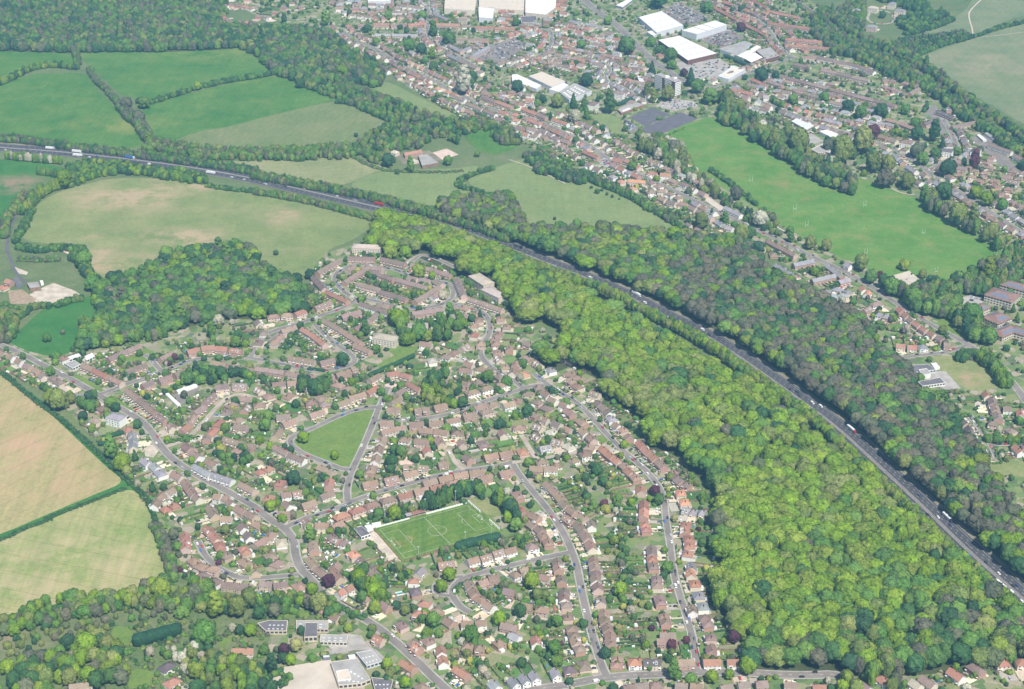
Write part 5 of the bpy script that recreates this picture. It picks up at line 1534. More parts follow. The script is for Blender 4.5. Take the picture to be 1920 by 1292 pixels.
def clears_motorway(t):
    # trees on the near side of the motorway leave its far carriageway in view
    o, i = edge_off(t[0], t[1])
    if not -85 < o < -31: return True
    return o + t[2] * .5 + (t[3] * 1.55 + (4 if t[6] == 'woodland_high' else 0) + bank_z(t[0], t[1])) * t[1] / ALT * max(0, EN[i][1]) < -11.5
def trunk_mesh():
    mb = MB(); n = 7
    def limb(a, b, ra, rb):
        a, b = Vector(a), Vector(b); d = (b - a).normalized(); u = d.orthogonal().normalized(); v = d.cross(u)
        A = [a + (u * math.cos(t * 6.283 / n) + v * math.sin(t * 6.283 / n)) * ra for t in range(n)]; B = [b + (u * math.cos(t * 6.283 / n) + v * math.sin(t * 6.283 / n)) * rb for t in range(n)]
        for i in range(n): mb.poly([tuple(A[i]), tuple(A[(i + 1) % n]), tuple(B[(i + 1) % n]), tuple(B[i])], 'bark')
    limb((0, 0, -.02), (0, 0, .5), .075, .055); limb((0, 0, .5), (.03, 0, 1.15), .055, .02)
    for a in range(5): limb((0, 0, .35 + a * .05), (.45 * math.cos(a * 1.3), .45 * math.sin(a * 1.3), .85 + .05 * a), .035, .01)
    return mb.mesh('trunk')
TRUNK = trunk_mesh()
PAL = {
 'lime': [(0.166, 0.263, 0.026), (0.152, 0.250, 0.026), (0.185, 0.273, 0.029), (0.137, 0.226, 0.026), (0.195, 0.260, 0.042), (0.162, 0.263, 0.021), (0.176, 0.236, 0.038)],
 'mid': [(0.09, 0.19, 0.04), (0.11, 0.21, 0.045), (0.135, 0.23, 0.05), (0.085, 0.165, 0.045)],
 'dark': [(0.05, 0.12, 0.045), (0.06, 0.13, 0.045), (0.045, 0.10, 0.05)],
 'grey': [(0.13, 0.145, 0.09), (0.125, 0.13, 0.095), (0.15, 0.145, 0.10), (0.11, 0.13, 0.08), (0.12, 0.155, 0.07)],
 'olive': [(0.17, 0.215, 0.06), (0.20, 0.23, 0.075), (0.15, 0.20, 0.06)],
 'bare': [(0.135, 0.128, 0.085), (0.12, 0.12, 0.085), (0.15, 0.14, 0.095)],
 'yellow': [(0.36, 0.36, 0.09), (0.33, 0.33, 0.13)],
 'pale': [(0.42, 0.38, 0.30), (0.36, 0.35, 0.26), (0.45, 0.44, 0.36)],
 'purple': [(0.09, 0.035, 0.06), (0.11, 0.04, 0.055)],
}
def pal(s):
    k = rng.choice(s.split('+')); c = rng.choice(PAL[k]); q = rng.uniform(.82, 1.18); return tuple(v * q for v in c)
MASS = {}    # name -> list of (x,y,z, sx,sz, rot, proto, color)
TREES = []   # candidates for single trees
def add_mass(name, x, y, r, h, proto, col, z=0.0, rot=None, sy=None):
    MASS.setdefault(name, []).append((x, y, z, r * (rng.uniform(.85, 1.18) if sy is None else 1), sy if sy is not None else r, h, rng.uniform(0, 6.28) if rot is None else rot, proto, col))
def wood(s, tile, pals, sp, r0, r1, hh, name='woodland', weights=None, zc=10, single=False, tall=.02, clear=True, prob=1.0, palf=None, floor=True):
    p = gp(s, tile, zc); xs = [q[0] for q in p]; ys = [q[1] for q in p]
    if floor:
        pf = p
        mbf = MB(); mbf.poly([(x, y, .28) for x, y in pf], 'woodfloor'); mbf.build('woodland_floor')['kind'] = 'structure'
    nx = int((max(xs) - min(xs)) / sp) + 2; ny = int((max(ys) - min(ys)) / (sp * .87)) + 2
    gx, gy = np.meshgrid(np.arange(nx) * sp + min(xs), np.arange(ny) * sp * .87 + min(ys))
    gx = gx + (np.arange(ny) % 2)[:, None] * sp / 2
    gx = gx + nr.uniform(-.38, .38, gx.shape) * sp; gy = gy + nr.uniform(-.38, .38, gy.shape) * sp
    k = pip(gx, gy, p)
    for x, y in zip(gx[k], gy[k]):
        if rng.random() > prob: continue
        if occ(x, y) & (BLD | ROAD): continue
        r = rng.uniform(r0, r1) * (1.22 if rng.random() < .13 else .72 if rng.random() < .15 else 1); h = hh * rng.uniform(.82, 1.15)
        ps = palf(x, y) if palf else pals
        pr = rng.choice((0, 1, 2, 3)) if rng.random() > tall else 4
        rec = (x, y, r, h, pr, pal(ps), name)
        if single: TREES.append(rec)
        else: add_mass(name, x, y, r, h, pr, rec[5])
    mark(p, WOOD, TOWN)
def edge_d(x, y):
    return None
W1 = '714,402 742,394 800,410 870,445 935,468 1000,500 1040,520 1100,552 1180,594 1240,624 1330,680 1370,705 1440,740 1500,788 1575,850 1640,905 1690,955 1735,1000 1800,1058 1865,1118 1935,1180 1990,1232 2120,1350 2200,1420 2120,1420 2030,1300 1980,1240 1915,1231 1865,1236 1790,1243 1705,1248 1580,1250 1500,1254 1440,1254 1412,1252 1395,1219 1388,1181 1367,1148 1335,1110 1325,1095 1345,1056 1343,1019 1362,989 1330,962 1362,930 1340,896 1295,868 1285,840 1240,832 1215,828 1217,796 1190,764 1140,731 1122,696 1072,670 1042,684 1000,668 1012,655 1050,640 1062,612 1035,598 1017,588 985,592 960,583 950,548 925,523 915,510 870,506 840,495 800,476 752,455 735,470 700,458 672,447 700,430 712,415'
def palw1(x, y):
    q = math.sin(x * .021 + 1) * math.cos(y * .017) + rng.uniform(-.6, .6)
    # the strip along the bottom road and the lower right corner is greyer and cooler
    low = y < 1240 + 30 * math.sin(x * .02)
    if low: return rng.choice(['mid', 'grey', 'mid', 'olive', 'lime', 'dark'])
    if rng.random() < .02: return 'dark'
    if q > .95: return 'olive'
    if q < -.95: return 'mid'
    return rng.choice(['lime'] * 12 + ['olive', 'mid'] + (['grey'] if rng.random() < .4 else []))
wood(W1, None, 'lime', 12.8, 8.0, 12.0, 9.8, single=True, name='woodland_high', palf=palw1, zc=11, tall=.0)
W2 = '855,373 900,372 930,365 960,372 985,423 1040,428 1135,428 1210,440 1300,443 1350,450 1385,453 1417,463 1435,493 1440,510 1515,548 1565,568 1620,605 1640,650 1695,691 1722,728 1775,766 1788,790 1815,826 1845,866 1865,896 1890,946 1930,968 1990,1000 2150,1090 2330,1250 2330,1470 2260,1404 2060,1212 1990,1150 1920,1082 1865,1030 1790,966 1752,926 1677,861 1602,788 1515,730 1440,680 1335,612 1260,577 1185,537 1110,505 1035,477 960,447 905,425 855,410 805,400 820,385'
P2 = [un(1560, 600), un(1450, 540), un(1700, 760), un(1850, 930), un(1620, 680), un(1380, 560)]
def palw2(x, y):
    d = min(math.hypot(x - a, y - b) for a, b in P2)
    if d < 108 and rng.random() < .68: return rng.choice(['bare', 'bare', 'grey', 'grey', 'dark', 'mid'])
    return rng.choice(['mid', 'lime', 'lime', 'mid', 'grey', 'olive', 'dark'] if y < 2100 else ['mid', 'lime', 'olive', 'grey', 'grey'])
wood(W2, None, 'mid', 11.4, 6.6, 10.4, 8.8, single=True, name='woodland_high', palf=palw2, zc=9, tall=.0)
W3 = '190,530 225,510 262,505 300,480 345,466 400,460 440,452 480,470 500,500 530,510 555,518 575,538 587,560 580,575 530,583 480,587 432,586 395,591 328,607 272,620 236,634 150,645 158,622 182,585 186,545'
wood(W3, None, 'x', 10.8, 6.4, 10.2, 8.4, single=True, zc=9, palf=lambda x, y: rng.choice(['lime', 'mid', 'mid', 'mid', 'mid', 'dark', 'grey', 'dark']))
W4 = '-60,-120 420,-120 425,20 415,45 490,50 560,52 620,60 650,85 700,110 720,135 715,157 640,155 560,150 525,138 505,124 478,100 445,84 400,88 300,92 180,92 140,94 0,90 -60,90'
wood(W4, None, 'x', 11, 5.5, 8, 10.0, name='far_woodland', zc=6, palf=lambda x, y: rng.choice(['grey', 'dark', 'mid', 'dark', 'olive', 'mid', 'grey', 'mid']))
wood('300,600 600,640 800,690 900,700 1060,760 1300,860 1550,910 1900,940 2000,1080 1850,1080 1700,960 1550,1000 1500,1100 1450,1010 1350,1040 1200,1110 1000,1150 900,1230 760,1140 720,1120 860,1000 1030,910 820,830 600,730 450,680', '01', 'x', 9.5, 3.8, 6.2, 7.5, zc=4, palf=lambda x, y: rng.choice(['grey', 'mid', 'olive', 'dark', 'mid']), prob=.85, floor=False)
wood('1060,1110 1200,1050 1400,1080 1750,1120 1950,1120 2200,1110 2700,1085 2800,1110 2600,1175 2200,1195 1920,1190 1500,1190 1200,1130', '00', 'x', 8.5, 3.8, 6.2, 7.0, zc=4, palf=lambda x, y: rng.choice(['grey', 'mid', 'olive', 'mid']), floor=False)
wood('500,1230 700,1200 900,1210 1050,1250 1300,1270 1540,1310 1560,1370 1400,1360 1100,1310 900,1290 600,1360 540,1400 480,1390', '00', 'x', 8.0, 3.6, 5.4, 6.5, zc=4, palf=lambda x, y: rng.choice(['mid', 'lime', 'mid', 'dark']), floor=False)
wood('1570,720 1640,760 1740,850 1850,920 2000,990 2110,1050 2230,1150 2380,1230 2520,1310 2600,1370 2560,1440 2400,1400 2240,1330 2080,1240 1960,1130 1840,1080 1700,960 1560,900', '02', 'x', 9.5, 5.5, 7.5, 11, zc=6, palf=lambda x, y: rng.choice(['mid', 'olive', 'olive', 'mid', 'dark', 'grey']), single=True, floor=False, prob=.68)
wood('1160,170 1250,200 1320,310 1420,380 1560,440 1640,510 1760,580 1900,640 1990,720 1990,790 1860,700 1800,620 1650,540 1600,470 1480,430 1350,330 1200,280 1180,220', '13', 'x', 9.5, 5.5, 7.5, 11, zc=6, palf=lambda x, y: rng.choice(['mid', 'olive', 'grey', 'dark']), single=True, floor=False)
wood('330,100 420,60 520,90 600,20 740,0 720,120 700,280 900,330 1100,420 1300,560 1500,720 1700,850 1920,1000 1990,1050 1990,1280 1900,1250 1760,1080 1640,990 1480,900 1330,780 1200,680 1050,640 900,570 780,480 620,420 470,390 330,240', '03', 'x', 9.5, 4.6, 6.6, 8.5, zc=5, palf=lambda x, y: rng.choice(['mid', 'grey', 'dark', 'mid', 'olive']), floor=False)
wood('950,180 1060,230 1200,180 1350,110 1380,130 1300,80 1200,90 1080,110 970,150', '03', 'x', 9, 5, 6.5, 8, zc=5, palf=lambda x, y: rng.choice(['mid', 'dark']), floor=False)
wood('820,340 1000,290 1480,230 1520,270 1300,350 1120,410 1060,430 900,370', '03', 'x', 8, 2.6, 4.4, 4.5, zc=2, name='scrub', palf=lambda x, y: rng.choice(['mid', 'grey', 'dark']), floor=False)
wood('700,-60 1060,-60 1200,30 1220,100 1050,60 800,-20', '03', 'x', 9, 5, 6.5, 8, zc=5, palf=lambda x, y: rng.choice(['mid', 'dark']), floor=False)
wood('860,820 980,830 1000,900 1100,880 1220,860 1300,850 1480,790 1600,720 1700,680 1800,640 1990,620 1990,760 1780,850 1640,890 1540,920 1420,960 1440,1080 1540,1100 1600,1180 1700,1230 1660,1290 1500,1230 1400,1110 1260,1060 1100,1020 990,930 860,880', '13', 'x', 9.2, 5.2, 7.4, 10.5, zc=6, palf=lambda x, y: rng.choice(['mid', 'olive', 'dark', 'mid', 'grey']), single=True, floor=False)
wood('950,1050 1080,1030 1260,1080 1340,1250 1420,1330 1500,1400 1560,1480 1480,1470 1340,1370 1200,1300 1100,1180 960,1120', '02', 'x', 9.5, 5, 7, 10, zc=5, palf=lambda x, y: rng.choice(['mid', 'olive', 'grey', 'pale']), floor=False, prob=.85)
wood('1300,-20 1500,80 1640,180 1780,290 1860,260 1990,330 1990,460 1880,440 1780,400 1640,300 1500,170 1340,60', '12', 'x', 8, 3, 4.6, 5.5, zc=3, palf=lambda x, y: rng.choice(['mid', 'olive', 'grey', 'dark']), floor=False, prob=.6)
wood('480,-20 620,20 900,160 1150,310 1380,480 1340,480 1120,330 880,190 560,40', '12', 'x', 6.5, 3, 4.6, 6, zc=3, palf=lambda x, y: rng.choice(['mid', 'dark', 'grey']), floor=False)
wood('80,1160 200,1140 500,1290 560,1380 400,1340 200,1290', '02', 'x', 8, 4, 6, 7, zc=4, palf=lambda x, y: rng.choice(['mid', 'dark', 'grey']), floor=False)
wood('0,760 200,700 400,610 560,590 660,560 720,600 780,560 900,560 1050,530 1130,470 1250,480 1290,560 1480,450 1560,500 1640,640 1500,720 1460,690 1360,740 1250,720 1180,680 1000,660 840,680 640,740 480,740 200,840 0,880', '30', 'x', 7.6, 4.4, 6.8, 6.6, zc=5, palf=lambda x, y: rng.choice(['mid', 'lime', 'mid', 'olive', 'lime', 'grey']), single=True, floor=False, prob=.85)
wood('0,1080 250,1040 480,960 620,870 860,900 880,1010 960,1060 960,1220 900,1290 760,1240 700,1190 600,1190 420,1260 340,1310 0,1310', '30', 'x', 8.6, 5, 7.8, 8.0, zc=6, palf=lambda x, y: rng.choice(['lime', 'mid', 'olive', 'lime', 'dark', 'grey']), single=True, floor=False, prob=.66)
wood('1060,1010 1180,990 1320,965 1420,980 1620,960 1620,1010 1540,1010 1640,1120 1560,1200 1420,1180 1340,1130 1300,1050 1100,1040', '30', 'x', 7.6, 3.4, 5.4, 5.5, zc=4, palf=lambda x, y: rng.choice(['mid', 'olive', 'dark', 'mid', 'pale']), single=True, floor=False)
wood('1440,1200 1620,1110 1760,1080 1900,1120 2000,1180 2100,1180 2060,1320 1440,1320', '30', 'x', 8.5, 4, 6.4, 8, zc=5, palf=lambda x, y: rng.choice(['mid', 'olive', 'dark', 'lime']), single=True, floor=False, prob=.8)
wood('1480,640 1620,600 1760,620 1900,600 2060,600 2400,600 2560,700 2560,780 2400,720 2300,680 2000,640 1900,700 1700,760 1520,720', '30', 'x', 8, 3.6, 6, 6, zc=4, palf=lambda x, y: rng.choice(['mid', 'lime', 'olive', 'dark']), single=True, floor=False, prob=.85)
wood('300,700 460,700 700,640 860,660 1180,680 1240,760 1000,790 760,850 640,880 480,960 300,960 0,1080 0,930 200,900 250,800', '30', 'x', 7.5, 2.2, 4.2, 4.2, name='scrub', zc=2, palf=lambda x, y: rng.choice(['mid', 'grey', 'dark', 'olive']), prob=.6, floor=False)
wood('560,1180 640,1120 760,1100 1000,1080 1140,1010 1300,1000 1300,1060 1160,1170 1040,1130 960,1290 760,1290 600,1290', '33', 'x', 9, 5, 7.5, 9.5, zc=6, palf=lambda x, y: rng.choice(['mid', 'lime', 'grey', 'olive']), single=True, floor=False, prob=.9)
wood('1480,1040 1700,1030 1920,1000 1920,1100 1700,1110 1560,1130', '33', 'x', 9, 4, 6, 8, zc=4, palf=lambda x, y: rng.choice(['mid', 'olive', 'grey']), single=True, floor=False, prob=.7)
wood('720,390 830,400 850,490 960,500 1000,640 900,620 840,600 740,500', '31', 'x', 8.5, 4, 6, 8.5, zc=5, palf=lambda x, y: rng.choice(['mid', 'lime', 'mid', 'dark']), single=True, floor=False)
wood('1000,1040 1120,1040 1150,1180 1300,1160 1460,1060 1580,1130 1560,1220 1400,1260 1240,1250 1100,1290 1040,1150', '11', 'x', 9.5, 4.6, 6.6, 9, zc=5, palf=lambda x, y: rng.choice(['mid', 'lime', 'mid', 'dark', 'pale']), single=True, floor=False, prob=.75)
wood('1240,1190 1280,1160 1420,1120 1550,1060 1650,1050 1690,1090 1560,1120 1400,1180 1330,1230 1250,1230', '21', 'x', 7.5, 4, 5.5, 9.5, zc=7, palf=lambda x, y: rng.choice(['mid', 'dark', 'dark']), single=True, floor=False)
wood('1750,1150 1830,1130 1920,1200 1960,1290 1960,1340 1880,1320 1860,1250 1800,1200', '21', 'x', 8, 4.5, 6, 8.5, zc=5, palf=lambda x, y: rng.choice(['mid', 'lime', 'dark']), single=True, floor=False)
wood('310,270 420,250 560,290 560,350 480,380 340,350', '21', 'x', 8, 4, 5.6, 7.5, zc=4, palf=lambda x, y: rng.choice(['mid', 'dark', 'mid']), single=True, floor=False)
wood('1300,220 1450,230 1440,300 1560,330 1480,480 1350,440 1240,420 1250,300', '21', 'x', 8.5, 3.8, 5.8, 7.5, zc=4, palf=lambda x, y: rng.choice(['mid', 'lime', 'dark', 'olive']), single=True, floor=False, prob=.85)
wood('620,380 740,370 760,460 840,440 900,470 830,530 700,500 640,470 560,470 480,480 470,430 560,400', '20', 'x', 8.5, 3.8, 6, 7, zc=4, palf=lambda x, y: rng.choice(['mid', 'dark', 'mid', 'olive']), single=True, floor=False, prob=.8)
wood('1370,200 1560,180 1700,230 1860,170 1860,240 1600,300 1480,290 1360,280', '20', 'x', 8, 3.8, 5.8, 6.5, zc=4, palf=lambda x, y: rng.choice(['mid', 'dark', 'mid']), single=True, floor=False, prob=.8)
wood('1620,800 1700,770 1860,780 1900,860 1800,890 1600,870', '20', 'x', 8, 3.5, 5.5, 6, zc=4, palf=lambda x, y: rng.choice(['mid', 'olive', 'dark', 'mid']), single=True, floor=False, prob=.8)
def hedgerow(s, tile, pals, wdt, r0, r1, h, zc=3, name='woodland', single=False, sp=None, prob=.95):
    p = gp(s, tile, zc); q = resample(chaikin(p, 1, False), sp or (r0 + r1) * .62); n = normals(q)
    for (x, y), m in zip(q, n):
        for t in ([0] if wdt < r0 * 1.5 else np.arange(-wdt / 2, wdt / 2 + .1, r0 * 1.5)):
            if rng.random() > prob: continue
            o = t + rng.uniform(-1, 1); X, Y = x + m[0] * o + rng.uniform(-1, 1), y + m[1] * o
            if occ(X, Y) & BLD: continue
            r = rng.uniform(r0, r1); rec = (X, Y, r, h * rng.uniform(.75, 1.25), rng.randrange(4) if r > 3 else rng.choice((6, 7)), pal(pals), name)
            (TREES.append(rec) if single else add_mass(name, X, Y, r, rec[3], rec[4], rec[5]))
hedgerow('-300,1030 0,1035 200,1050 400,1080 600,1110 900,1140 1200,1180 1400,1210 1650,1240 1920,1285', '00', 'mid+grey+dark', 16, 3, 4.6, 5.5)
hedgerow('0,22 200,60 400,95 600,130 800,170 1000,215 1200,270 1400,330 1600,385 1920,500', '11', 'mid+dark+mid+olive+grey', 17, 3, 4.6, 6)
for off_ in (-34.5, -38.5, -43):
    for (x, y) in resample(EDGE[BANK0 + 1:], 4.6):
        co, i, d = mk.find((x, y, 0)); X, Y = x + EN[i][0] * (off_ + rng.uniform(-1, 1)), y + EN[i][1] * (off_ + rng.uniform(-1, 1))
        if rng.random() < .85: rr = rng.uniform(3.6, 5.6); TREES.append((X, Y, rr, rng.uniform(6, 8.6) * (.8 if off_ > -36 else 1), rng.randrange(4), pal(rng.choice(['lime', 'lime', 'mid', 'olive'])), 'woodland'))
hedgerow('0,145 200,175 400,215 600,265 800,320 920,350', '11', 'mid+grey+olive+mid', 9, 2.6, 4, 5)
hedgerow('1560,95 1700,120 1920,140 2000,150', '01'.replace('01', '10'), 'mid+dark', 4, 2.4, 3.4, 4)
hedgerow('60,1175 140,1185 300,1200 460,1215', '00', 'mid+lime+pale', 6, 3, 5, 7)
hedgerow('300,0 380,10 560,40', '10', 'mid', 6, 3, 5, 7)
hedgerow('-200,700 0,620 100,580 200,520 350,490 450,490 590,510', '00', 'mid+lime+dark', 7, 3.2, 5, 6.5)
hedgerow('560,370 580,420 590,480', '00', 'grey+mid', 8, 3.4, 5, 7)
hedgerow('670,520 720,600 800,670 860,740 920,810', '00', 'mid+grey', 6, 3, 4.4, 5.5)
hedgerow('920,800 980,880 1040,920 1080,980 1120,1040 1160,1090', '00', 'grey+mid+grey', 14, 4, 5.6, 7.5)
hedgerow('1040,760 1120,770 1200,745 1300,715 1400,680 1480,650 1560,640 1700,605 1920,575 2050,545 2140,550', '00', 'mid+dark', 6, 2.8, 4.2, 5.5)
hedgerow('440,550 560,590 700,640 860,700 980,760', '01', 'mid+grey', 12, 3, 4.8, 6)
hedgerow('610,760 700,765 780,790 860,840 960,880 1040,915', '01', 'mid+dark', 6, 2.8, 4.4, 5.5)
hedgerow('-200,1080 0,960 160,1020 260,1010', '10', 'mid', 3, 2, 3, 3)
hedgerow('540,50 480,100 380,130 300,170 240,230 200,280 150,310', '10', 'mid+lime+olive', 8, 4.2, 6, 9)
hedgerow('200,170 150,220 110,280 60,340 40,420 30,490', '10', 'mid+grey+olive', 7, 3.6, 5.5, 7)
hedgerow('120,520 130,470 180,420 200,350 240,280', '10', 'mid+dark', 5, 3, 4.5, 5)
hedgerow('150,550 260,580 380,570 480,560 600,570 630,600', '10', 'mid+dark', 12, 3.2, 4.6, 4.5)
hedgerow('150,640 300,650 450,640', '10', 'mid+grey', 10, 2.4, 3.6, 3.2)
hedgerow('560,640 620,680 660,740 700,790 740,850 750,930 740,980', '10', 'mid+dark+lime', 9, 4, 6, 8)
hedgerow('0,1020 60,1100 140,1080 220,1010 300,990 400,1000 500,960 620,940', '10', 'mid+dark+olive', 8, 3, 4.5, 5)
hedgerow('0,1260 50,1200 60,1130 0,1080', '10', 'mid+olive+grey', 18, 4, 6, 8)
hedgerow('640,1130 660,1180 620,1240 640,1290', '10', 'mid+lime+olive', 9, 4.2, 6, 8)
hedgerow('700,1260 800,1210 950,1230 1100,1250 1230,1210', '10', 'mid+lime+grey', 9, 4, 6, 8)
hedgerow('700,1150 860,1240 1000,1275 1400,1285 1560,1270', '01', 'mid+grey', 3, 2, 3, 3)
hedgerow('1540,60 1500,85 1560,110 1640,130 1780,180', '11', 'mid+dark', 5, 2.6, 3.8, 4.5)
hedgerow('1780,-30 1700,-10 1600,20 1530,70', '11', 'mid+dark', 5, 2.6, 3.8, 4.5)
hedgerow('500,0 620,70 780,130 900,190 1040,260 1160,330 1280,420 1380,490', '12', 'dark+mid', 6, 2.6, 3.6, 4.5)
hedgerow('-260,160 0,195 100,265 200,360 350,470 500,580 620,690 720,780 800,860 870,920 960,1010 1050,1080 1130,1200 1170,1330', '20', 'dark', 3, 1.8, 2.6, 2.6)
hedgerow('335,1290 600,1192 950,1058', '20', 'dark', 3, 1.6, 2.2, 2.0)
hedgerow('-200,230 0,160 150,85 390,-5', '30', 'dark', 3, 1.6, 2.2, 2.0)
hedgerow('1170,60 1230,150 1260,250 1290,350 1310,480', '30', 'mid+grey', 8, 3, 4.6, 5.5)
hedgerow('1120,410 1300,330 1520,280 1700,210 1920,160', '03', 'dark+mid', 7, 2.6, 3.8, 4.5)
hedgerow('1030,250 1100,240 1300,180 1380,140', '03', 'mid+dark', 10, 3.6, 5, 6)
hedgerow('1020,1010 1060,1050 1290,950', '02', 'mid', 2, 1.5, 2, 2)
hedgerow('1460,600 1520,700 1640,880 1720,900', '12', 'mid+dark', 8, 3, 4.6, 6)
hedgerow('1500,-20 1660,90 1760,170 1840,240', '12', 'mid+dark', 5, 2.4, 3.4, 4)
hedgerow('1320,370 1370,430 1430,510 1470,520 1540,520', '23', 'mid+dark', 3, 2, 2.8, 3)
hedgerow('1640,700 1780,710 1920,720', '23', 'mid+lime', 8, 3.2, 4.6, 5)
hedgerow('1550,530 1600,610 1660,700', '23', 'mid', 2, 1.6, 2.2, 2.4)
hedgerow('1700,760 1720,830 1770,870 1700,880 1640,870', '23', 'mid', 2, 1.6, 2.2, 2.4)
hedgerow('1620,110 1700,170 1760,260 1800,320', '23', 'mid+lime', 9, 4.4, 6.2, 9)
hedgerow('1430,110 1480,60 1590,80', '23', 'mid+dark', 8, 3.4, 5, 6)
hedgerow('820,10 900,90 1000,160', '23', 'dark', 2, 1.6, 2.2, 2.4)
hedgerow('1090,330 1200,360 1320,340 1450,345', '23', 'mid', 3, 1.8, 2.6, 3)
hedgerow('1840,230 1900,190 2060,120 2080,160', '21'.replace('21', '20'), 'mid', 2, 1.5, 2, 2)
hedgerow('470,560 560,620 700,700 830,740', '31', 'dark+mid', 5, 2.2, 3.4, 3.4)
hedgerow('100,1290 240,1220 180,1130 60,1220', '31', 'mid+dark', 4, 2.4, 3.4, 4)
hedgerow('0,610 200,620 300,610 420,640', '31', 'mid+dark', 6, 2.4, 3.6, 4)
hedgerow('0,690 100,680 320,690', '31', 'mid+dark', 6, 2.4, 3.6, 4)
hedgerow('1490,560 1500,520 1560,480 1640,450', '31', 'dark+mid', 3, 1.5, 2.2, 2.2)
hedgerow('80,355 170,330 260,315 320,330 340,355', '22', 'dark+mid', 3, 2, 2.8, 3)
hedgerow('230,850 240,710 330,720', '22', 'mid+dark', 3, 1.8, 2.6, 3)
hedgerow('1250,720 1330,700 1420,710', '20', 'mid', 3, 2, 2.8, 3)
hedgerow('1300,650 1440,690', '20', 'mid', 3, 2, 2.8, 3)
hedgerow('1130,100 1150,60 1200,70 1240,120', '20', 'dark', 3, 2, 2.8, 3)
hedgerow('1540,75 1700,90 1830,90 1880,30', '20', 'mid', 2, 1.5, 2.2, 2.4)
hedgerow('1420,1090 1440,1060 1500,1180 1560,1200', '13', 'dark+mid', 8, 3, 4.6, 6)
hedgerow('40,750 80,780 140,800', '03', 'mid', 6, 3, 4.5, 6)
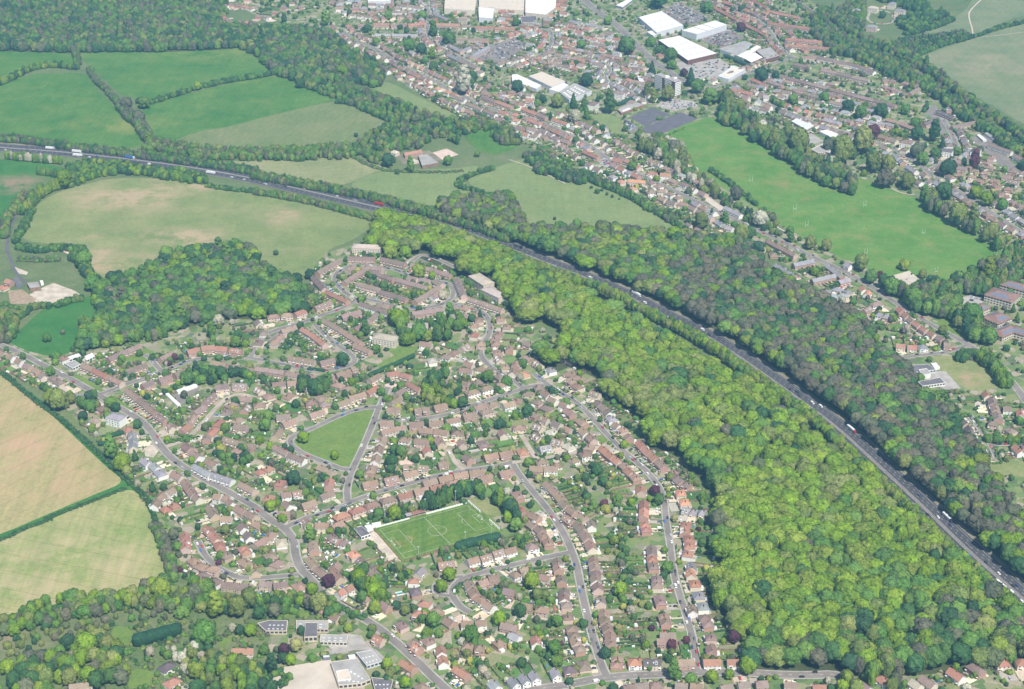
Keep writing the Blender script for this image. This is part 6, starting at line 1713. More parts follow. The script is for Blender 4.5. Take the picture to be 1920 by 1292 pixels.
# garden, street and field trees one can pick out: x,y,radius(px at 1920),palette,shape
SOLO = '''
20|385,395,15,lime 430,430,17,olive 915,885,17,lime 830,800,16,mid 425,90,10,mid 375,195,9,mid 620,530,9,dark 1010,830,10,dark,c 700,440,9,dark 690,620,7,lime 1240,210,7,mid 1410,250,12,mid 1500,260,9,mid 1310,90,7,purple 1270,140,5,purple 1380,370,8,grey 590,120,5,mid 1690,620,10,mid 1660,780,10,yellow 1045,60,7,mid 1030,590,9,dark 950,940,10,olive 1520,1060,7,dark 1660,210,12,dark
21|355,695,11,lime 590,825,9,lime 1020,290,4,dark 300,440,9,dark 200,100,5,mid 650,110,13,dark 40,240,6,dark 1550,430,11,dark 1280,340,11,lime 1430,630,10,mid 1640,680,9,mid 1830,590,10,dark 1040,780,10,dark 1090,800,11,mid 1020,880,13,dark 1010,930,9,dark 1155,1210,9,dark,c 920,1270,12,mid 1040,1260,14,lime 940,350,8,mid 975,400,7,mid 540,430,7,yellow 440,320,14,dark 350,300,12,mid 280,1000,14,dark 370,1110,9,mid 410,1160,9,olive 110,1210,11,lime 900,30,9,mid 1740,240,12,mid 1880,280,11,mid 160,340,7,mid 760,170,8,mid 1500,1130,9,olive 1590,1060,12,mid 1680,1090,12,mid 1400,1140,10,dark 1300,1150,14,dark 70,600,12,mid 90,530,10,mid 780,970,9,mid 1150,470,7,olive 1130,690,7,olive 1160,930,7,dark 1330,770,6,dark 500,990,8,dark 1410,140,6,mid
22|120,500,13,dark 220,565,7,pale 840,745,8,lime 1070,1090,10,purple 640,940,11,dark 690,1020,10,dark 200,1000,8,yellow 300,990,6,yellow 700,1230,9,yellow 520,945,4,yellow 1100,1160,11,mid 1200,960,4,mid 690,1190,8,purple 800,1150,9,mid 1170,1080,5,yellow 550,990,8,dark 1500,1030,13,dark 1430,1130,12,mid,c 1520,1200,10,dark,c 1060,720,12,lime 80,140,9,mid 540,770,7,dark 510,800,5,dark 1050,830,6,mid 120,880,9,mid 1580,1040,12,mid 400,650,6,olive 660,560,5,mid 800,260,8,mid
30|1210,540,20,lime 1620,690,19,lime 1880,850,12,lime 1740,830,9,pale 1800,850,10,dark 1530,880,24,mid 1590,1040,14,olive 1640,1060,12,dark 1470,1150,16,lime 1350,390,6,purple 1690,90,10,olive 1470,560,15,grey 1550,540,17,mid 1610,600,12,mid 1300,130,11,grey 1330,220,9,mid 1780,690,17,olive 1870,620,16,olive 1940,720,12,dark 720,1220,17,dark 640,950,22,lime 760,1060,14,lime 1760,1080,14,lime 1890,1110,9,yellow 1640,340,6,purple 1400,660,14,mid 1650,290,9,mid
31|770,450,16,lime 890,560,17,lime 890,680,13,lime 420,540,12,lime 545,480,13,purple 1450,430,13,lime 1390,520,12,lime 470,660,17,olive 550,720,12,dark 590,750,9,lime 400,650,12,grey 1610,880,17,mid 1830,760,14,lime 985,1100,11,lime 1020,1150,9,olive 300,960,13,yellow 210,990,11,purple 260,1070,11,lime 690,830,9,lime 1120,700,10,olive 860,880,8,mid 800,600,12,mid 1390,255,9,mid,c 1220,300,5,mid,c 1120,1240,11,lime 970,500,9,dark,c 1560,1180,7,purple 400,150,13,mid 1330,770,14,mid 1250,760,9,mid 1740,1000,6,yellow 1520,890,7,lime 140,700,14,grey 200,1060,11,dark 120,1120,14,dark 60,1000,10,mid 1050,660,9,dark 1370,870,9,mid 1700,200,6,mid 1490,1110,8,lime 1000,1180,9,olive
32|150,480,16,lime 190,580,12,olive 250,580,9,olive 815,540,14,lime 1165,380,12,mid 890,390,8,mid 770,170,9,lime 1220,10,7,yellow 1660,900,13,purple 1310,920,8,purple 1200,960,10,purple 1050,830,6,purple 800,830,8,yellow 835,670,7,yellow 1210,1170,15,mid 1290,1240,7,yellow 1500,1200,13,lime 1630,1180,10,lime 1770,1110,18,lime 950,1220,6,dark,c 1870,1210,6,dark 280,800,8,dark,c 210,880,8,lime 620,790,6,yellow 480,790,5,yellow 30,60,13,mid 50,160,10,mid 200,990,8,mid 320,980,14,mid 340,1080,12,mid 1520,150,9,pale 1400,90,5,purple 1500,200,5,purple 120,1010,5,mid 100,650,10,mid 700,1020,11,dark 1030,1130,6,mid 790,1100,7,olive 370,950,5,purple 1860,560,20,lime 430,1230,8,dark 540,920,6,yellow 60,700,13,dark 340,780,11,mid 1240,1190,10,mid 1340,1220,12,mid
33|1610,1020,16,lime 1460,1060,12,pale 1220,1090,10,grey 1120,980,18,lime 750,1130,11,lime 740,1200,10,lime 590,1200,14,olive 560,1270,12,lime 60,1200,5,mid 470,1280,8,dark 1740,1000,6,lime 980,1160,11,olive 820,1080,6,grey 1560,1180,7,lime
10|1250,610,14,mid 1340,640,10,olive 1700,620,13,mid 350,1235,9,mid 470,1195,5,grey 480,60,17,lime 290,160,9,lime 620,1230,14,mid 730,1160,13,lime 690,830,15,mid 630,660,16,mid 1770,1270,11,mid 790,1280,8,lime 1640,1110,11,pale 1590,1200,11,mid 1740,1120,6,pale 1780,1210,9,dark 1380,1000,12,olive
11|1010,600,14,lime 1120,600,12,lime 1220,745,13,lime 1320,770,8,lime 1610,840,8,mid 400,760,10,dark 410,990,10,olive 1340,1180,10,pale 1220,1200,16,mid 1130,1255,12,lime 1060,1090,16,lime 820,1190,11,mid 1680,1070,9,dark,c 1400,920,9,pale 915,620,5,dark 330,1145,7,dark 810,940,5,mid 1050,960,5,mid 20,615,6,dark 150,600,5,dark 850,770,5,mid 960,850,10,mid 480,1120,6,mid 1450,1070,12,mid 1500,1080,10,lime 1620,1090,8,dark
12|320,345,3,dark 595,110,3,dark 393,400,3,dark 905,415,5,dark 640,140,5,dark 712,160,3,dark 752,178,3,dark 805,198,2,dark 365,15,6,dark 430,45,3,dark 675,130,3,dark 1600,360,9,mid 1670,390,7,mid 1420,380,14,olive 1500,300,7,dark,c 1860,350,15,pale 1720,470,14,olive 1780,450,12,dark 1680,160,12,grey
13|700,690,13,olive 1025,690,11,lime 840,765,7,purple 165,430,8,mid 320,530,11,olive 440,550,10,olive 170,490,9,mid 930,860,16,mid 1160,760,8,olive 1220,800,9,dark 1230,1020,10,yellow 1090,950,18,mid 1220,880,12,mid 1290,260,11,lime 1420,340,17,olive 1540,360,12,olive 1680,460,14,olive 1740,530,11,olive 880,60,17,grey 1050,80,13,olive 1650,770,17,lime 1760,710,15,grey 1530,1090,22,mid 1340,980,12,olive 1400,990,13,mid 1640,200,13,lime 1560,150,12,lime 1760,240,10,mid 1320,150,16,dark 350,740,8,lime 1310,1180,9,olive 770,780,13,mid 1660,1230,16,mid 750,1190,8,dark 800,1190,6,purple 1040,1170,10,pale 640,970,7,mid 1080,1060,5,dark 1840,1020,8,mid,c 1870,1090,8,mid,c 800,1240,10,lime 1480,1050,12,mid 60,1260,8,lime
02|1050,520,12,dark,c 720,150,8,mid 460,760,12,dark,c 560,600,12,dark 280,1280,6,dark 900,1240,9,mid 990,1090,11,olive 1030,1110,11,olive 1220,1100,12,grey 1130,1110,12,mid 960,1010,9,mid 850,960,6,mid 730,800,14,mid 640,740,6,dark,c 1340,600,14,dark,c 1390,650,13,mid 1290,540,8,purple 1490,730,15,mid 1550,720,11,dark 1620,740,12,olive 1710,800,11,olive 1720,200,9,purple 1720,60,6,dark 1870,570,14,dark 1110,370,9,dark 1040,310,9,mid 1190,420,13,mid 1200,480,9,mid 860,360,16,mid 40,650,12,dark 470,870,12,pale 290,870,7,dark,c 190,770,8,mid 340,760,11,olive 230,740,8,dark 540,790,8,mid 680,960,7,dark 480,1050,8,mid 1010,700,8,olive 1170,710,12,olive 1060,740,8,olive 1340,1220,6,dark 1150,1220,7,pale 1210,1210,9,mid 1470,50,11,mid 1100,20,16,dark 480,470,6,dark 520,330,9,mid 900,570,6,mid 560,860,8,mid 30,160,8,mid 1880,950,12,pale 1870,1010,12,olive
03|860,105,7,dark 790,990,13,purple 1550,1220,13,purple 1310,1070,9,dark,c 850,830,13,dark 1030,820,9,mid 1190,805,5,dark 710,1100,20,olive 790,1240,15,olive 230,1110,20,olive 550,1180,22,olive 150,990,11,olive 50,1070,13,olive 640,1160,9,mid 1260,1150,11,mid 1420,1130,9,mid 1250,1010,14,dark 1120,1000,12,dark 1100,920,10,mid 60,560,8,dark 600,800,12,dark 700,840,12,mid 900,1240,13,olive 1120,1130,14,grey 1160,1190,12,mid 1350,1270,16,dark 470,1220,13,pale 760,1120,8,dark 190,740,10,mid 420,720,9,mid 100,440,4,mid 460,1090,12,grey 300,1270,9,mid
01|1330,230,10,mid 1450,300,13,mid 1150,330,11,mid 1240,360,10,dark 1330,490,9,mid 1320,410,8,lime 1270,450,7,mid 1620,570,10,dark 1250,110,9,mid 990,110,9,mid 840,210,8,dark 650,545,13,lime 1560,660,18,pale 1620,620,8,mid 900,310,8,mid 1200,900,12,grey 1080,200,5,dark 1130,230,5,dark 990,1200,12,dark 1020,1190,8,mid 1160,1250,11,mid 1080,490,6,dark 520,150,10,mid 210,150,7,dark 750,1010,4,dark 700,100,6,dark 1900,640,5,dark 1060,1285,5,mid 1440,1200,9,mid 1660,1150,6,mid 420,1150,8,mid 330,620,9,dark 660,620,5,mid
00|1480,640,8,lime 1080,765,11,mid 945,780,12,grey 1040,880,12,grey 1120,1060,9,lime 230,1170,7,mid 345,1180,8,mid 430,1190,6,mid 175,1150,5,lime 1330,1270,8,mid 640,1250,9,mid
'''
SOLOREC = []
for line in SOLO.strip().split('\n'):
    tile, rest = line.split('|')
    for w in rest.split():
        a = w.split(','); X, Y, pr = float(a[0]), float(a[1]), float(a[2]); px, py = T(tile, X, Y)
        D_ = sp + (H / 2 - py) / F * -cp; sc = F * D_ / ALT; r = pr / sc
        con = len(a) > 4; h = (r * 1.15 if not con else r * 1.25)
        x, y = un(px, py, min(12, h * .95))
        proto = 5 if con else 4 if (r > 6.5 and rng.random() < .12) else rng.choice((0, 1, 2, 3))
        if con: r *= .85; h = r * 1.15
        if a[3] == 'olive' and r > 7: h *= 1.25
        k0 = occ(x, y)
        SOLOREC.append((x, y, r, h, proto, pal(a[3]), a[3]))
        mark([(x + r * .6 * math.cos(t), y + r * .6 * math.sin(t)) for t in np.arange(0, 6.28, .8)], PLOT)

# ------------------------------------------------------------ gardens
GP = MB(); FB = MB(); CB = MB(); sheds = []
CLUT = [(.8, .79, .75), (.75, .7, .6), (.6, .62, .65), (.1, .25, .5), (.5, .2, .15), (.3, .3, .32), (.8, .8, .8), (.12, .1, .1), (.25, .45, .4)]; drivecars = []
LAWN = [(0.10, 0.19, 0.055), (0.13, 0.21, 0.06), (0.16, 0.215, 0.08), (0.07, 0.15, 0.045), (0.21, 0.23, 0.11), (0.13, 0.19, 0.075), (0.24, 0.22, 0.13)]
PATIO = [(0.50, 0.44, 0.37), (0.58, 0.49, 0.38), (0.42, 0.38, 0.34), (0.54, 0.43, 0.35), (0.68, 0.6, 0.47)]
gz = 0
def quad(x, y, fx, fy, s0, s1, t0, t1, col, z=.31):
    """a patch: s across, t away from the house along (fx,fy)"""
    global gz
    gz = (gz + 1) % 40
    sx, sy = -fy, fx
    GP.poly([(x + sx * s0 + fx * t0, y + sy * s0 + fy * t0, z + gz * .0015), (x + sx * s1 + fx * t0, y + sy * s1 + fy * t0, z + gz * .0015), (x + sx * s1 + fx * t1, y + sy * s1 + fy * t1, z + gz * .0015), (x + sx * s0 + fx * t1, y + sy * s0 + fy * t1, z + gz * .0015)], 'ground_patch', col)
for rec in HOUSES:
    kind, x, y, rz, L, D, e, r, rc, wc, units, var = rec['k']
    fx, fy = math.sin(rz), -math.cos(rz)      # towards the street
    bx, by = -fx, -fy
    near = y < 2350
    npl = units if kind == 'T' else 2 if kind in 'SP' else 1
    wtot = L if kind == 'T' else max(L + 1.5, min(rec['sp'], L + 5)); w = wtot / npl
    for u in range(npl):
        s = -wtot / 2 + (u + .5) * w; cxx, cyy = x - fy * s, y + fx * s
        # back garden depth until something is in the way
        t = D / 2; mx = rng.uniform(20, 30) if kind != 'T' else rng.uniform(13, 20)
        while t < D / 2 + mx:
            q = occ(cxx + bx * (t + 1.5), cyy + by * (t + 1.5))
            if (q & (BLD | ROAD | OPEN | WOOD | PLOT)) or not (q & TOWN): break
            t += 2
        if t > D / 2 + 3:
            p0 = D / 2 + (rng.uniform(1.5, 4) if rng.random() < .7 else 0)
            if p0 > D / 2: quad(cxx, cyy, bx, by, -w / 2 + .3, w / 2 - .3, D / 2, min(t, p0), rng.choice(PATIO))
            if t > p0 + 1:
                quad(cxx, cyy, bx, by, -w / 2 + .2, w / 2 - .2, p0, t, jit(rng.choice(LAWN), .15))
                if rng.random() < .18: quad(cxx, cyy, bx, by, -w / 2 + .5, w / 2 - .5, t - min(5, (t - p0) * .5), t, jit((0.26, 0.2, 0.14), .15), .375)
            # boundary hedge or shrubs on one side and the end
            n = int((t - D / 2) / 3.6); sd = 1 if rng.random() < .5 else -1
            hp = rng.choice(['dark', 'dark', 'mid', 'mid', 'olive'])
            hedgey = rng.random() < .5; ang = math.atan2(by, bx)
            for i in range(n):
                tt = D / 2 + 2 + i * 3.6; X, Y = cxx - by * sd * w / 2 + bx * tt, cyy + bx * sd * w / 2 + by * tt
                if occ(X, Y) & (ROAD | BLD): continue
                if hedgey: add_mass('garden_hedging', X, Y, 1.9, 2.0 + rng.uniform(-.3, .8), 8, pal(hp), rot=ang, sy=1.3)
                elif rng.random() < .6: add_mass('garden_shrubbery', X, Y, rng.uniform(.9, 2.0), rng.uniform(1.3, 2.4), rng.choice((6, 7)), pal('mid+dark+olive+mid+grey'))
            if t > D / 2 + 5:
                for sg in ((1, -1) if u == 0 else (1,)):
                    if rng.random() < .75:
                        a0 = (cxx - by * sg * w / 2 + bx * (D / 2 + .5), cyy + bx * sg * w / 2 + by * (D / 2 + .5)); L_ = t - D / 2 - .5; FB.box(a0[0] + bx * L_ / 2, a0[1] + by * L_ / 2, L_, .1, .25, 2.0, 'timber', rz=math.atan2(by, bx), c=(.3, .22, .16))
                FB.box(cxx + bx * t, cyy + by * t, .1, w, .25, 2.0, 'timber', rz=math.atan2(by, bx), c=(.3, .22, .16))
            for i in range(rng.randrange(3, 8) if near else 2):
                tt = rng.uniform(D / 2 + 3, t) if rng.random() < .4 else t - rng.uniform(0, 2.5); ss = rng.uniform(-w / 2, w / 2)
                X, Y = cxx - by * ss + bx * tt, cyy + bx * ss + by * tt
                if occ(X, Y) & (ROAD | BLD): continue
                rr = rng.uniform(.8, 2.1) if rng.random() < .8 else rng.uniform(2.4, 4.0)
                add_mass('garden_shrubbery', X, Y, rr, rr * rng.uniform(1.0, 1.5), rng.choice((6, 7, 0, 1, 2)) if rr < 2.6 else rng.choice((0, 1, 2, 3)), pal(rng.choice(['mid', 'mid', 'dark', 'mid', 'olive', 'lime', 'grey', 'dark', 'pale' if rng.random() < .5 else 'yellow'])))
            for i in range(rng.randrange(0, 4)):
                tt = D / 2 + abs(rng.gauss(0, 1)) * (t - D / 2) * .45 + 1; ss = rng.uniform(-w / 2 + .6, w / 2 - .6)
                if tt < t: CB.box(cxx - by * ss + bx * tt, cyy + bx * ss + by * tt, rng.uniform(.6, 2.6), rng.uniform(.6, 2.0), .3, .3 + rng.uniform(.4, 1.6), 'ground_patch', rz=rng.uniform(0, 3), c=jit(rng.choice(CLUT), .1))
            if t > D / 2 + 7 and rng.random() < .85:
                ss = rng.choice((-1, 1)) * (w / 2 - 1.8); sheds.append((cxx - by * ss + bx * (t - 2.2), cyy + bx * ss + by * (t - 2.2), rz, rng.randrange(4)))
        # front: drive, lawn, low hedge, car
        t = D / 2; mx = 14 if kind != 'T' else 9
        while t < D / 2 + mx:
            q = occ(cxx + fx * (t + 1), cyy + fy * (t + 1))
            if q & (BLD | OPEN | WOOD) or q & ROAD: break
            t += 1
        if t > D / 2 + 2.5:
            dw = rng.uniform(.45, .85) if rng.random() < .7 else 1.0; sd = rng.choice((-1, 1))
            a0, a1 = (-w / 2 + .2, -w / 2 + .2 + w * dw) if sd < 0 else (w / 2 - .2 - w * dw, w / 2 - .2)
            quad(cxx, cyy, fx, fy, a0, a1, D / 2, t, jit(rng.choice(PATIO), .12))
            if dw < 1: quad(cxx, cyy, fx, fy, *((a1, w / 2 - .2) if sd < 0 else (-w / 2 + .2, a0)), D / 2, t, jit(rng.choice(LAWN), .15))
            if rng.random() < .62 and t > D / 2 + 5: 
                ss = (a0 + a1) / 2; drivecars.append((cxx - fy * ss + fx * (t - 2.9), cyy + fx * ss + fy * (t - 2.9), math.atan2(fy, fx)))
            if near and rng.random() < .4:
                h0 = -w / 2 if sd > 0 else a1; nh = int((w - w * dw) / 1.6) + 1
                for i in range(nh): ss = h0 + i * 1.6; add_mass('garden_hedging', cxx - fy * ss + fx * (t - .4), cyy + fx * ss + fy * (t - .4), 1.1, 1.5, 8, pal('dark+dark+mid'), rot=math.atan2(fx, -fy), sy=.9)
            for i in range(rng.randrange(1, 5) if near else 1):
                ss = rng.uniform(-w / 2, w / 2); tt = rng.choice((t - .8, rng.uniform(D / 2 + 1, t)))
                add_mass('garden_shrubbery', cxx - fy * ss + fx * tt, cyy + fx * ss + fy * tt, rng.uniform(.7, 1.7), rng.uniform(1, 2), rng.choice((6, 7)), pal('mid+dark+olive+yellow+mid'))
    mark(foot(x + bx * 8, y + by * 8, rz, wtot * .9, D + 16), PLOT)
o = GP.build('garden_plots'); o['kind'] = 'structure'
o = FB.build('garden_fencing'); o['kind'] = 'stuff'
o = CB.build('garden_clutter'); o['kind'] = 'stuff'
# loose greenery on what is left of the town ground
for i in range(26000):
    X = rng.uniform(-1050, 1250); Y = rng.uniform(1150, 3400); q = occ(X, Y)
    if not (q & TOWN) or q & (ROAD | BLD | OPEN | WOOD): continue
    if q & PLOT and rng.random() < .86: continue
    rr = rng.uniform(1.2, 3.4) if rng.random() < .8 else rng.uniform(3, 5)
    add_mass('garden_shrubbery', X, Y, rr, rr * rng.uniform(1.0, 1.4), rng.choice((0, 1, 2, 3, 6, 7)), pal(rng.choice(['mid', 'mid', 'dark', 'olive', 'grey', 'dark', 'lime', 'mid', 'pale'])))
# scrub dots on the rough ground
for i in range(1500):
    px, py = rng.uniform(0, 640), rng.uniform(1120, 1300); x, y = un(px, py); q = occ(x, y)
    if q & (ROAD | BLD | WOOD | OPEN | TOWN): continue
    rr = rng.uniform(1, 3); add_mass('scrub', x, y, rr, rr * 1.1, rng.choice((6, 7, 0)), pal('mid+dark+olive+grey+mid'))
# long clipped conifer hedges: one thing each
def conifer_hedge(label, s, tile, h, wd, col):
    p = gp(s, tile, h * .8); q = resample(p, 2.2); root = link('conifer_hedge', None, None, (q[0][0], q[0][1], 0)); tag(root, label, 'hedge')
    V = []; Fc = []; lv = []; r = np.random.RandomState(int(q[0][0]) % 999)
    for (x, y) in q:
        for k in range(2):
            ox, oy = r.uniform(-.4, .4, 2); z = h * r.uniform(.9, 1.05); o = len(V)
            pp = np.sign(IV) * np.abs(IV) ** .65 * (wd * .55, wd * .55, z * .5) * (1 + r.uniform(-.06, .06, (len(IV), 1))) + (x + ox - q[0][0], y + oy - q[0][1], z * .5)
            V += list(pp); Fc += [[a + o, b + o, c + o] for a, b, c in IF]; lv += list(r.uniform(.1, .5, len(IF)))
            for m in range(90):
                d = r.normal(size=3); d /= np.linalg.norm(d); c = pp.mean(0) + d * (wd * .64, wd * .64, z * .52); t = np.cross(d, r.normal(size=3)); t /= np.linalg.norm(t); b = np.cross(d, t); s_ = r.uniform(.25, .6)
                o = len(V); V += [c - t * s_, c - b * s_, c + t * s_, c + b * s_]; Fc.append([o, o + 1, o + 2, o + 3]); lv.append(r.uniform(.3, .8))
    me = bpy.data.meshes.new('foliage'); me.from_pydata([tuple(map(float, v)) for v in V], [], Fc); me.materials.append(MAT['leaf'])
    me.attributes.new('leafv', 'FLOAT', 'FACE').data.foreach_set('value', np.array(lv, dtype=np.float32)); link('foliage', me, root, color=col)
conifer_hedge('long dark clipped conifer hedge standing alone in the rough grass', '1030,900 1330,820', '30', 11, 9, (0.03, 0.085, 0.045))
conifer_hedge('dark clipped conifer hedge along the near touchline of the pitch', '1520,200 1660,165 1810,135', '31', 8, 7.5, (0.035, 0.095, 0.05))
conifer_hedge('dark conifer hedge by the sports pavilion above the courts', '800,775 930,715', '02', 6, 5, (0.04, 0.10, 0.06))
conifer_hedge('dark conifer screen beside the square white store roof', '1600,410 1780,485', '02', 7, 6, (0.045, 0.10, 0.065))
conifer_hedge('dark rounded hedge running down to the cul-de-sac at the footpath green', '860,215 1060,130 1180,75', '21', 5, 4.5, (0.035, 0.10, 0.045))
conifer_hedge('dark garden hedge nearest the cornfield oak', '750,735 850,715', '20', 4.5, 4, (0.03, 0.095, 0.05))
conifer_hedge('dark garden hedge beside the russet hipped house', '760,690 930,650', '20', 4.5, 4, (0.035, 0.10, 0.05))
conifer_hedge('dark hedge on the grass island below the curved terraces', '400,175 520,190', '21', 3, 4, (0.03, 0.09, 0.045))

# ------------------------------------------------------------ single trees: the solitary ones and the largest of the woods
TONE = lambda c: 'purple-leaved' if c[0] > c[1] * 1.4 else 'dark green' if c[1] < .135 else 'yellow-green' if c[0] > .3 and c[2] < .16 and c[0] > c[1] * .93 else 'pale blossoming' if c[0] > .3 else 'grey-brown' if c[0] > c[1] * 1.05 else 'grey-green' if c[0] > c[1] * .9 else 'lime green' if c[1] > .27 else 'mid green'
USED = {}
def place_tree(x, y, r, h, pr, col, label, group):
    nm = 'conifer_tree' if pr == 5 else 'broadleaf_tree'
    root = link(nm, None, None, (x, y, 0)); tag(root, label, 'conifer' if pr == 5 else 'tree', group)
    hb = h * .3
    c = link('crown', OBJC[pr], root, (0, 0, hb), rng.uniform(0, 6.28), col); c.scale = (r, r, h)
    t = link('trunk', TRUNK, root); t.scale = (r, r, h * 1.05)
solo = []
vis = lambda x, y: (lambda d: d > 0 and abs(x / d * F) < 1010)(y * cp + ALT * sp)
SOLOREC.sort(key=lambda t: -t[2] / t[1])
nsolo = 190
for rec in SOLOREC[nsolo:]: add_mass('woodland', rec[0], rec[1], rec[2], rec[3], rec[4], rec[5], z=rec[3] * .15)
TREES = [t if clears_motorway(t) else (t[0], t[1], rng.uniform(2, 3.4), rng.uniform(2.2, 3.6), t[4], t[5], 'woodland') for t in TREES]
cand = [t for t in TREES if vis(t[0], t[1])]
def scr(t):
    x, y, r = t[:3]; d = y * cp + (ALT - 12) * sp; py = H / 2 + ((ALT - 12) * cp - y * sp) / d * F
    return r / d if py < 1285 else 0
cand.sort(key=lambda t: -scr(t)); pick = cand[:110]; pid = set(id(t) for t in pick)
for t in TREES:
    if id(t) not in pid: add_mass(t[6].replace('_high', ''), t[0], t[1], t[2], t[3], t[4], t[5], z=t[3] * .32 + rng.uniform(-1.2, 1.6) + (3.5 if t[6] == 'woodland_high' else -1.2) + bank_z(t[0], t[1]))
ORD = ['first', 'second', 'third', 'fourth', 'fifth', 'sixth', 'seventh', 'eighth', 'ninth', 'tenth', 'eleventh', 'twelfth', 'thirteenth', 'fourteenth', 'fifteenth', 'sixteenth', 'seventeenth', 'eighteenth', 'nineteenth', 'twentieth']
def nth(i):
    if i < 20: return ORD[i]
    t = (i + 1) // 10; u = (i + 1) % 10; tens = ['', '', 'twenty', 'thirty', 'forty', 'fifty', 'sixty', 'seventy', 'eighty', 'ninety'][min(t, 9)]
    return (tens + '-' + ORD[u - 1]) if u else tens[:-1] + 'ieth'
def number_labels(items, base, post):
    """items: (sort key, base text) -> text with an ordinal where several share the base"""
    groups = {}
    for it in items: groups.setdefault(it[1], []).append(it)
    out = {}
    for b, l in groups.items():
        l.sort(key=lambda t: t[0])
        for i, it in enumerate(l): out[it[2]] = b if len(l) == 1 else post(b, i, len(l))
    return out
allt = [(t, 0) for t in SOLOREC[:nsolo]] + [(t, 1) for t in pick]
items = []
for i, (t, w_) in enumerate(allt):
    tone = TONE(t[5]); shape = 'conifer' if t[4] == 5 else 'slender tree' if t[4] == 4 else ('large tree' if t[2] > 8 else 'small tree' if t[2] < 4 else 'tree')
    items.append((t[1], tone + ' ' + shape + (' in the trees by the ' if w_ else ' near the ') + landmark(t[0], t[1]), i))
lab = number_labels(items, None, lambda b, i, n: b + ', ' + nth(i) + ' from bottom')
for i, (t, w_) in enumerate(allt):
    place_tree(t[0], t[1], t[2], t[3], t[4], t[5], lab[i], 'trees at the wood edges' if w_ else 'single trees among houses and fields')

# the masses: points carrying foliage clumps
def foliage_group():
    g = bpy.data.node_groups.new('foliage_scatter', 'GeometryNodeTree')
    g.interface.new_socket('Geometry', in_out='INPUT', socket_type='NodeSocketGeometry'); g.interface.new_socket('Geometry', in_out='OUTPUT', socket_type='NodeSocketGeometry')
    n = g.nodes; l = g.links; gi = n.new('NodeGroupInput'); go = n.new('NodeGroupOutput')
    iop = n.new('GeometryNodeInstanceOnPoints'); ci = n.new('GeometryNodeCollectionInfo'); ci.inputs['Collection'].default_value = INSTC
    ci.inputs['Separate Children'].default_value = True; ci.inputs['Reset Children'].default_value = True
    def att(nm, ty):
        a = n.new('GeometryNodeInputNamedAttribute'); a.data_type = ty; a.inputs['Name'].default_value = nm; return a.outputs[0]
    l.new(gi.outputs[0], iop.inputs['Points']); l.new(ci.outputs[0], iop.inputs['Instance']); iop.inputs['Pick Instance'].default_value = True
    l.new(att('proto', 'INT'), iop.inputs['Instance Index']); l.new(att('scl', 'FLOAT_VECTOR'), iop.inputs['Scale'])
    rv = n.new('ShaderNodeCombineXYZ'); l.new(att('rotz', 'FLOAT'), rv.inputs[2])
    e2r = n.new('FunctionNodeEulerToRotation'); l.new(rv.outputs[0], e2r.inputs[0]); l.new(e2r.outputs[0], iop.inputs['Rotation'])
    l.new(iop.outputs[0], go.inputs[0]); return g
FG = foliage_group()
for name, lst in MASS.items():
    lst = [t for t in lst if vis(t[0] * .8, t[1])]
    me = bpy.data.meshes.new(name); me.from_pydata([(t[0], t[1], t[2]) for t in lst], [], [])
    A = me.attributes
    A.new('scl', 'FLOAT_VECTOR', 'POINT').data.foreach_set('vector', np.array([(t[3], t[4], t[5]) for t in lst], dtype=np.float32).ravel())
    A.new('rotz', 'FLOAT', 'POINT').data.foreach_set('value', np.array([t[6] for t in lst], dtype=np.float32))
    A.new('proto', 'INT', 'POINT').data.foreach_set('value', np.array([t[7] for t in lst], dtype=np.int32))
    A.new('tint', 'FLOAT_COLOR', 'POINT').data.foreach_set('color', np.array([(*t[8], 1) for t in lst], dtype=np.float32).ravel())
    o = link(name, me); o['kind'] = 'stuff'; md_ = o.modifiers.new('scatter', 'NODES'); md_.node_group = FG
    print('MASS', name, len(lst))

# ------------------------------------------------------------ place the houses
HOUSES = [h for h in HOUSES if vis(h['k'][1] * .97, h['k'][2]) and h['k'][2] > 1120]
HOUSES.sort(key=lambda h: h['k'][2])
byroad = {}
for h in HOUSES: byroad.setdefault((h['road'], h['side'] > 0), []).append(h)
for k, l in byroad.items():
    l.sort(key=lambda h: (h['idx'], h['dist']))
items = []; cnt = {}; ind = []; far = []
LIM = {'S': 290, 'D': 290, 'B': 290, 'T': 200, 'F': 60}
for h in HOUSES:
    k0 = h['k'][0]; c = 'S' if k0 in 'SP' else 'B' if k0 in 'BC' else 'D' if k0 in 'DHG' else k0
    cnt[c] = cnt.get(c, 0) + 1
    (ind if cnt[c] <= LIM[c] else far).append(h)
for i, h in enumerate(ind):
    kind, x, y, rz, L, D, e, r, rc, wc, units, var = h['k']
    desc, la, lb, *_ = ROADS[h['road']]; side = la if h['side'] > 0 else lb
    base = '%s-roofed %s %s' % (ROOFN[rc], WALLN[wc], TYPEN[kind])
    h['lab'] = base; h['where'] = (side, desc)
    items.append((h['idx'] * 1000 + h['dist'], base + '|' + side + '|' + desc, i))
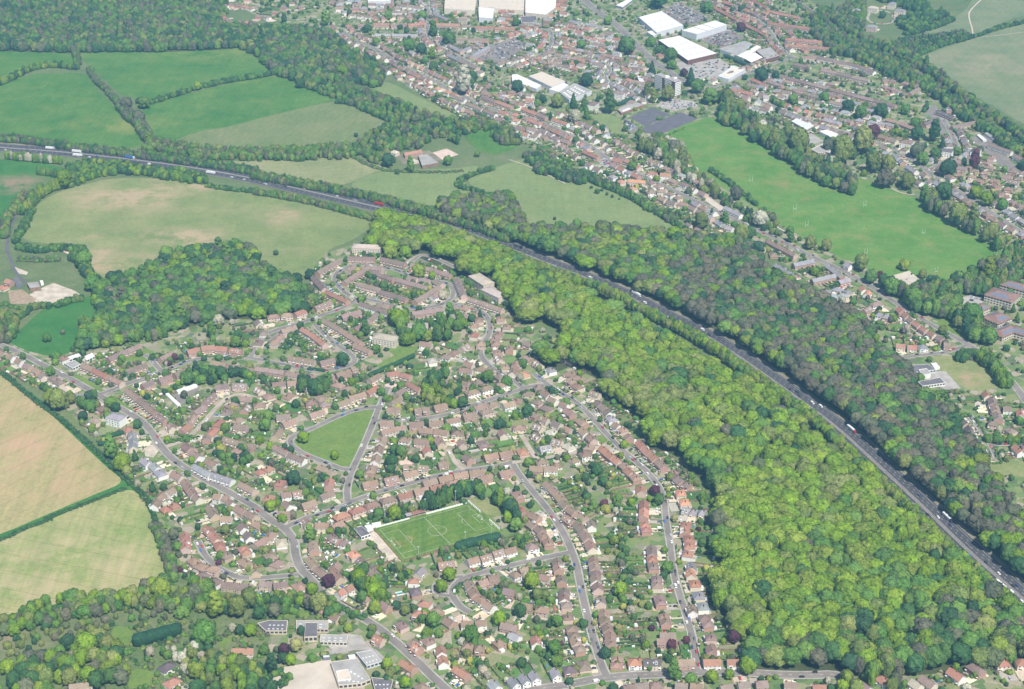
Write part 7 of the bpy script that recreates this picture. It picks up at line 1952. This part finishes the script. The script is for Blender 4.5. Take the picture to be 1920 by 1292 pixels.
# the ordinal runs along the road, among houses that look alike on that side
lab = number_labels(items, None, lambda b, i, n: b + '|' + nth(i))
def short(b):
    s = b.split('|')
    t = s[0] + ', ' + (s[3] + ' along ' if len(s) > 3 else '') + s[1] + ' of ' + s[2]
    w = t.split()
    if len(w) > 16: print('LONG', t)
    return t if len(w) <= 16 else ' '.join(w[:16])
nseen = 0
for i, h in enumerate(ind):
    root = place_house(h); kind = h['k'][0]
    tag(root, short(lab[i]), 'terrace' if kind == 'T' else 'flats' if kind == 'F' else 'bungalow' if kind in 'BC' else 'house', {'T': 'brick terraces', 'F': 'blocks of flats', 'B': 'bungalows', 'C': 'bungalows'}.get(kind, 'houses along the streets'))
for h in far: far_house(h)
if FAR.f: o = FAR.build('distant_houses'); o['kind'] = 'stuff'
print('HOUSES', len(ind), 'far', len(far), cnt)

# ------------------------------------------------------------ sheds
def shed_mesh(v):
    a = MB(); w, d, h = [(3, 2.2, 2), (2.4, 1.8, 1.9), (4, 2.6, 2.2), (3, 2.4, 2)][v]; a.prism([(-w / 2, -d / 2), (w / 2, -d / 2), (w / 2, d / 2), (-w / 2, d / 2)], 0, h, ['timber', 'timber', 'white', 'cladding'][v])
    for s in (-1, 1): a.poly([(s * w / 2, -d / 2, h), (s * w / 2, d / 2, h), (s * w / 2, 0, h + .5)], 'timber')
    b = MB()
    for s in (-1, 1): b.poly([(-w / 2 - .15, s * (d / 2 + .15), h - .05), (w / 2 + .15, s * (d / 2 + .15), h - .05), (w / 2 + .15, 0, h + .6), (-w / 2 - .15, 0, h + .6)], ['roof_dark', 'roof_grey', 'roof_white', 'cladding'][v])
    return a.mesh('wall'), b.mesh('roof')
SH = [shed_mesh(i) for i in range(4)]
sheds = [s for s in sheds if vis(*s[:2]) and s[1] < 3250 and not occ(s[0], s[1]) & (ROAD | BLD | OPEN)]; sheds.sort(key=lambda s: s[1])
SN = ['dark-roofed timber shed', 'small grey-roofed timber shed', 'large white garden outbuilding', 'pale metal garden store']
items = [(s[1], SN[s[3]] + ' in a back garden near the ' + landmark(s[0], s[1]), i) for i, s in enumerate(sheds[:240])]
for s, it in zip(sheds[:240], items):
    root = link('garden_shed', None, None, (s[0], s[1], .3), s[2]); tag(root, it[1], 'shed', it[1].replace(' in a back garden', 's'))
    link('wall', SH[s[3]][0], root); link('roof', SH[s[3]][1], root)

SM = MB()
for s_ in sheds[240:]:
    ca, sa = math.cos(s_[2]), math.sin(s_[2])
    for me, cc in ((SH[s_[3]][0], ((.22, .15, .1), (.2, .14, .1), (.7, .69, .66), (.5, .5, .52))[s_[3]]), (SH[s_[3]][1], ((.12, .11, .11), (.3, .3, .3), (.75, .74, .7), (.6, .6, .62))[s_[3]])):
        for p in me.polygons:
            SM.poly([(s_[0] + me.vertices[i].co.x * ca - me.vertices[i].co.y * sa, s_[1] + me.vertices[i].co.x * sa + me.vertices[i].co.y * ca, me.vertices[i].co.z + .3) for i in p.vertices], 'roof_mass', cc)
if SM.f: SM.build('distant_sheds')['kind'] = 'stuff'

# ------------------------------------------------------------ vehicles
def car_meshes(van=False):
    b = MB(); g = MB(); L, w = (4.4, 1.8) if not van else (5.4, 2.0); a = L / 2
    prof = [(-a, .35), (-a, .85), (-a * .9, .95), (-a * .72, 1.42), (a * .18, 1.45), (a * .5, .98), (a * .95, .85), (a, .6), (a, .35)] if not van else [(-a, .4), (-a, 2.1), (a * .5, 2.15), (a * .72, 1.25), (a * .97, 1.05), (a, .4)]
    n = len(prof)
    for s in (-1, 1): b.poly([(x, s * w / 2, z) for x, z in (prof if s < 0 else prof[::-1])], 'paint')
    for i in range(n):
        p, q = prof[i], prof[(i + 1) % n]; b.poly([(p[0], -w / 2, p[1]), (p[0], w / 2, p[1]), (q[0], w / 2, q[1]), (q[0], -w / 2, q[1])], 'paint')
    if not van:
        for s in (-1, 1): g.poly([(-a * .78, s * (w / 2 + .01), 1.0), (a * .42, s * (w / 2 + .01), 1.0), (a * .16, s * (w / 2 + .01), 1.38), (-a * .68, s * (w / 2 + .01), 1.36)], 'glass')
        for (x0, z0, x1, z1) in ((a * .48, 1.03, a * .2, 1.43), (-a * .89, 1.0, -a * .74, 1.38)): g.poly([(x0 + .02, -w * .44, z0 + .02), (x0 + .02, w * .44, z0 + .02), (x1 + .02, w * .4, z1 + .02), (x1 + .02, -w * .4, z1 + .02)], 'glass')
    else:
        g.poly([(a * .73, -w * .44, 1.3), (a * .73, w * .44, 1.3), (a * .53, w * .42, 2.05), (a * .53, -w * .42, 2.05)], 'glass')
        for s in (-1, 1): g.poly([(a * .3, s * (w / 2 + .01), 1.3), (a * .66, s * (w / 2 + .01), 1.3), (a * .5, s * (w / 2 + .01), 1.9), (a * .3, s * (w / 2 + .01), 1.9)], 'glass')
    wh = MB(); m = 10
    for s in (-1, 1):
        wh.poly([(.33 * math.cos(t * 6.283 / m), s * .1, .33 * math.sin(t * 6.283 / m)) for t in range(m)], 'rubber')
    for t in range(m):
        c0, s0, c1, s1 = [.33 * f(u * 6.283 / m) for u in (t, t + 1) for f in (math.cos, math.sin)]
        wh.poly([(c0, -.1, s0), (c0, .1, s0), (c1, .1, s1), (c1, -.1, s1)], 'rubber')
    return b.mesh('body'), g.mesh('glazing'), wh.mesh('wheel'), L, w
CARM = car_meshes(); VANM = car_meshes(True)
CARC = {'white': (.78, .78, .78), 'silver': (.42, .44, .46), 'black': (.025, .025, .03), 'navy': (.03, .05, .16), 'red': (.45, .03, .03), 'grey': (.14, .15, .16), 'blue': (.05, .16, .45)}
CARW = ['white'] * 5 + ['silver'] * 5 + ['black'] * 4 + ['grey'] * 4 + ['navy'] * 2 + ['red'] * 2 + ['blue']
def car(x, y, rz, col, label, group=None, van=False, z=.52, wheels=True):
    b, g, w, L, wd = VANM if van else CARM
    root = link('panel_van' if van else 'car', None, None, (x, y, z), rz); tag(root, label, 'van' if van else 'car', group)
    link('body', b, root, color=CARC[col]); link('glazing', g, root)
    if wheels:
        for sx in (-1, 1):
            for sy in (-1, 1): link('wheel', w, root, (sx * L * .31, sy * (wd / 2 - .05), .33))
def lorry(x, y, rz, cab, box, label):
    root = link('lorry', None, None, (x, y, .52), rz); tag(root, label, 'lorry', 'lorries on the motorway')
    mb = MB(); mb.prism([(5.4, -1.2), (7.6, -1.2), (7.6, 1.2), (5.4, 1.2)], .5, 3.0, 'paint'); mb.prism([(5.4, -1.1), (7.0, -1.1), (7.0, 1.1), (5.4, 1.1)], 3.0, 3.7, 'paint'); c = mb.build('cab', root, color=CARC[cab])
    mb = MB(); mb.poly([(7.63, -1.05, 1.8), (7.63, 1.05, 1.8), (7.63, 1.05, 2.8), (7.63, -1.05, 2.8)], 'glass'); mb.build('windscreen', c)
    mb = MB(); mb.prism([(-7.8, -1.25), (5.0, -1.25), (5.0, 1.25), (-7.8, 1.25)], 1.1, 4.0, 'paint'); mb.build('trailer', root, color=CARC[box])
    mb = MB(); mb.box(-1.4, 0, 13, 1, .8, 1.1, 'rubber'); mb.build('chassis', root)
    for sx in (6.4, 4.2, -4.2, -5.4, -6.6):
        for sy in (-1, 1): w = link('wheel', CARM[2], root, (sx, sy * 1.05, .5)); w.scale = (1.5, 1.8, 1.5)
def onroad(px, py, far_=True):
    x, y = un(px, py, 1.2); co, i, d = mk.find((x, y, 0)); m = EN[i]; off = (x - EDGE[i][0]) * m[0] + (y - EDGE[i][1]) * m[1]
    lanes = (-4.7, -8.3, -11.9) if off > -16 else (-19.1, -22.7, -26.3)
    tgt = min(lanes, key=lambda t: abs(t - off)); x += m[0] * (tgt - off); y += m[1] * (tgt - off)
    return x, y, math.atan2(-m[0], m[1]) + (math.pi if tgt < -16 else 0), tgt
MW = '''00|380,1115,L,silver,white 580,1138,L,white,white 550,1190,L,white,white 980,1182,L,white,blue 30,1132,c,white 205,1120,c,grey 590,1167,c,white 720,1172,c,blue 650,1192,c,white 1100,1242,v,white
10|1555,22,L,white,white 1705,55,c,white 1805,68,c,white 1900,50,c,black
11|60,97,c,white 30,103,c,silver 220,105,c,black 337,102,c,white 352,126,c,silver 525,142,L,red,blue 597,184,c,white 925,242,L,red,red 1340,370,c,white 1610,470,c,black 735,215,c,silver
12|40,560,L,black,grey 245,640,c,grey 575,795,v,white 935,917,L,white,white 1005,976,v,white 1430,1180,v,white 1475,1222,c,black
23|155,335,c,black 205,352,c,navy 330,438,v,white 396,462,v,white 632,640,L,red,white 1130,1130,c,navy 1092,1195,c,silver 1188,1275,c,black 240,380,c,black 215,362,c,black 700,690,c,grey
33|1275,2,c,white 1352,10,L,black,white 1362,62,c,navy 1500,220,c,grey 1510,287,c,blue 1495,293,c,navy 1643,340,c,black 1737,422,c,white 1838,515,c,black 1876,515,c,navy 1750,512,L,white,white 1830,560,v,white 1906,630,c,white'''
items = []; recs = []
for line in MW.split('\n'):
    tile, rest = line.split('|')
    for w in rest.split():
        a = w.split(','); x, y, rz, tgt = onroad(*T(tile, float(a[0]), float(a[1]))); recs.append((x, y, rz, a))
        where = 'far' if tgt > -16 else 'near'
        kind = {'L': 'lorry', 'c': 'car', 'v': 'van'}[a[2]]; nm = a[3] if a[2] != 'L' else (a[4] + ' lorry with ' + a[3] + ' cab')
        items.append((-y, ('%s %s' % (nm, kind) if a[2] != 'L' else nm) + ' on the ' + where + ' motorway carriageway', len(recs) - 1))
lab = number_labels(items, None, lambda b, i, n: b + ', ' + nth(i) + ' counted from top left')
for i, (x, y, rz, a) in enumerate(recs):
    if a[2] == 'L': lorry(x, y, rz, a[3], a[4], lab[i])
    else: car(x, y, rz, a[3], lab[i], 'traffic on the motorway', a[2] == 'v')
# parked and moving cars in the town
CL = []
for (x, y, rz) in drivecars:
    if not occ(x, y) & BLD: CL.append((x, y, rz, 'on a drive', .38))
for k, (desc, la, lb, wd, mt, s) in ROADS.items():
    if wd < 5 or k in ('rail', 'schl'): continue
    q = resample(RP[k], 6.2); n = normals(q)
    for i in range(1, len(q) - 1):
        for sd in (-1, 1):
            if rng.random() < (.16 if k not in ('main', 'dual', 'valley', 'bottom', 'eastm') else .07):
                o = sd * (wd / 2 - 1.1); CL.append((q[i][0] + n[i][0] * o, q[i][1] + n[i][1] * o, math.atan2(-n[i][0], n[i][1]) + (math.pi if rng.random() < .5 else 0), 'on the ' + desc, .56))
def lot(s, tile, ang, prob, rowsp=9.5, name='in a car park'):
    p = gp(s, tile); cx = sum(q[0] for q in p) / len(p); cy = sum(q[1] for q in p) / len(p); ca, sa = math.cos(R(ang)), math.sin(R(ang))
    for j in range(-14, 15):
        for i in range(-45, 46):
            if rng.random() > prob: continue
            u, v = i * 2.6, j * rowsp; x, y = cx + u * ca - v * sa, cy + u * sa + v * ca
            if pip(np.array([x]), np.array([y]), p)[0] and not occ(x, y) & BLD: CL.append((x, y, R(ang + 90), name, .31))
lot('1130,105 1250,20 1480,140 1340,180', '02', -40, .42, name='behind the large flat store')
lot('1420,300 1640,225 1740,300 1570,350', '02', -40, .36, name='in the lot before the grey ribbed store')
lot('1340,480 1550,450 1620,500 1520,580 1400,590', '02', -40, .25, name='before the cream-roofed store')
lot('1110,790 1180,750 1360,770 1380,800 1230,825', '02', -8, .5, name='below the white tower block')
lot('840,890 930,960 900,990 860,980', '02', -40, .7, 6, name='beside the grey courts')
lot('1420,960 1530,930 1630,970 1560,1000', '13', -38, .5, name='before the brick offices')
lot('1010,770 1080,750 1190,870 1060,880', '13', -38, .12, name='in the playing-field car park')
lot('940,100 1010,150 1020,240 920,180', '02', -50, .5, 6, name='beside the large flat store')
lot('1760,1150 1900,1100 1920,1290 1850,1290', '13', -38, .3, name='by the office trees')
lot('640,1190 760,1195 780,1225 700,1250', '02', -35, .6, 6, name='in the valley road lot')
lot('1620,420 1730,370 1920,300 2040,330 1860,460', '01', 20, .35, name='in the works yard')
lot('1200,620 1540,740 1550,765 1260,650', '11', -28, .4, 6, name='behind the flats')
lot('1350,340 1470,325 1400,440', '20', 15, .1, name='in the garage court')
CL = [c for c in CL if vis(c[0], c[1])]
CL.sort(key=lambda c: c[1]); NEARC = CL[:240]
for c in NEARC:
    van = rng.random() < .08; col = 'white' if van else rng.choice(CARW)
    lb = '%s %s parked %s near the %s' % (col, 'van' if van else 'car', c[3], landmark(c[0], c[1]))
    lb = ' '.join(lb.split()[:16]); car(c[0], c[1], c[2], col, lb, '%s %ss parked %s near the %s' % (col, 'van' if van else 'car', c[3], landmark(c[0], c[1])), van, c[4], wheels=c[1] < 1500)
FC = MB(); bm_, gm_ = CARM[0], CARM[1]
for c in CL[240:]:
    ca, sa = math.cos(c[2]), math.sin(c[2]); col = CARC[rng.choice(CARW)]
    for me, cc in ((bm_, col), (gm_, (.04, .05, .06))):
        for p in me.polygons:
            FC.poly([(c[0] + me.vertices[i].co.x * ca - me.vertices[i].co.y * sa, c[1] + me.vertices[i].co.x * sa + me.vertices[i].co.y * ca, me.vertices[i].co.z + c[4]) for i in p.vertices], 'paint_mass', cc)
objcol('paint_mass', 0.35, 'ATTR', None, 0.5)
me_name = FC.build('distant_cars'); me_name['kind'] = 'stuff'
print('CARS', len(CL))
# small single things
x, y = un(751, 1113); root = link('swimming_pool', None, None, (x, y, .25), R(20)); tag(root, 'small turquoise garden swimming pool on the lawn', 'pool')
mb = MB(); mb.box(0, 0, 8.5, 6, 0, .25, 'white'); mb.build('rim', root); mb = MB(); mb.box(0, 0, 7, 4.6, 0, .3, 'water_blue'); mb.build('water', root)

# ------------------------------------------------------------ the air
hz = MB(); hz.prism([(-2600, -400), (2600, -400), (2600, 5200), (-2600, 5200)], -1, ALT + 30, 'haze_air') if False else None
m = bpy.data.materials.new('haze_air'); m.use_nodes = True; n = m.node_tree.nodes; n.remove(n['Principled BSDF'])
pv = n.new('ShaderNodeVolumePrincipled'); pv.inputs['Color'].default_value = (0.28, 0.65, 1.0, 1); pv.inputs['Density'].default_value = 0.000080; pv.inputs['Anisotropy'].default_value = 0.0
m.node_tree.links.new(pv.outputs[0], n['Material Output'].inputs['Volume']); MAT['haze_air'] = m
hz = MB(); hz.prism([(-9500, -2800), (9500, -2800), (9500, 15000), (-9500, 15000)], -1, ALT + 40, 'haze_air'); o = hz.build('haze'); o['kind'] = 'stuff'
